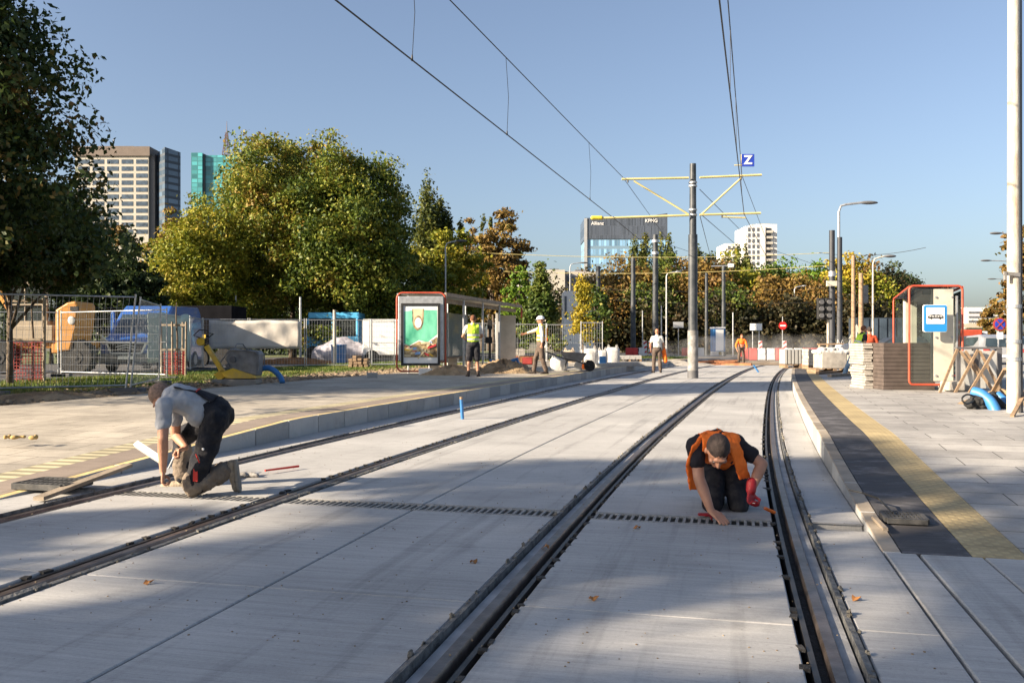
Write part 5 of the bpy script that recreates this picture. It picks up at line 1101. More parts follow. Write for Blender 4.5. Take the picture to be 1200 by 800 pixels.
g = MB(); g.caps((Xp(845), y, Zp(255)), (Xp(872), y, Zp(256)), .025, .025); g.build('steady_arm', M['yelarm'], t)
for a, b in (((735,211),(735,215)), ((867,206),(867,212)), ((845,251),(845,256))): g = MB(); g.cyl((Xp(a[0]),y,Zp(a[1])), (Xp(b[0]),y,Zp(b[1])), .03, n=6); g.build('insulator', M['ink'], t)
# ---- overhead wires
M['wire'] = mat('wire_black', (.02,.02,.02), .5, .1)
def wire(label, pts, r=.011, sag=0.0, name='overhead_wire', n=20, m='wire'):
    P_ = []
    for a, b in zip(pts, pts[1:]):
        a, b = V(a), V(b)
        for i in range(n): u = i/n; P_.append(a.lerp(b, u)-V((0,0,4*sag*u*(1-u))))
    P_.append(V(pts[-1])); g = MB(); g.tube(P_, r, 6); return one(name, label, 'wire', g, M[m], P_[0])
cwL = PD(715,252.5,30.4); msL = PD(730,208,30.4); cwR = PD(872,251,30.4); msR = PD(869.5,206,30.4)
def ext(p, px0, D0, px_y0=0, to=-9):   # back from pole p to the frame-top crossing at depth D0 then on behind the camera
    q_ = PD(px0, px_y0, D0); dv = (q_-p); k = (to-p.y)/dv.y; return p+dv*k
wire('contact wire of the left track, the lower of the two left overhead wires', [ext(cwL, 393, 11.2, 0), cwL, V((9.0,50.0,5.4)), V((16.0,64,5.4))], .012)
wire('messenger wire of the left track, the upper of the two left overhead wires', [ext(msL, 527, 14.3, 0), msL, V((8.9,50.0,6.6)), V((16,64,6.5))], .010, .0)
wire('contact wire of the right track, the left of the two steep overhead wires', [ext(cwR, 843, 11.2, 0), cwR, V((14.5,50.0,5.4)), V((22,62,5.4))], .012)
wire('messenger wire of the right track, the right of the two steep overhead wires', [ext(msR, 853, 14.3, 0), msR, V((14.4,50.0,6.4)), V((22,62,6.2))], .010)
for i, (x, y0, y1, D) in enumerate(((495,-30,79,13.6),(640,122,191,18.5),(716,200,249,27))):
    pc = ext(cwL, 393, 11.2); f = (D-pc.y)/(cwL.y-pc.y); a = pc.lerp(cwL, f); pm = ext(msL, 527, 14.3); tx_ = a.x/a.y-(.0012 if i else 0); f = (tx_*pm.y-pm.x)/((msL.x-pm.x)-tx_*(msL.y-pm.y)); b = pm.lerp(msL, f)
    m_ = a.lerp(b, .5)+V((.04,0,0)); wire(['straight dropper wire hanging at the top centre-left of the sky','curved dropper wire joining the two left overhead wires midway','curved dropper wire joining the two left overhead wires near the cross arm'][i], [a, m_, b], .005, n=6, name='dropper_wire')
    g = MB(); g.caps(a, a+V((0,0,.07)), .018, .012); one('wire_clamp', ['small black clamp at the foot of the top left dropper wire','small black clamp at the foot of the middle dropper wire','small black clamp at the foot of the dropper wire near the cross arm'][i], 'clamp', g, M['ink'], a)
for i, D in enumerate((15.5, 20, 26.5)):
    pc = ext(cwR, 843, 11.2); f = (D-pc.y)/(cwR.y-pc.y); a = pc.lerp(cwR, f); pm = ext(msR, 853, 14.3); f = (D+.2-pm.y)/(msR.y-pm.y); b = pm.lerp(msR, f)
    wire(['highest dropper between the steep right overhead wires','middle dropper between the steep right overhead wires','lowest dropper between the steep right overhead wires, above the blue sign'][i], [a, b], .005, n=4, name='dropper_wire')
wire('stay wire slanting from the tall centre pole toward the white tower block, upper one', [PD(820,222,30.5), PD(890,292,60)], .012); wire('stay wire slanting from the tall centre pole toward the white tower block, lower one', [PD(820,250,30.5), PD(878,300,60)], .012)
wire('thin stay wire dropping steeply just right of the tall centre pole', [PD(820,252,30.5), PD(835,310,66)], .012)
for i, (a, b, r_) in enumerate((((560,296,66),(972,296,66),.02),((590,318,70),(972,311,66),.018),((700,338,76),(985,335,70),.015),((700,350,78),(1000,352,72),.015),((960,296,66),(1085,290,60),.018))):
    wire(['pale span wire above the autumn trees across the street','yellowish span wire just above the tops of the far poles','thin span wire in front of the autumn trees, upper one','thin span wire in front of the autumn trees, lower one','span wire from the twin dark poles to the right'][i], [PD(a[0],a[1],a[2]), PD(b[0],b[1],b[2])], r_, .35, 'span_wire', m='yelarm' if i < 2 else 'wire')
# Z sign
zc = PD(876.5,188,29.6); t = thing('overhead_sign', 'square blue sign with white letter Z hanging on the right overhead wire', 'sign', zc)
g = MB(); g.box(zc, (.42,.02,.41)); g.build('plate', M['zblue'], t, bevel=.004); text_obj('letter', 'Z', .40, M['signwhite'], t, zc+V((0,-.016,0)), bold=.012)
g = MB(); g.cyl(zc+V((-.45,0,-.16)), zc+V((-.2,0,-.16)), .02, n=6); g.cyl(zc+V((-.22,0,-.2)), zc+V((-.22,0,.2)), .012, n=6); g.build('bracket', M['yelarm'], t)
# ---- poles further on
pole('catenary_pole', 'dark tapering pole left of the young poplars, nearest the white bags', 701, 312, 405, 62, .17, M['polegrey'], r1=.15); pole('catenary_pole', 'grey pole between the white bags and the man in white t-shirt', 742, 302, 408, 66, .20, M['polegrey'])
t, p, zt = pole('catenary_pole', 'tall dark pole with bracket directly behind the man in white t-shirt', 768, 275, 405, 68, .24, M['polegrey'])
for z in (zt-.5, zt-1.4): g = MB(); g.cyl((p.x,p.y,z-.1), (p.x,p.y,z+.1), .27, n=14); g.build('clamp', M['galv'], t)
pole('catenary_pole', 'grey pole just right of the tall centre pole', 828, 320, 402, 80, .16, M['polegrey'])
t, p, zt = pole('signal_gantry_pole', 'grey T-shaped pole with white head beside the blue cabin', 848, 312, 410, 74, .18, M['polegrey']); s = 74/F
g = MB(); g.cyl((p.x-1.0,p.y,zt), (p.x+.9,p.y,zt+.05), .06, n=8); g.build('cross_bar', M['galv'], t); g = MB(); g.box((p.x+.6,p.y,zt+.05), (.45,.3,.32)); g.build('head_box', M['white'], t, bevel=.03)
def lamp(label, x, top, D, arm, m, hd=.55, group=None, bend=.35, headm='dkgrey', r=.07, name='street_lamp'):
    t, p, zt = pole(name, label, x, top+6, 400, D, r, m, 'street lamp', group=group, r1=r*.7); s = D/F; sg = 1 if arm > 0 else -1; ax_ = abs(arm)*s
    pts = [V((p.x,p.y,zt)), V((p.x+sg*bend*.3,p.y,zt+bend*.8)), V((p.x+sg*bend,p.y,zt+bend)), V((p.x+sg*(ax_-hd),p.y,zt+bend*1.25))]
    g = MB(); g.tube(pts, r*.62, 8); g.build('arm', m, t, smooth=True); g = MB(); e = pts[-1]; g.ell(e+V((sg*hd*.5,0,0)), (hd*.62,.16,.085)); g.build('lamp_head', M[headm], t, smooth=True); return t
lamp('street lamp rising behind the roof of the left shelter', 522, 284, 60, 24, M['galv'], .6); lamp('street lamp whose head shows above the low beige building', 668, 307, 90, 20, M['galv'], .7)
lamp('low curved lamp right of the dark pole behind the man in white t-shirt', 781, 318, 84, 17, M['galv'], .5, r=.09, headm='galv'); lamp('tall white street lamp on the dark pole by the traffic light', 983, 242, 44, 44, M['galv'], .75, r=.09)
lamp('white street lamp behind the wooden pole near the right shelter', 1023, 303, 52, 26, M['whitepole'], .6, r=.07); lamp('curved lamp above the no-entry sign', 931, 334, 92, 14, M['galv'], .4, r=.09, headm='galv')
lamp('street lamp over the right street, highest of the two by the white post', 1195, 275, 60, -34, M['galv'], .7); lamp('street lamp over the right street, lower of the two by the white post', 1192, 305, 80, -42, M['galv'], .8); lamp('street lamp over the right street, lowest and smallest', 1192, 325, 110, -34, M['galv'], .9)
t, p, zt = pole('catenary_pole', 'near dark pole of the pair, carrying the traffic light', 975, 270, 405, 42, .135, M['poledk'], r1=.13)
g = MB(); wb(g, 969, 981, 329, 335, 41.7, 41.8); g.build('small_sign', M['cream'], t); g = MB(); g.cyl((p.x,p.y,H-(318-400)*42/F), (p.x,p.y,H-(324-400)*42/F), .17, n=14); g.build('clamp', M['galv'], t)
pole('catenary_pole', 'dark pole with pale foot directly right of the traffic light pole', 984, 278, 405, 44, .125, M['poledk'], r1=.12)
t = thing('traffic_light', 'black traffic light with shrouded heads left of the twin dark poles', 'traffic light', G(970,40,0)); D = 40.0
g = MB(); g.cyl(G(970.5,D,0), V((G(970.5,D).x,D,H+40*D/F)), .06, n=10); g.build('post', M['whitepole'], t)
for x, nm in ((960.5, 0), (969.5, 1)):
    g = MB(); c = V((G(x,D).x, D-.12, H+38*D/F)); g.box(c, (.32,.2,.95)); hh = g.build('signal_head', M['ink'], t, bevel=.05)
    for k in range(3): g = MB(); g.cyl(c+V((0,-.10,.30-.3*k)), c+V((0,-.20,.30-.3*k)), .10, n=16); g.build('lens', M['dkgrey'], hh)
pole('timber_pole', 'round timber pole right of the twin dark poles', 1000, 299, 405, 40, .10, M['wood']); pole('timber_pole', 'square timber pole with dark sign box left of the right shelter', 1009, 320, 405, 36, .11, M['wood'])
t = thing('sign_box', 'dark sign box hung beside the square timber pole', 'sign', G(1016,44,2)); g = MB(); wb(g, 1011, 1018, 334, 355, 44, 44.4); g.build('case', M['cardk'], t, bevel=.03)
# thin posts, signs in the middle distance
for i, (x, top, D) in enumerate(((775,358,60),(859,366,60),(753,364,70))): pole('thin_post', ['thin white post right behind the man in white t-shirt','thin pale post left of the far worker in orange','thin post left of the man in white t-shirt'][i], x, top, 405, D, .05, M['galv'])
t, p, zt = pole('road_sign', 'pale road sign seen edge-on between the dark poles and the centre pole', 795, 378, 402, 64, .03, M['galv'], 'road sign'); g = MB(); wb(g, 789, 801, 377, 384, 63.9, 63.94); g.build('sign_plate', M['grey'], t)
t = thing('road_sign', 'blank white road sign on two posts left of the no-entry sign', 'road sign', G(886,72,0)); g = MB(); wb(g, 879, 893, 379, 387, 71.9, 71.95); g.build('sign_plate', M['signwhite'], t)
for x in (882, 889.5): g = MB(); g.cyl(G(x,72,0), V((G(x,72).x,72,H+20*72/F)), .035, n=6); g.build('post', M['galv'], t)
t = thing('no_entry_sign', 'round red no-entry sign beyond the crossing road', 'road sign', G(917,74,0)); c = V((G(917,74).x,73.9,H+18.5*74/F))
g = MB(); g.cyl(c, c+V((0,.04,0)), .33, n=28); g.build('sign_plate', mat('sign_red', (.55,.02,.02), .4), t); g = MB(); g.box(c+V((0,-.01,0)), (.44,.02,.12)); g.build('white_bar', M['signwhite'], t); g = MB(); g.cyl(G(917,74,0)+V((0,.08,0)), c+V((0,.08,.75)), .035, n=6); g.build('post', M['galv'], t)
for i, (x, D) in enumerate(((891,70),(919.5,70),(756,68),(762,69))):
    t = thing('marker_board', ['striped marker board below the blank white sign','striped marker board below the no-entry sign','striped marker board left of the white t-shirt man, left one','striped marker board left of the white t-shirt man, right one'][i], 'marker board', G(x,D,0))
    g = MB(); c = V((G(x,D).x,D,.75)); g.box(c, (.28,.04,1.1)); g.build('board', M['signwhite'], t)
    g = MB()
    for k in range(3): g.bar(c+V((-.12,-.025,-.40+k*.36)), c+V((.12,-.025,-.22+k*.36)), .01, .12, up=(0,0,1))
    g.build('red_stripes', mat('stripe_red', (.55,.03,.02), .5), t); g = MB(); g.box((c.x,D,.06), (.5,.3,.14)); g.build('foot', M['dkgrey'], t)
# water-filled barriers
seq = [(738,'r'),(745,'r'),(751,'w'),(804,'r'),(812,'r'),(821,'w'),(838,'w'),(873,'r'),(883,'r'),(893,'w'),(904,'w'),(914,'r'),(925,'w'),(936,'w'),(946,'r'),(956,'r'),(966,'w')]
M['barr'] = mat('barrier_red', (.58,.05,.04), .5, .1, 2); M['barw'] = mat('barrier_white', (.66,.64,.62), .5, .08, 2)
bl = ['first red barrier, left of the dark pole','second red barrier from the left','white barrier by the marker boards','red barrier left of the tall centre pole sleeve','red barrier right of the tall centre pole sleeve','white barrier left of the blue cabin','white barrier beside the blue cabin','red barrier right of the far worker','red barrier below the blank white sign, left one','white barrier below the blank white sign','white barrier between the two signs','red barrier at the no-entry sign','white barrier right of the no-entry sign','second white barrier right of the no-entry sign','red barrier left of the pallets, first','red barrier left of the pallets, second','white barrier behind the traffic light']
for i, (x, c_) in enumerate(seq):
    D = 64 if x < 870 else 60; p = G(x, D, 0); t = thing('road_barrier', bl[i], 'barrier', p, 'red and white plastic barriers along the crossing road'); w_ = 9.2*D/F
    g = MB(); g.prism([(-w_/2,.0),(w_/2,.0),(w_/2,.25),(w_/2-.02,.8),(-w_/2+.02,.8),(-w_/2,.25)], .3, Matrix.Translation(p)); g.build('shell', M['barr' if c_ == 'r' else 'barw'], t, bevel=.04)
    g = MB(); g.box(p+V((0,-.012,.45)), (w_*.7,.02,.12)); g.build('recess', M['barr' if c_ == 'r' else 'barw'], t, bevel=.005)
# portable cabin
t = thing('portable_toilet', 'blue and white portable toilet beyond the far tracks', 'portable toilet', G(843,62,0)); D = 62
g = MB(); wb(g, 836.5, 850, 385, 412, D, D+1.1); g.build('cabin', M['blue'], t, bevel=.04); g = MB(); wb(g, 839, 848, 386, 411, D-.04, D+.0); g.build('door', M['signwhite'], t); g = MB(); wb(g, 836, 850.5, 383, 385, D-.05, D+1.15); g.build('roof', M['signwhite'], t, bevel=.03)
# rusty rails and heaps beyond
r = random.Random(5)
g = MB()
for k in range(18):
    x0 = r.uniform(770, 830); x1 = x0+r.uniform(25, 70); D0 = 47+k*.7; zq = .0+.05*r.random(); a, b = G(x0, D0, zq), G(x1, D0+r.uniform(-3,3), zq+.03); g.bar(a, b, .07, .12)
tag(one('rusty_rails', 'heap of rusty rails lying beyond the end of the concrete', 'rails', g, M['rust'], G(820,50,0)), kind='stuff')
def heap(name, label, c, rx, ry, h, m, seed, cat='heap', nz=.06, step=22):
    g = MB(); r_ = np.random.default_rng(seed); n = step; c = V(c)
    ph = r_.uniform(0, 6, 8)
    for j in range(n+1):
        rr = j/n
        for i in range(2*n):
            a = math.pi*i/n; x, y = math.cos(a)*rr, math.sin(a)*rr
            hz = h*max(0, (1-rr**1.35))*(1+.25*math.sin(3*a+ph[0])*rr+.15*math.sin(5*a+ph[1]))+nz*h*(r_.random()-.5)*(rr < .98)*4*rr*(1-rr)
            g.v.append((c.x+x*rx*(1+.12*math.sin(2*a+ph[2])), c.y+y*ry, c.z+hz-.02))
    for j in range(n):
        for i in range(2*n): k = (i+1) % (2*n); g.f.append((j*2*n+i, (j+1)*2*n+i, (j+1)*2*n+k, j*2*n+k)); g.m.append(0)
    return one(name, label, cat, g, m, c, smooth=True, bevel=None)
M['sand'] = soilmat('damp_sand', (.16,.11,.06), (.27,.19,.11), (.36,.27,.17), 3)
heap('sand_pile', 'brown sand pile between the left shelter and the man in the white helmet', P(590,438,.2), 1.25, 1.0, .45, M['sand'], 1, nz=.3)
heap('sand_pile', 'low earth pile under the advertisement end of the left shelter', P(530,440,.2), 1.3, .8, .32, M['sand'], 2); heap('rubble_heap', 'grey rubble heap in front of the near mesh fence', P(60,470,.15), 2.2, .5, .18, M['soil'], 3)
heap('leaf_heap', 'low heap of brown leaves and soil under the linden', G(345,44,.15), 3.0, 1.0, .3, mat('leaf_litter', (.22,.10,.035), .9, .5, 5, bump=.8), 4, nz=.2)
heap('gravel_ridge', 'low gravel ridge at the end of the left platform', G(760,47,.0), 3.5, .8, .35, M['palestone'], 8, nz=.3)
# ---- left shelter
t = thing('tram_shelter', 'glass tram shelter with an advertisement panel on the left platform', 'shelter', P(495,440,.235))
D0 = 27.6; ax0 = V(((465-600)*D0/F, D0, .235)); ax1 = V(((522-600)*D0/F, D0, .235)); dv = V((.245,.97,0)).normalized(); LEN = 10.0; zT = H+57*D0/F
def rframe(g, a, b, z0, z1, r, rad=.18):
    w_ = (b-a).normalized(); pts = []
    for cx, cz, s0 in ((b-w_*rad, z0+rad, -90), (b-w_*rad, z1-rad, 0), (a+w_*rad, z1-rad, 90), (a+w_*rad, z0+rad, 180)):
        for k in range(5): an = math.radians(s0+k*22.5); pts.append(V((cx.x, cx.y, cz))+w_*math.cos(an)*rad+V((0,0,math.sin(an)*rad)))
    pts.append(pts[0]); g.tube(pts, r, 8, cap=False)
g = MB(); rframe(g, ax0, ax1, .33, zT, .027); g.build('red_frame', M['red'], t, smooth=True)
bx0, bx1 = ax0+dv*LEN, ax1+dv*LEN
g = MB(); g.tube([bx1+V((-.5,0,zT-.235)), bx1+V((-.1,0,zT-.235)), bx1+V((.0,0,zT-.35)), bx1+V((0,0,zT-.75))], .035, 8); g.build('red_frame', M['red'], t, smooth=True)
nx_ = V((dv.y,-dv.x,0))
g = MB()   # roof: slightly bent sheet with edge beams
for off, z in ((0, zT-.02),):
    a, b = ax0+V((0,0,z-.235)), ax1+V((0,0,z-.235)); A, B = a+dv*LEN, b+dv*LEN
    m1, m2 = a.lerp(b, .5)+V((0,0,.03)), A.lerp(B, .5)+V((0,0,.03)); g.add([a,m1,b,A,m2,B], [(0,1,4,3),(1,2,5,4)])
o = g.build('roof', M['alu'], t); so_ = o.modifiers.new('s','SOLIDIFY'); so_.thickness = .03
g = MB(); g.bar(ax1+V((.0,0,zT-.235-.05)), bx1+V((0,0,zT-.235-.05)), .06, .12); g.bar(ax1+V((-.25,0,zT-.235-.22)), bx1+V((-.25,0,zT-.235-.22)), .05, .14); g.build('roof_beam', M['woodgr'], t)
for k, f in enumerate((.22, .45, .68)): g = MB(); a = ax1+dv*LEN*f-nx_*.1; g.cyl(a, a+V((0,0,zT-.28)), .035, n=10); g.build('post', M['galv'], t)
g = MB(); a, b = ax0+dv*.4, ax0+dv*LEN*.75
g.add([a+V((0,0,.25)), b+V((0,0,.25)), b+V((0,0,2.05)), a+V((0,0,2.05))], [(0,1,2,3)]); o = g.build('back_glass', M['glass'], t); so_ = o.modifiers.new('s','SOLIDIFY'); so_.thickness = .012
for f in (.1,.3,.5,.72): g = MB(); a = ax0+dv*LEN*f; g.cyl(a, a+V((0,0,zT-.28)), .03, n=8); g.build('back_post', M['galv'], t)
g = MB(); a, b = ax0+dv*2+nx_*.35+V((0,0,.45)), ax0+dv*7+nx_*.35+V((0,0,.45)); g.bar(a, b, .38, .05); be = g.build('bench', M['wood'], t, bevel=.01); g = MB()
for f in (.1,.5,.9): g = MB(); c = a.lerp(b, f); g.box(c+V((0,0,-.22)), (.3,.05,.42)); g.build('bench_leg', M['palestone'], be)
# far end wall panels, cream
g = MB(); a = bx0+V((.15,0,0)); b = bx1+V((-.05,0,0)); c = (a+b)/2; g.box(c+V((.1,0,1.05)), ((b-a).length*.55,.12,2.1)); g.build('end_panel', M['cream'], t, bevel=.01)
g = MB(); g.box(c+V((.1-.42,-.2,1.15)), (.10,.5,2.1)); g.build('end_panel', M['alu'], t, bevel=.01)
# ad panel
g = MB(); cA = (ax0+ax1)/2; w_ = (ax1-ax0).length
g.box(cA+V((0,.0,(.50+zT-.42)/2)), (w_-.10,.16,zT-.42-.35)); pan = g.build('display_case', M['galv'], t, bevel=.02)
zb, zt_ = H-28*D0/F, H+44.5*D0/F; xa, xb = (470.5-600)*D0/F, (516-600)*D0/F
g = MB()
for x0, x1, z0, z1 in ((xa,xa+.07,zb,zt_),(xb-.07,xb,zb,zt_),(xa+.07,xb-.07,zb,zb+.07),(xa+.07,xb-.07,zt_-.07,zt_)): g.box(((x0+x1)/2, D0-.10, (z0+z1)/2), (x1-x0,.05,z1-z0))
g.build('display_frame', M['ink'], t)
g = MB(); g.box(((xa+xb)/2, D0-.088, (zb+zt_)/2), (xb-xa-.14,.012,zt_-zb-.14)); po = g.build('poster', M['signwhite'], t)
# poster print: green cloth, pale oval frame, striped heap below (flat shapes a few mm apart)
M['pgreen'] = mat('poster_green', (.03,.42,.25), .5, .45, 2.5, col2=(.20,.62,.42), stretch=(1,1,.5)); M['pcream'] = mat('poster_cream', (.62,.52,.33), .5, .1, 6); M['pbrown'] = mat('poster_brown', (.16,.10,.05), .5, .5, 9, col2=(.5,.38,.2)); M['pred'] = mat('poster_red', (.55,.04,.05), .5, .3, 9); M['pblue'] = mat('poster_blue', (.25,.42,.7), .5, .2, 9)
pw, ph_ = xb-xa-.16, zt_-zb-.16; px0, pz0 = xa+.08, zb+.08
def flat(poly, m, k, name): 
    g = MB(); n = len(poly); pts = [V((px0+u*pw, D0-.096-.003*k, pz0+v*ph_)) for u, v in poly]; g.add(pts+[p+V((0,.002,0)) for p in pts], [tuple(range(n))]+[(i,n+i,n+(i+1)%n,(i+1)%n) for i in range(n)]); return g.build(name, m, po)
flat([(.01,.34),(.15,.30),(.45,.40),(.7,.36),(.99,.50),(.99,.93),(.6,.93),(.3,.93),(.01,.90)], M['pgreen'], 0, 'print_cloth')
def oval(cx, cz, rx, rz, n=22, cut=None): return [(cx+rx*math.cos(2*math.pi*i/n), min(cz+rz*math.sin(2*math.pi*i/n), cut or 9)) for i in range(n)]
flat([(.25,.95),(.26,.72),(.30,.62),(.40,.57),(.52,.60),(.58,.70),(.60,.95)], M['pbrown'], 1, 'print_frame'); flat([(.28,.95),(.29,.72),(.33,.64),(.41,.60),(.51,.63),(.55,.71),(.57,.95)], M['pcream'], 2, 'print_frame'); flat(oval(.43,.72,.12,.11), M['pbrown'], 3, 'print_frame'); flat(oval(.43,.705,.10,.09), M['signwhite'], 4, 'print_oval')
r = random.Random(9)
flat([(.01,.10),(.99,.10),(.99,.46),(.72,.34),(.45,.38),(.2,.30),(.01,.32)], M['pbrown'], 4.6, 'print_ground')
for k in range(26):
    cx, cz, an, L_, w2 = .06+.88*((k*.37) % 1), .13+.26*((k*.61) % 1)*(.6+.4*((k*.37) % 1)), r.uniform(-.9,.9), r.uniform(.14,.28), r.uniform(.012,.03)
    ca, sa = math.cos(an), math.sin(an)*.55; cx = min(max(cx, .02+L_/2), .98-L_/2)
    flat([(cx-ca*L_/2+sa*w2, cz-sa*L_/2-w2), (cx+ca*L_/2+sa*w2, cz+sa*L_/2-w2), (cx+ca*L_/2-sa*w2, cz+sa*L_/2+w2), (cx-ca*L_/2-sa*w2, cz-sa*L_/2+w2)], M[('pcream','pbrown','pcream','pred','pcream','yelmach','pblue')[k % 7]], 5+k*.4, 'print_stripe')
g = MB(); c = P(494,442,.2); g.box((c.x, 27.5, .30), (.40,.30,.24)); g.build('foot_block', M['white'], t, bevel=.01)
g = MB(); g.box((ax1.x-.1, D0, .17), (.3,.25,.26)); g.build('foot_block', M['palestone'], t, bevel=.01)
# machine inside shelter end: small drill rig / tool cart
t = thing('tool_cart', 'dark tool stand at the far end of the left shelter', 'tool stand', G(576,35,.2)); g = MB(); g.cyl(G(574,35,.2), V((G(574,35).x,35,2.1)), .05, n=8); g.box((G(574,35).x,35,1.9), (.2,.2,.35)); g.box((G(573,35).x,35,1.3), (.26,.22,.25)); g.build('mast', M['ink'], t, bevel=.02); g = MB(); g.box((G(574,35).x,35,.3), (.5,.4,.2)); g.build('base', M['dkgrey'], t, bevel=.02)
# wheelbarrow, saw, bags, pallets near the white helmet man
def wheelbarrow(c, label):
    t = thing('wheelbarrow', label, 'wheelbarrow', c); c = V(c)
    g = MB(); g.add([c+V(v) for v in ((-.45,-.3,.68),(.42,-.3,.62),(.25,-.2,.36),(-.25,-.2,.36),(-.45,.3,.68),(.42,.3,.62),(.25,.2,.36),(-.25,.2,.36))], [(0,1,2,3),(7,6,5,4),(3,2,6,7),(1,5,6,2),(0,3,7,4)]); o = g.build('tray', M['machgrey'], t); s_ = o.modifiers.new('s','SOLIDIFY'); s_.thickness = .02
    g = MB(); g.cyl(c+V((.55,-.04,.19)), c+V((.55,.04,.19)), .19, n=20); g.build('wheel', M['rubberbk'], t, bevel=.02)
    for s in (-1, 1):
        g = MB(); g.tube([c+V((.55,s*.08,.19)), c+V((.1,s*.2,.35)), c+V((-.4,s*.25,.45)), c+V((-.95,s*.28,.68))], .018, 8); g.build('handle', M['ink'], t, smooth=True)
        g = MB(); g.tube([c+V((-.2,s*.22,.40)), c+V((-.35,s*.22,.02)), c+V((-.15,s*.22,.02))], .015, 6); g.build('leg', M['ink'], t)
wheelbarrow(P(672,435,.235), 'grey wheelbarrow on the platform right of the man in the white helmet')
def bag(name, label, x, D, w_, h, m, seed, group='big bags of building material', z=.15, cat='bag'):
    r = random.Random(seed); c = G(x, D, z); g = MB(); n = 18; rings = 9
    for j in range(rings+1):
        f = j/rings
        for i in range(n):
            a = 2*math.pi*i/n; sq = 1/max(abs(math.cos(a)), abs(math.sin(a)))**.55; rr = w_/2*sq*(.93+.08*math.sin(f*3.1))*(1+.04*math.sin(5*a+seed+3*f)+r.uniform(-.02,.02))
            if j == rings: rr *= .55
            g.v.append((c.x+rr*math.cos(a), c.y+rr*math.sin(a), c.z+h*f*(1 if j < rings else .98)+r.uniform(-.02,.02)*(j > 0)))
    for j in range(rings):
        for i in range(n): k = (i+1) % n; g.f.append((j*n+i, j*n+k, (j+1)*n+k, (j+1)*n+i)); g.m.append(0)
    g.f.append(tuple(rings*n+i for i in range(n))); g.m.append(0)
    t = thing(name, label, cat, c, group); g.build('sack', m, t, smooth=True, bevel=None)
    for a in (.8, 2.4, 3.9, 5.5): g = MB(); x_, y_ = c.x+math.cos(a)*w_*.4, c.y+math.sin(a)*w_*.4; g.tube([V((x_-.06,y_,c.z+h-.05)), V((x_,y_,c.z+h+.12)), V((x_+.06,y_,c.z+h-.05))], .012, 5); g.build('lifting_loop', m, t)
    return t
bag('big_bag', 'tan big bag left of the white ones behind the fence', 667, 44, .62, .68, M['bagtan'], 1); bag('big_bag', 'wide white big bag behind the fence panel', 691, 42, .82, .78, M['bagwhite'], 2)
bag('big_bag', 'grey-white big bag behind the fence post', 706, 43, .5, .7, M['bagwhite'], 3); bag('big_bag', 'crumpled white big bag standing free on the lawn', 718, 44, .68, .82, M['bagwhite'], 4)
bag('cement_bag', 'slumped pale plastic sack against the wheelbarrow', 655, 31.5, .62, .48, M['bagwhite'], 6, cat='sack', z=.22)
t = thing('disc_saw', 'orange cut-off saw lying beside the wheelbarrow', 'saw', P(688,434,.235)); c = P(688,434,.235)
g = MB(); g.box(c+V((0,0,.14)), (.36,.22,.20), .3); g.build('motor_housing', M['orange'], t, bevel=.04); g = MB(); g.cyl(c+V((-.28,-.03,.16)), c+V((-.28,.03,.16)), .17, n=24); g.build('blade', M['galv'], t); g = MB(); g.tube([c+V((.1,0,.22)), c+V((.18,0,.34)), c+V((-.05,0,.36)), c+V((-.12,0,.22))], .018, 8); g.build('handle', M['ink'], t)
t = thing('generator', 'small red-brown motor unit with wheels between the sand pile and the wheelbarrow', 'generator', P(618,430,.2)); c = P(618,430,.2)
g = MB(); g.box(c+V((0,0,.26)), (.42,.4,.28)); g.build('engine', M['redplast'], t, bevel=.03); g = MB()
for s in (-1,1): g.tube([c+V((-.32,s*.24,.1)), c+V((-.32,s*.24,.45)), c+V((.32,s*.24,.45)), c+V((.32,s*.24,.1)), c+V((-.32,s*.24,.1))], .015, 6)
g.build('frame', M['ink'], t)
for s in (-1,1): g = MB(); g.cyl(c+V((.3*s,-.3,.1)), c+V((.3*s,-.24,.1)), .1, n=14); g.build('wheel', M['rubberbk'], t)
def pallet(t, c, w_=1.2, d_=.8, m=None, name='pallet'):
    c = V(c); g = MB()
    for k in range(7): g.box(c+V((-w_/2+.05+k*(w_-.1)/6,0,.13)), (.10,d_,.022))
    for k in (-1,0,1): g.box(c+V((k*(w_/2-.05),0,.06)), (.1,d_*.98,.10)); 
    for k in (-1,0,1): g.box(c+V((0,k*(d_/2-.05),.006+.002)), (w_,.1,.016))
    return g.build(name, m or M['wood'], t)
def brick_pallet(label, x, D, rows, cols, size, m, z=.2, group='pallets of building stone', w_=1.2, d_=.8, name='brick_pallet'):
    c = G(x, D, z); t = thing(name, label, 'pallet', c, group); pallet(t, c, w_, d_); r = random.Random(int(x)); g = MB()
    for j in range(rows):
        for i in range(cols):
            g = MB(); g.box(c+V((-w_/2+(i+.5)*w_/cols+r.uniform(-.008,.008), r.uniform(-.01,.01), .145+(j+.5)*size)), (w_/cols-.012, d_*.92, size-.010)); g.build('brick', m, t)
    return t
brick_pallet('low pallet of reddish bricks seen left of the white helmet', 611, 40, 3, 5, .09, M['rust']); brick_pallet('pallet of pale blocks seen right of the shelter end', 600, 43, 4, 4, .14, M['palestone'])
brick_pallet('grey pallet of slabs behind the white big bags', 737, 46, 2, 4, .10, M['kerb'])
for i, (x, D, rz) in enumerate(((731,37,.1),(743,38,.05),(757,37.5,-.1),(712,36,.2))): 
    g = MB(); c = G(x, D, .22); g.box(c+V((0,0,.08)), (1.0,.3,.16), rz); one('kerb_stone', ['pale kerb stone on the left platform, second from left','pale kerb stone on the left platform, third from left','pale kerb stone next to the man in white t-shirt','pale kerb stone on the left platform, leftmost by the blue crate'][i], 'stone', g, M['kerb'], c, 'loose kerb stones on the left platform', bevel=.012)
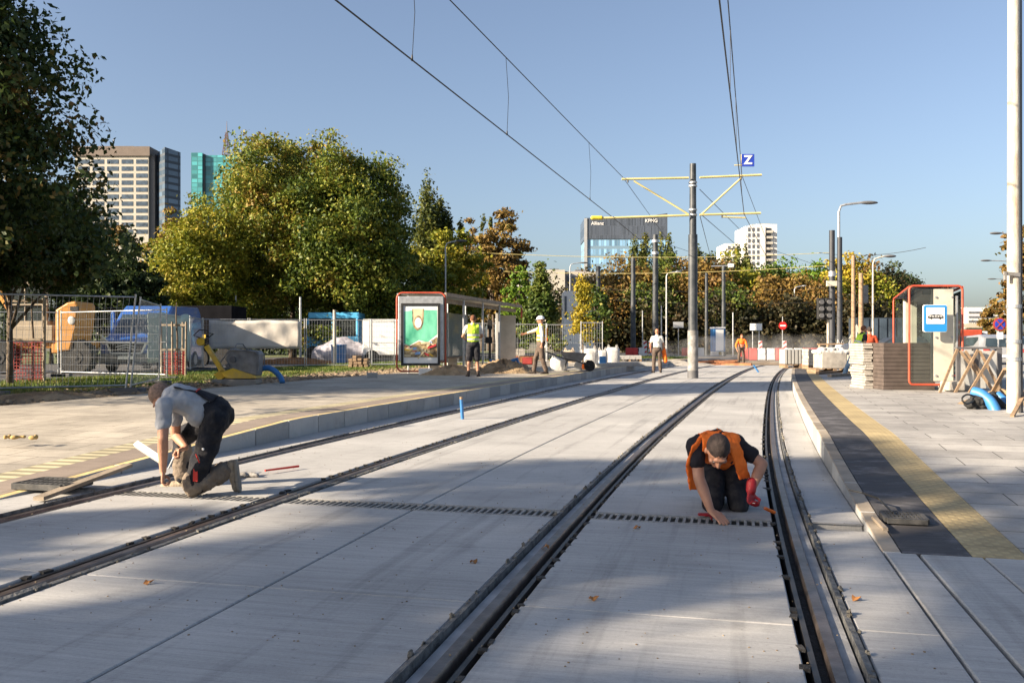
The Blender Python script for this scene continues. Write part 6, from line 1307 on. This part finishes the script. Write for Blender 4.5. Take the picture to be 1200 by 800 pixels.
g = MB(); c = G(706,37.5,.22); g.box(c+V((0,0,.2)), (.26,.3,.42)); t_ = one('plastic_crate', 'small blue plastic crate at the foot of the fence by the bags', 'crate', g, M['blue'], c, bevel=.02)
g = MB(); c = G(589,34,.3); g.tube([c+V((-.5,0,.2)), c+V((.2,0,.15)), c+V((.55,0,.28)), c+V((.6,0,.0))], .08, 12); one('drain_pipe', 'blue pipe lying behind the sand pile', 'pipe', g, M['blue'], c, smooth=True)
# ---- stakes and tools on the tracks
def stake(label, x, yb, yt, r_, m, dx=0.0):
    a = P(x, yb, 0); g = MB(); g.cyl(a, a+V((dx,0,(yb-yt)*a.y/F)), r_, n=10); t = thing('marking_stake', label, 'stake', a); g.build('stake_body', m, t); return t, a
t, a = stake('blue stake with pale wooden top standing on the concrete of the left track', 542, 491, 468, .028, M['blue'], -.02); g = MB(); g.cyl(a+V((-.02,0,.318)), a+V((-.022,0,.36)), .026, n=10); g.build('wooden_top', M['wood'], t)
stake('leaning blue stake at the far end of the right track', 889, 436, 428, .035, M['blue'], -.2)
# trowel, hammer, glove tools by the left man
t = thing('trowel', 'trowel with long red handle lying on the concrete beside the kneeling man', 'trowel', P(300,556)); a = P(290,556,.02); b = P(350,546,.03); d = (b-a).normalized()
g = MB(); n_ = V((-d.y,d.x,0)); g.add([a-d*.12, a+n_*.06+d*.03, a+d*.16, a-n_*.06+d*.03]+[p+V((0,0,.006)) for p in (a-d*.12, a+n_*.06+d*.03, a+d*.16, a-n_*.06+d*.03)], [(3,2,1,0),(4,5,6,7),(0,1,5,4),(1,2,6,5),(2,3,7,6),(3,0,4,7)]); g.build('blade', M['galv'], t)
g = MB(); g.cyl(a+d*.20+V((0,0,.012)), b, .009, .011, 8); g.build('handle', M['redtrim'], t)
g = MB(); c = P(280,557,.02); g.caps(c-V((.1,0,0)), c+V((.05,.02,0)), .022, .03); g.caps(c+V((.05,.05,0)), c+V((.16,.02,0)), .03, .02); tag(fuse(g, 'crumpled_cloth', M['machgrey'], None, .008, 1, .02, .04, loc=P(280,557)), 'crumpled grey rag beside the trowel', 'rag')
# tool in the hand of the right man; tool in hand of left man
t = thing('putty_knife', 'orange-handled knife held in the red glove', 'knife', P(896,599)); w_ = JR['wL']+V((-.005,-.09,-.075)); e_ = P(907,600,.02)
g = MB(); g.caps(w_.lerp(e_, .55), e_, .011, .013); g.build('handle', M['orange'], t, smooth=True); g = MB(); g.bar(w_, w_.lerp(e_, .56), .015, .003); g.build('blade', M['galv'], t)
t = thing('hand_tool', 'small metal tool held by the kneeling man in grey t-shirt', 'tool', JL['wR']); g = MB(); w_ = JL['wR']+V((-.08,-.01,-.05)); g.caps(w_, w_+V((-.06,0,-.12)), .009, .007); g.build('shank', M['galv'], t); g = MB(); g.box(w_+V((.02,0,.015)), (.05,.02,.02)); g.build('grip', M['ink'], t)
g = MB(); a, b = PD(160,520,7.9), PD(186,537,7.75); g.bar(a, b+(b-a)*.15, .055, .055, up=(0,.7,.7)); one('white_foam_bar', 'white square foam bar pointing from behind the kneeling man toward the left platform', 'foam bar', g, M['bagwhite'], a, bevel=.006)
g = MB(); a, b = P(45,584,.03), P(150,545,.12); g.bar(a, b, .09, .03); one('loose_plank', 'grey plank lying along the ramp of the left platform', 'plank', g, M['woodgr'], a)
# manhole gratings on both platforms
def gully(label, c, w_, d_, rz, h=.035):
    c = V(c); t = thing('gully_grate', label, 'grate', c, 'cast iron gully grates put down on the platforms'); R = Matrix.Rotation(rz, 4, 'Z'); q_ = lambda x, y, z: c+(R @ V((x, y, z)))
    g = MB(); 
    for x, y, sx, sy in ((0,-d_/2,w_,.03),(0,d_/2,w_,.03),(-w_/2,0,.03,d_-.035),(w_/2,0,.03,d_-.035)): g.box(q_(x,y,h/2), (sx,sy,h), rz)
    g.build('frame', M['grate'], t, bevel=.003); g = MB(); g.box(q_(0,0,.006), (w_-.04,d_-.04,.01), rz)
    n = 9
    for i in range(n): g.box(q_(-w_/2+(i+1)*w_/(n+1),0,h*.7), (w_/(n+1)*.55,d_-.04,h*.5), rz)
    for k in (-.5,0,.5): g.box(q_(0,k*d_*.6,h*.74), (w_-.05,.02,h*.5), rz)
    g.build('slotted_cover', M['grate'], t)
gully('square black gully grate on the ramp of the left platform', P(62,570,.03), .48, .36, -.25, .05); gully('square black gully grate on the dark strip of the right platform', P(1059,609,.042), .25, .28, -.25, .035)
g = MB(); c = P(1050,603,.10); g.tube([P(995,577,.15)+V((0,0,.02)), P(1010,577,.17), P(1030,584,.13), P(1046,600,.09)], .007, 6); one('bent_rod', 'thin bent iron rod resting on the kerb by the right gully grate', 'rod', g, M['ink'], c)
g = MB(); g.bar(P(1024,606,.06), P(1038,620,.055), .03, .02); one('wood_wedge', 'small wooden wedge lying left of the right gully grate', 'wedge', g, M['woodgr'], P(1030,610,.09))
r = random.Random(12); c = P(24,514,.2); t = thing('stone_crumbs', 'small heap of yellow clay crumbs on the left platform paving', 'crumbs', c)
g = MB()
for k in range(9): g.ell(c+V((r.uniform(-.2,.2), r.uniform(-.08,.08), .02)), (r.uniform(.02,.05), r.uniform(.02,.04), r.uniform(.015,.03)), nu=7, nv=5)
fuse(g, 'lump', mat('clay_crumbs', (.38,.26,.10), .9, .2, 20), t, .008, 1)
# dropped leaves
lm = mat('fallen_leaf_brown', (.30,.13,.04), .8, .3, 30); ll = ['fallen brown leaf on the concrete left of the centre joint','fallen brown leaf on the concrete right of the centre rails','tiny fallen leaf near the bottom left rail','small dark leaf right of the man in orange vest','small brown leaf near the third rail','small brown leaf in front of the drain']
for i, (x, y) in enumerate(((555,657),(695,700),(174,681),(1003,700),(747,617),(640,640))):
    c = P(x, y, .012); g = MB(); pts = [c+V((math.cos(a)*.022*(1+.4*math.sin(3*a+i)), math.sin(a)*.022, .012*math.sin(2*a+i))) for a in [k*.785 for k in range(8)]]; g.add([c+V((0,0,.004))]+pts, [(0,k+1,(k+1)%8+1) for k in range(8)]); o = one('fallen_leaf', ll[i], 'leaf', g, lm, c); s_ = o.modifiers.new('s','SOLIDIFY'); s_.thickness = .0015
# grit scattered over the slab
g = MB(); r = random.Random(77)
for k in range(900):
    y = 3.2+r.random()**1.6*14; c = Q(r.uniform(-5.9,.4), y, .001); s_ = r.uniform(.002,.007); g.ell(c, (s_, s_*r.uniform(.6,1.4), s_*.6), nu=5, nv=3)
tag(g.build('grit', M['soil'], None, loc=(0,6,0)), 'fine grit scattered over the concrete', 'grit', kind='stuff')
g = MB(); r = random.Random(78)
for k in range(1500):
    d = r.uniform(-15,-11.8); c = Q(d, r.uniform(8,34), .19); s_ = r.uniform(.015,.07)*(1.6 if r.random() < .08 else 1); g.ell(c, (s_, s_*r.uniform(.6,1.4), s_*.6), nu=6, nv=4)
tag(g.build('stones_and_clods', M['soil'], None, loc=(-9,16,.2)), 'stones and clods scattered over the dirt verge', 'stones', kind='stuff')
# grass
def grass(label, d0, d1, y0, y1, n, h, seed, z=.17):
    g_ = np.random.default_rng(seed); ds = g_.uniform(d0, d1, n); ys = g_.uniform(y0, y1, n)**1.0
    m_ = np.interp(ys, _ys, _ms); xr = np.interp(ys, RY, RX); nl = np.sqrt(1+m_**2); x = xr+ds/nl; y = ys-ds*m_/nl
    a = g_.uniform(0, 6.28, n); hh = h*g_.uniform(.5, 1.4, n); wv_ = .012*g_.uniform(.8, 2.2, n); lx, ly = g_.normal(0, .35, n)*hh, g_.normal(0, .35, n)*hh
    p0 = np.stack([x-np.cos(a)*wv_, y-np.sin(a)*wv_, np.full(n, z)], 1); p1_ = np.stack([x+np.cos(a)*wv_, y+np.sin(a)*wv_, np.full(n, z)], 1); p2 = np.stack([x+lx, y+ly, z+hh], 1)
    v = np.stack([p0, p1_, p2], 1).reshape(-1, 3); me = bpy.data.meshes.new('grass'); me.from_pydata(v.tolist(), [], [(3*i, 3*i+1, 3*i+2) for i in range(n)]); me.materials.append(M['grass']); o = bpy.data.objects.new('grass', me); C.objects.link(o); tag(o, label, 'grass', kind='stuff')
M['grass'] = leafmat('grass_blades', [(.03,.07,.01),(.07,.12,.02),(.13,.17,.03),(.25,.20,.07)])
grass('short green grass in a strip between the dirt and the fences', -19.3, -14.8, 5, 45, 60000, .09, 3); grass('patchy grass along the dirt verge', -15.2, -14.0, 8, 40, 9000, .07, 4)
grass('grass at the end of the left platform', -12.5, -7.0, 44, 52, 12000, .14, 5, .2)
# ---- right shelter
D1, D2 = 18.4, 23.6; XA, XB = (1065.5-600)*D1/F, (1128-600)*D1/F; z0 = .235; zt = H+65*D1/F; dv = V((10.05-XA, D2-D1, 0)); t = thing('tram_shelter', 'glass tram shelter with red frame and blue stop sign on the right platform', 'shelter', (XA, D1, z0))
a, b = V((XA,D1,z0)), V((XB,D1,z0))
for o_ in (V((0,0,0)), dv): g = MB(); rframe(g, a+o_, b+o_, z0+.13, zt, .024, .09); g.build('red_frame', M['red'], t, smooth=True)
g = MB(); g.add([a+V((0,0,zt-z0)), b+V((0,0,zt-z0)), b+dv+V((0,0,zt-z0)), a+dv+V((0,0,zt-z0))], [(0,1,2,3)]); o = g.build('roof_glass', M['glass'], t); s_ = o.modifiers.new('s','SOLIDIFY'); s_.thickness = .02
g = MB(); 
for f in (0,1): g.bar(a+dv*f*0+V((0,0,zt-z0-.02))*1+(b-a)*f, a+dv+V((0,0,zt-z0-.02))+(b-a)*f, .035, .035)
g.build('roof_rail', M['red'], t)
g = MB(); g.bar(a+dv*.02+(b-a)*.5+V((0,0,zt-z0-.12)), a+dv+(b-a)*.5+V((0,0,zt-z0-.12)), .5, .10); g.build('roof_box', M['dkgrey'], t, bevel=.01)
def pane(p0, p1, za, zb_, m='glass', name='glass_pane'):
    g = MB(); g.add([V((p0.x,p0.y,za)), V((p1.x,p1.y,za)), V((p1.x,p1.y,zb_)), V((p0.x,p0.y,zb_))], [(0,1,2,3)]); o = g.build(name, M[m], t); s_ = o.modifiers.new('s','SOLIDIFY'); s_.thickness = .012; return o
pane(a+V((.06,.02,0)), a+(b-a)*.46+V((0,.02,0)), z0+.18, zt-.05); pane(a+V((.06,0,0))+dv, b+dv-V((.08,0,0)), z0+.18, zt-.05); pane(b-V((.02,0,0))+dv*.02, b-V((.02,0,0))+dv*.96, z0+.15, zt-.1, 'glassdk')
g = MB(); xc = (1094.5-600)*D1/F; xd = (1118-600)*D1/F; g.box(((xc+xd)/2, D1+.09, (z0+.2+zt-.06)/2), (xd-xc,.14,zt-.06-z0-.2)); g.build('end_panel', M['cream'], t, bevel=.008)
for px_ in (1097,1116):
    for py_ in (348,395,440): g = MB(); g.cyl(((px_-600)*D1/F, D1+.0, H-(py_-400)*D1/F), ((px_-600)*D1/F, D1+.02, H-(py_-400)*D1/F), .022, n=10); g.build('panel_bolt', M['galv'], t)
g = MB(); g.box((XB-.12, D1+.0, z0+1.0), (.03,.04,1.9)); g.build('inner_post', M['galv'], t)
g = MB(); c = a+dv*.75+(b-a)*.3; g.box(c+V((0,0,1.05)), (.30,.12,2.0), 0); g.build('back_panel', M['cream'], t, bevel=.01)
for f in (.3,.55,.8): g = MB(); c = b-V((.06,0,0))+dv*f; g.cyl(c, c+V((0,0,zt-z0)), .03, n=8); g.build('post', M['galv'], t)
for px_, w2 in ((1108,.13),(1129,.30)): g = MB(); g.box(((px_-600)*D1/F, D1-.02, z0+.055), (w2*1.6,.28,.13)); g.build('foot_block', M['palestone'], t, bevel=.02)
# stop sign
sx0, sx1, sz0, sz1 = (1082-600)*18.2/F, (1110-600)*18.2/F, H+11*18.2/F, H+43*18.2/F; cx, cz = (sx0+sx1)/2, (sz0+sz1)/2; w_, h_ = sx1-sx0, sz1-sz0
def rrect(w, h, r_, n=5):
    o = []
    for cx_, cz_, s in ((w/2-r_, h/2-r_, 0), (-w/2+r_, h/2-r_, 90), (-w/2+r_, -h/2+r_, 180), (w/2-r_, -h/2+r_, 270)):
        for k in range(n+1): an = math.radians(s+90*k/n); o.append((cx_+r_*math.cos(an), cz_+r_*math.sin(an)))
    return o
g = MB(); g.prism(rrect(w_, h_, .04), .03, Matrix.Translation((cx,18.2,cz))); sg_ = g.build('stop_sign', M['signwhite'], t)
g = MB(); g.prism(rrect(w_-.02, h_-.02, .035), .006, Matrix.Translation((cx,18.193,cz))); g.build('blue_field', M['signblue'], sg_)
g = MB(); g.prism(rrect(w_*.76, h_*.60, .012), .006, Matrix.Translation((cx,18.186,cz+h_*.10))); g.build('white_field', M['signwhite'], sg_)
g = MB(); T = Matrix.Translation((cx,18.180,cz+h_*.06)); L2 = w_*.66
g.prism([(-L2/2,-.01),(-L2/2+.02,.025),(L2/2-.02,.025),(L2/2,-.01),(L2/2-.01,-.03),(-L2/2+.01,-.03)], .005, T); g.build('tram_symbol', M['ink'], sg_)
g = MB(); g.bar((cx-.12,18.18,cz+h_*.06+.037), (cx+.12,18.18,cz+h_*.06+.037), .005, .006); g.bar((cx-.08,18.18,cz+h_*.06+.03), (cx-.03,18.18,cz+h_*.06+.055), .005, .006); g.bar((cx+.08,18.18,cz+h_*.06+.03), (cx+.03,18.18,cz+h_*.06+.055), .005, .006)
for k in (-1,1): g.cyl((cx+k*.09,18.180,cz+h_*.06-.035), (cx+k*.09,18.185,cz+h_*.06-.035), .016, n=10)
g.build('tram_details', M['ink'], sg_); g = MB()
for k in range(5): g.box((cx-.11+k*.055,18.177,cz+h_*.06+.007), (.036,.004,.018))
g.build('tram_windows', M['signwhite'], sg_)
# dark board stack and pale paver stack
def board_stack(name, label, x0, x1, D, top, nlay, depth, m, jit, seed, cat, split=1, zb=.235, part='board'):
    s = D/F; X0, X1 = (x0-600)*s, (x1-600)*s; zt_ = H-(top-400)*s; r = random.Random(seed); t = thing(name, label, cat, ((X0+X1)/2, D, zb)); h_ = (zt_-zb)/nlay
    for j in range(nlay):
        for i in range(split):
            g = MB(); w2 = (X1-X0)/split; c = V((X0+(i+.5)*w2+r.uniform(-jit,jit), D+depth/2+r.uniform(-jit,jit), zb+(j+.5)*h_)); g.box(c, (w2-.006-(r.uniform(0,jit)), depth, h_-.006), r.uniform(-jit,jit)*.25); g.build(part, m, t, bevel=.003, seg=1)
    return t
board_stack('dark_board_stack', 'tall stack of dark brown boards behind the glass of the right shelter', 1035, 1096, 18.75, 401.5, 12, .9, M['dkbrown'], .006, 3, 'board stack', zb=.24)
board_stack('slab_stack', 'uneven tall stack of pale stone slabs left of the dark boards', 1012, 1036, 19.3, 402, 17, .8, M['palestone'], .035, 4, 'slab stack', split=2, part='slab')
# pallets of slabs with planks
t = thing('slab_pallet', 'pallet of upright grey slabs at the far end of the right platform', 'pallet', G(936,34.5,.235)); c = G(937,34.2,.235); pallet(t, c+V((0,.2,0)), 1.2, .8)
for k in range(9): g = MB(); g.box(c+V((-.56+k*.135,.2,.15+.29)), (.095,.7,.56)); g.build('slab', M['kerb'], t, bevel=.006)
t = thing('wrapped_pallet', 'large pallet of stone with white wrapped top near the ladder-like plank', 'pallet', G(977,29,.235)); c = G(977,29,.235); pallet(t, c+V((0,.3,0)), 1.25, .9); 
g = MB(); g.box(c+V((-.02,.3,.15+.26)), (.80,.85,.52)); g.build('stone_block', M['palestone'], t, bevel=.01); g = MB(); g.box(c+V((.52,.3,.15+.22)), (.25,.85,.44)); g.build('stone_block', M['cream'], t, bevel=.01)
g = MB(); g.caps(c+V((-.35,.2,.72)), c+V((.35,.25,.72)), .12, .10); g.box(c+V((0,.3,.68)), (.95,.85,.10)); fuse(g, 'plastic_wrap', M['bagwhite'], t, .02, 2, .05, .12)
for k in (-.28, .02): g = MB(); g.ell(c+V((k,-.06,.76)), (.055,.03,.045)); g.build('hole', M['dkgrey'], t)
for i, (x, D, w2, lb) in enumerate(((958,33,.9,'pale stacked slabs behind the upright slabs'),(1003,30,.8,'brown pallet behind the man in yellow-green vest'))):
    brick_pallet('pallet of '+lb, x, D, 5, 3, .12, M['palestone'] if i == 0 else M['kerb'], z=.235, w_=w2)
t = thing('leaning_pallet', 'wooden pallet stood on edge between the slabs and the wrapped pallet', 'pallet', G(960,29.6,.235)); 
for k in range(7): g = MB(); a_ = G(957,29.5,.28+.11*k); g.bar(a_, G(966,29.5,.28+.11*k), .02, .07); g.build('slat', M['wood'], t)
for xx in (956.5,966): g = MB(); g.bar(G(xx,29.55,.24), G(xx+4,29.8,1.15), .06, .06); g.build('side_rail', M['wood'], t)
g = MB(); g.bar(G(958,29.3,1.16), G(988,29.3,1.17), .08, .05); one('timber_beam', 'yellow timber beam lying over the pallets', 'timber', g, M['wood'], G(972,29.3,1.1))
for i, (a_, b_, w2) in enumerate((((958,437),(1010,433),.1),((972,440),(1018,437),.12),((990,430),(1020,428),.1))): g = MB(); A_, B_ = P(*a_,.28), P(*b_,.28); g.bar(A_, B_, w2, .07); one('loose_timber', ['loose timber lying in front of the wrapped pallet','longest loose timber lying at the foot of the slab stack','short loose timber behind the slab stack'][i], 'timber', g, M['wood'] if i != 1 else M['woodgr'], A_)
t = thing('folded_trestle', 'folded trestle with blue cloth leaning by the slab stack', 'trestle', G(998,27,.235))
for (a_, b_, m_) in (((991,434),(1003,403),'woodgr'),((997,434),(1008,405),'wood'),((1012,428),(1005,404),'woodgr')): g = MB(); g.bar(PD(a_[0],a_[1],27), PD(b_[0],b_[1],27.2), .09, .05); g.build('leg', M[m_], t)
g = MB(); g.caps(PD(990,437,26.9), PD(1000,410,27), .07, .05); fuse(g, 'blue_cloth', mat('grey_blue_cloth', (.16,.24,.32), .8, .3, 6), t, .02, 2, .04, .08)
g = MB(); c = G(1000,33,.235); 
bag('big_bag', 'white big bag behind the pallets by the twin dark poles', 992, 33.5, .8, 1.0, M['bagwhite'], 9, z=.2)
t, p, _z = pole('traffic_cone_post', 'short orange plastic pipe standing behind the upright slabs', 940, 410, 440, 38, .07, M['orange'], 'pipe', z0=.1)
t = thing('warning_sign', 'small triangular sign behind the timber pole', 'road sign', G(1004,48,0)); g = MB(); c = V((G(1004,48).x,48,1.75)); g.prism([(-.42,-.35),(.42,-.35),(0,.42)], .03, Matrix.Translation(c)); g.build('sign_plate', M['cream'], t); g = MB(); g.cyl(G(1004,48,0), c, .03, n=6); g.build('post', M['galv'], t)
# grey panel with timber braces, right of the shelter
t = thing('equipment_cabinet', 'framed grey panel held by crossed timber braces right of the shelter', 'panel', G(1147,18.2,.235)); D = 18.2; s = D/F
def bxp(x0, x1, py0, py1, D0, D1, m, nm, bev=.004): g = MB(); wb(g, x0, x1, py0, py1, D0, D1); return g.build(nm, M[m], t, bevel=bev)
bxp(1121,1124,408,456,D,D+.05,'dkgrey','frame_post'); bxp(1141,1147,408,458,D,D+.08,'dkgrey','frame_post'); bxp(1168.5,1174.5,408,463,D,D+.08,'dkgrey','frame_post'); bxp(1121,1174,406.5,409,D-.01,D+.09,'dkgrey','frame_rail'); bxp(1124,1141,411,452,D+.02,D+.03,'alu','panel'); bxp(1147,1168.5,411,455,D+.02,D+.03,'alu','panel')
for k, (a_, b_) in enumerate((((1122,409),(1101,461)),((1146,410),(1116,466)),((1165,411),(1134,463)),((1125,411),(1147,440)),((1131,411),(1162,455)),((1148,411),(1171,455)))):
    f = -.25 if k < 3 else -.05; g = MB(); g.bar(PD(a_[0],a_[1],D-.06), PD(b_[0],b_[1],D-.06+f*1.4), .05, .03, up=(0,1,0)); one('timber_brace', ['leftmost timber brace leaning on the grey panel','second timber brace leaning on the grey panel','third timber brace leaning on the grey panel','left crossing lath of the grey panel','middle crossing lath of the grey panel','right crossing lath of the grey panel'][k], 'brace', g, M['wood'], PD(b_[0],b_[1],D), 'timber braces propping the grey panel')
g = MB(); wb(g, 1112, 1132, 447, 458, 18.0, 18.4); one('concrete_block', 'pale concrete block at the foot of the timber braces', 'concrete block', g, M['palestone'], G(1122,18,.235), bevel=.03)
# big white pole
t = thing('concrete_pole', 'tall off-white pole at the right edge of the picture', 'pole', P(1187,486,.2)); c = P(1188,486,.2); g = MB(); g.cyl((c.x,c.y,.15), (c.x,c.y,8.5), .092, .072, 24); g.build('shaft', M['whitepole'], t, smooth=True)
g = MB(); g.tube([(c.x+.11,c.y-.02,.2),(c.x+.10,c.y-.02,2.0),(c.x+.09,c.y-.02,8.4)], .012, 6); g.build('cable', M['dkgrey'], t)
for z in (1.0, 1.25, 1.75): g = MB(); g.cyl((c.x,c.y,z-.025), (c.x,c.y,z+.025), .10, n=20); g.build('clamp', M['galv'], t)
g = MB(); a_ = PD(1176,320,c.y-.1); g.bar(a_, PD(1195,322,c.y-.1), .03, .05); g.bar(PD(1178,318,c.y-.1), PD(1178,328,c.y-.1), .03, .04); g.build('bracket', M['machgrey'], t)
for k, (a_, b_) in enumerate((((1178,432),(1157,470)),((1204,455),(1186,488)))):
    g = MB(); g.bar(PD(a_[0],a_[1],13.2), P(b_[0],b_[1],.24), .05, .035); one('timber_brace', ['timber stake leaning against the left side of the white pole','timber stake leaning at the right foot of the white pole'][k], 'brace', g, M['wood'], P(b_[0],b_[1],.24))
# pipes and black bundle at its foot
zz = lambda px, py, D: PD(px, py, D)
hose('curved blue pipe coming out of the ground beside the white pole', [zz(1140,459,13.6), zz(1150,462,13.5), zz(1160,470,13.4), zz(1166,481,13.3), zz(1166,486,13.3)], .085, M['blue'], zz(1166,484,13.3))
hose('blue pipe end half hidden behind the black sleeve', [zz(1168,462,13.9), zz(1177,470,13.8), zz(1184,480,13.7)], .07, M['blue'], zz(1180,476,13.8)); hose('black plastic sleeve between the two blue pipes', [zz(1160,462,13.7), zz(1168,472,13.6), zz(1180,483,13.55)], .085, M['rubberbk'], zz(1172,478,13.6), rings=.05)
g = MB()
for (x, y, r_) in ((1138,473,.10),(1145,470,.12),(1150,476,.10),(1141,478,.08)): g.ell(zz(x,y,13.5), (r_,r_,r_*.8))
tag(fuse(g, 'black_bundle', M['rubberbk'], None, .014, 1, .06, .06, loc=zz(1144,482,13.5)), 'crumpled black plastic bundle in front of the curved blue pipe', 'bundle')
hose('thin black cable looping left of the curved blue pipe', [zz(1146,466,13.5), zz(1134,462,13.4), zz(1127,467,13.3), zz(1132,473,13.3), zz(1140,470,13.4), zz(1150,461,13.5)], .014, M['ink'], zz(1134,470,13.4), name='cable', rings=.1)
heap('earth_mound', 'earth mound behind the pipes at the foot of the white pole', V((G(1172,14.6).x,14.6,.22)), .7, .5, .25, M['sand'], 12)
# no stopping sign
t, p, _z = pole('no_stopping_sign', 'round blue and red no-stopping sign beyond the framed panel', 1170, 372, 440, 30, .03, M['galv'], 'road sign'); c = V((G(1170,30).x,29.9,H+20*30/F))
g = MB(); g.cyl(c, c+V((0,.03,0)), .22, n=28); g.build('red_rim', M['redplast'], t); g = MB(); g.cyl(c-V((0,.008,0)), c+V((0,.0,0)), .17, n=28); g.build('blue_disc', M['zblue'], t)
g = MB(); g.bar(c+V((-.12,-.016,.12)), c+V((.12,-.016,-.12)), .01, .035); g.bar(c+V((-.12,-.020,-.12)), c+V((.12,-.020,.12)), .01, .035); g.build('red_cross', M['redplast'], t); g = MB(); g.box(c+V((0,0,-.38)), (.2,.02,.24)); g.build('white_plate', M['signwhite'], t)
# dust behind the far worker
t = bpy.data.meshes.new('dust'); g = MB(); g.ell(P(870,424,0)+V((2.0,0,.5)), (8,3.5,1.3), nu=20, nv=10); m = bpy.data.materials.new('dust_cloud'); m.use_nodes = True; nt = m.node_tree; nt.nodes.clear(); o_ = nt.nodes.new('ShaderNodeOutputMaterial'); v_ = nt.nodes.new('ShaderNodeVolumePrincipled'); v_.inputs['Color'].default_value = (.9,.88,.84,1)
tc = nt.nodes.new('ShaderNodeTexCoord'); n_ = nt.nodes.new('ShaderNodeTexNoise'); n_.inputs['Scale'].default_value = .8; nt.links.new(tc.outputs['Object'], n_.inputs[0]); mr = nt.nodes.new('ShaderNodeMapRange'); mr.inputs[1].default_value = .42; mr.inputs[2].default_value = .75; mr.inputs[3].default_value = 0; mr.inputs[4].default_value = .10; nt.links.new(n_.outputs[0], mr.inputs[0]); nt.links.new(mr.outputs[0], v_.inputs['Density']); nt.links.new(v_.outputs[0], o_.inputs['Volume'])
tag(g.build('dust', m, None, loc=P(870,424,0)), 'pale dust drifting over the far end of the tracks', 'dust', kind='stuff')
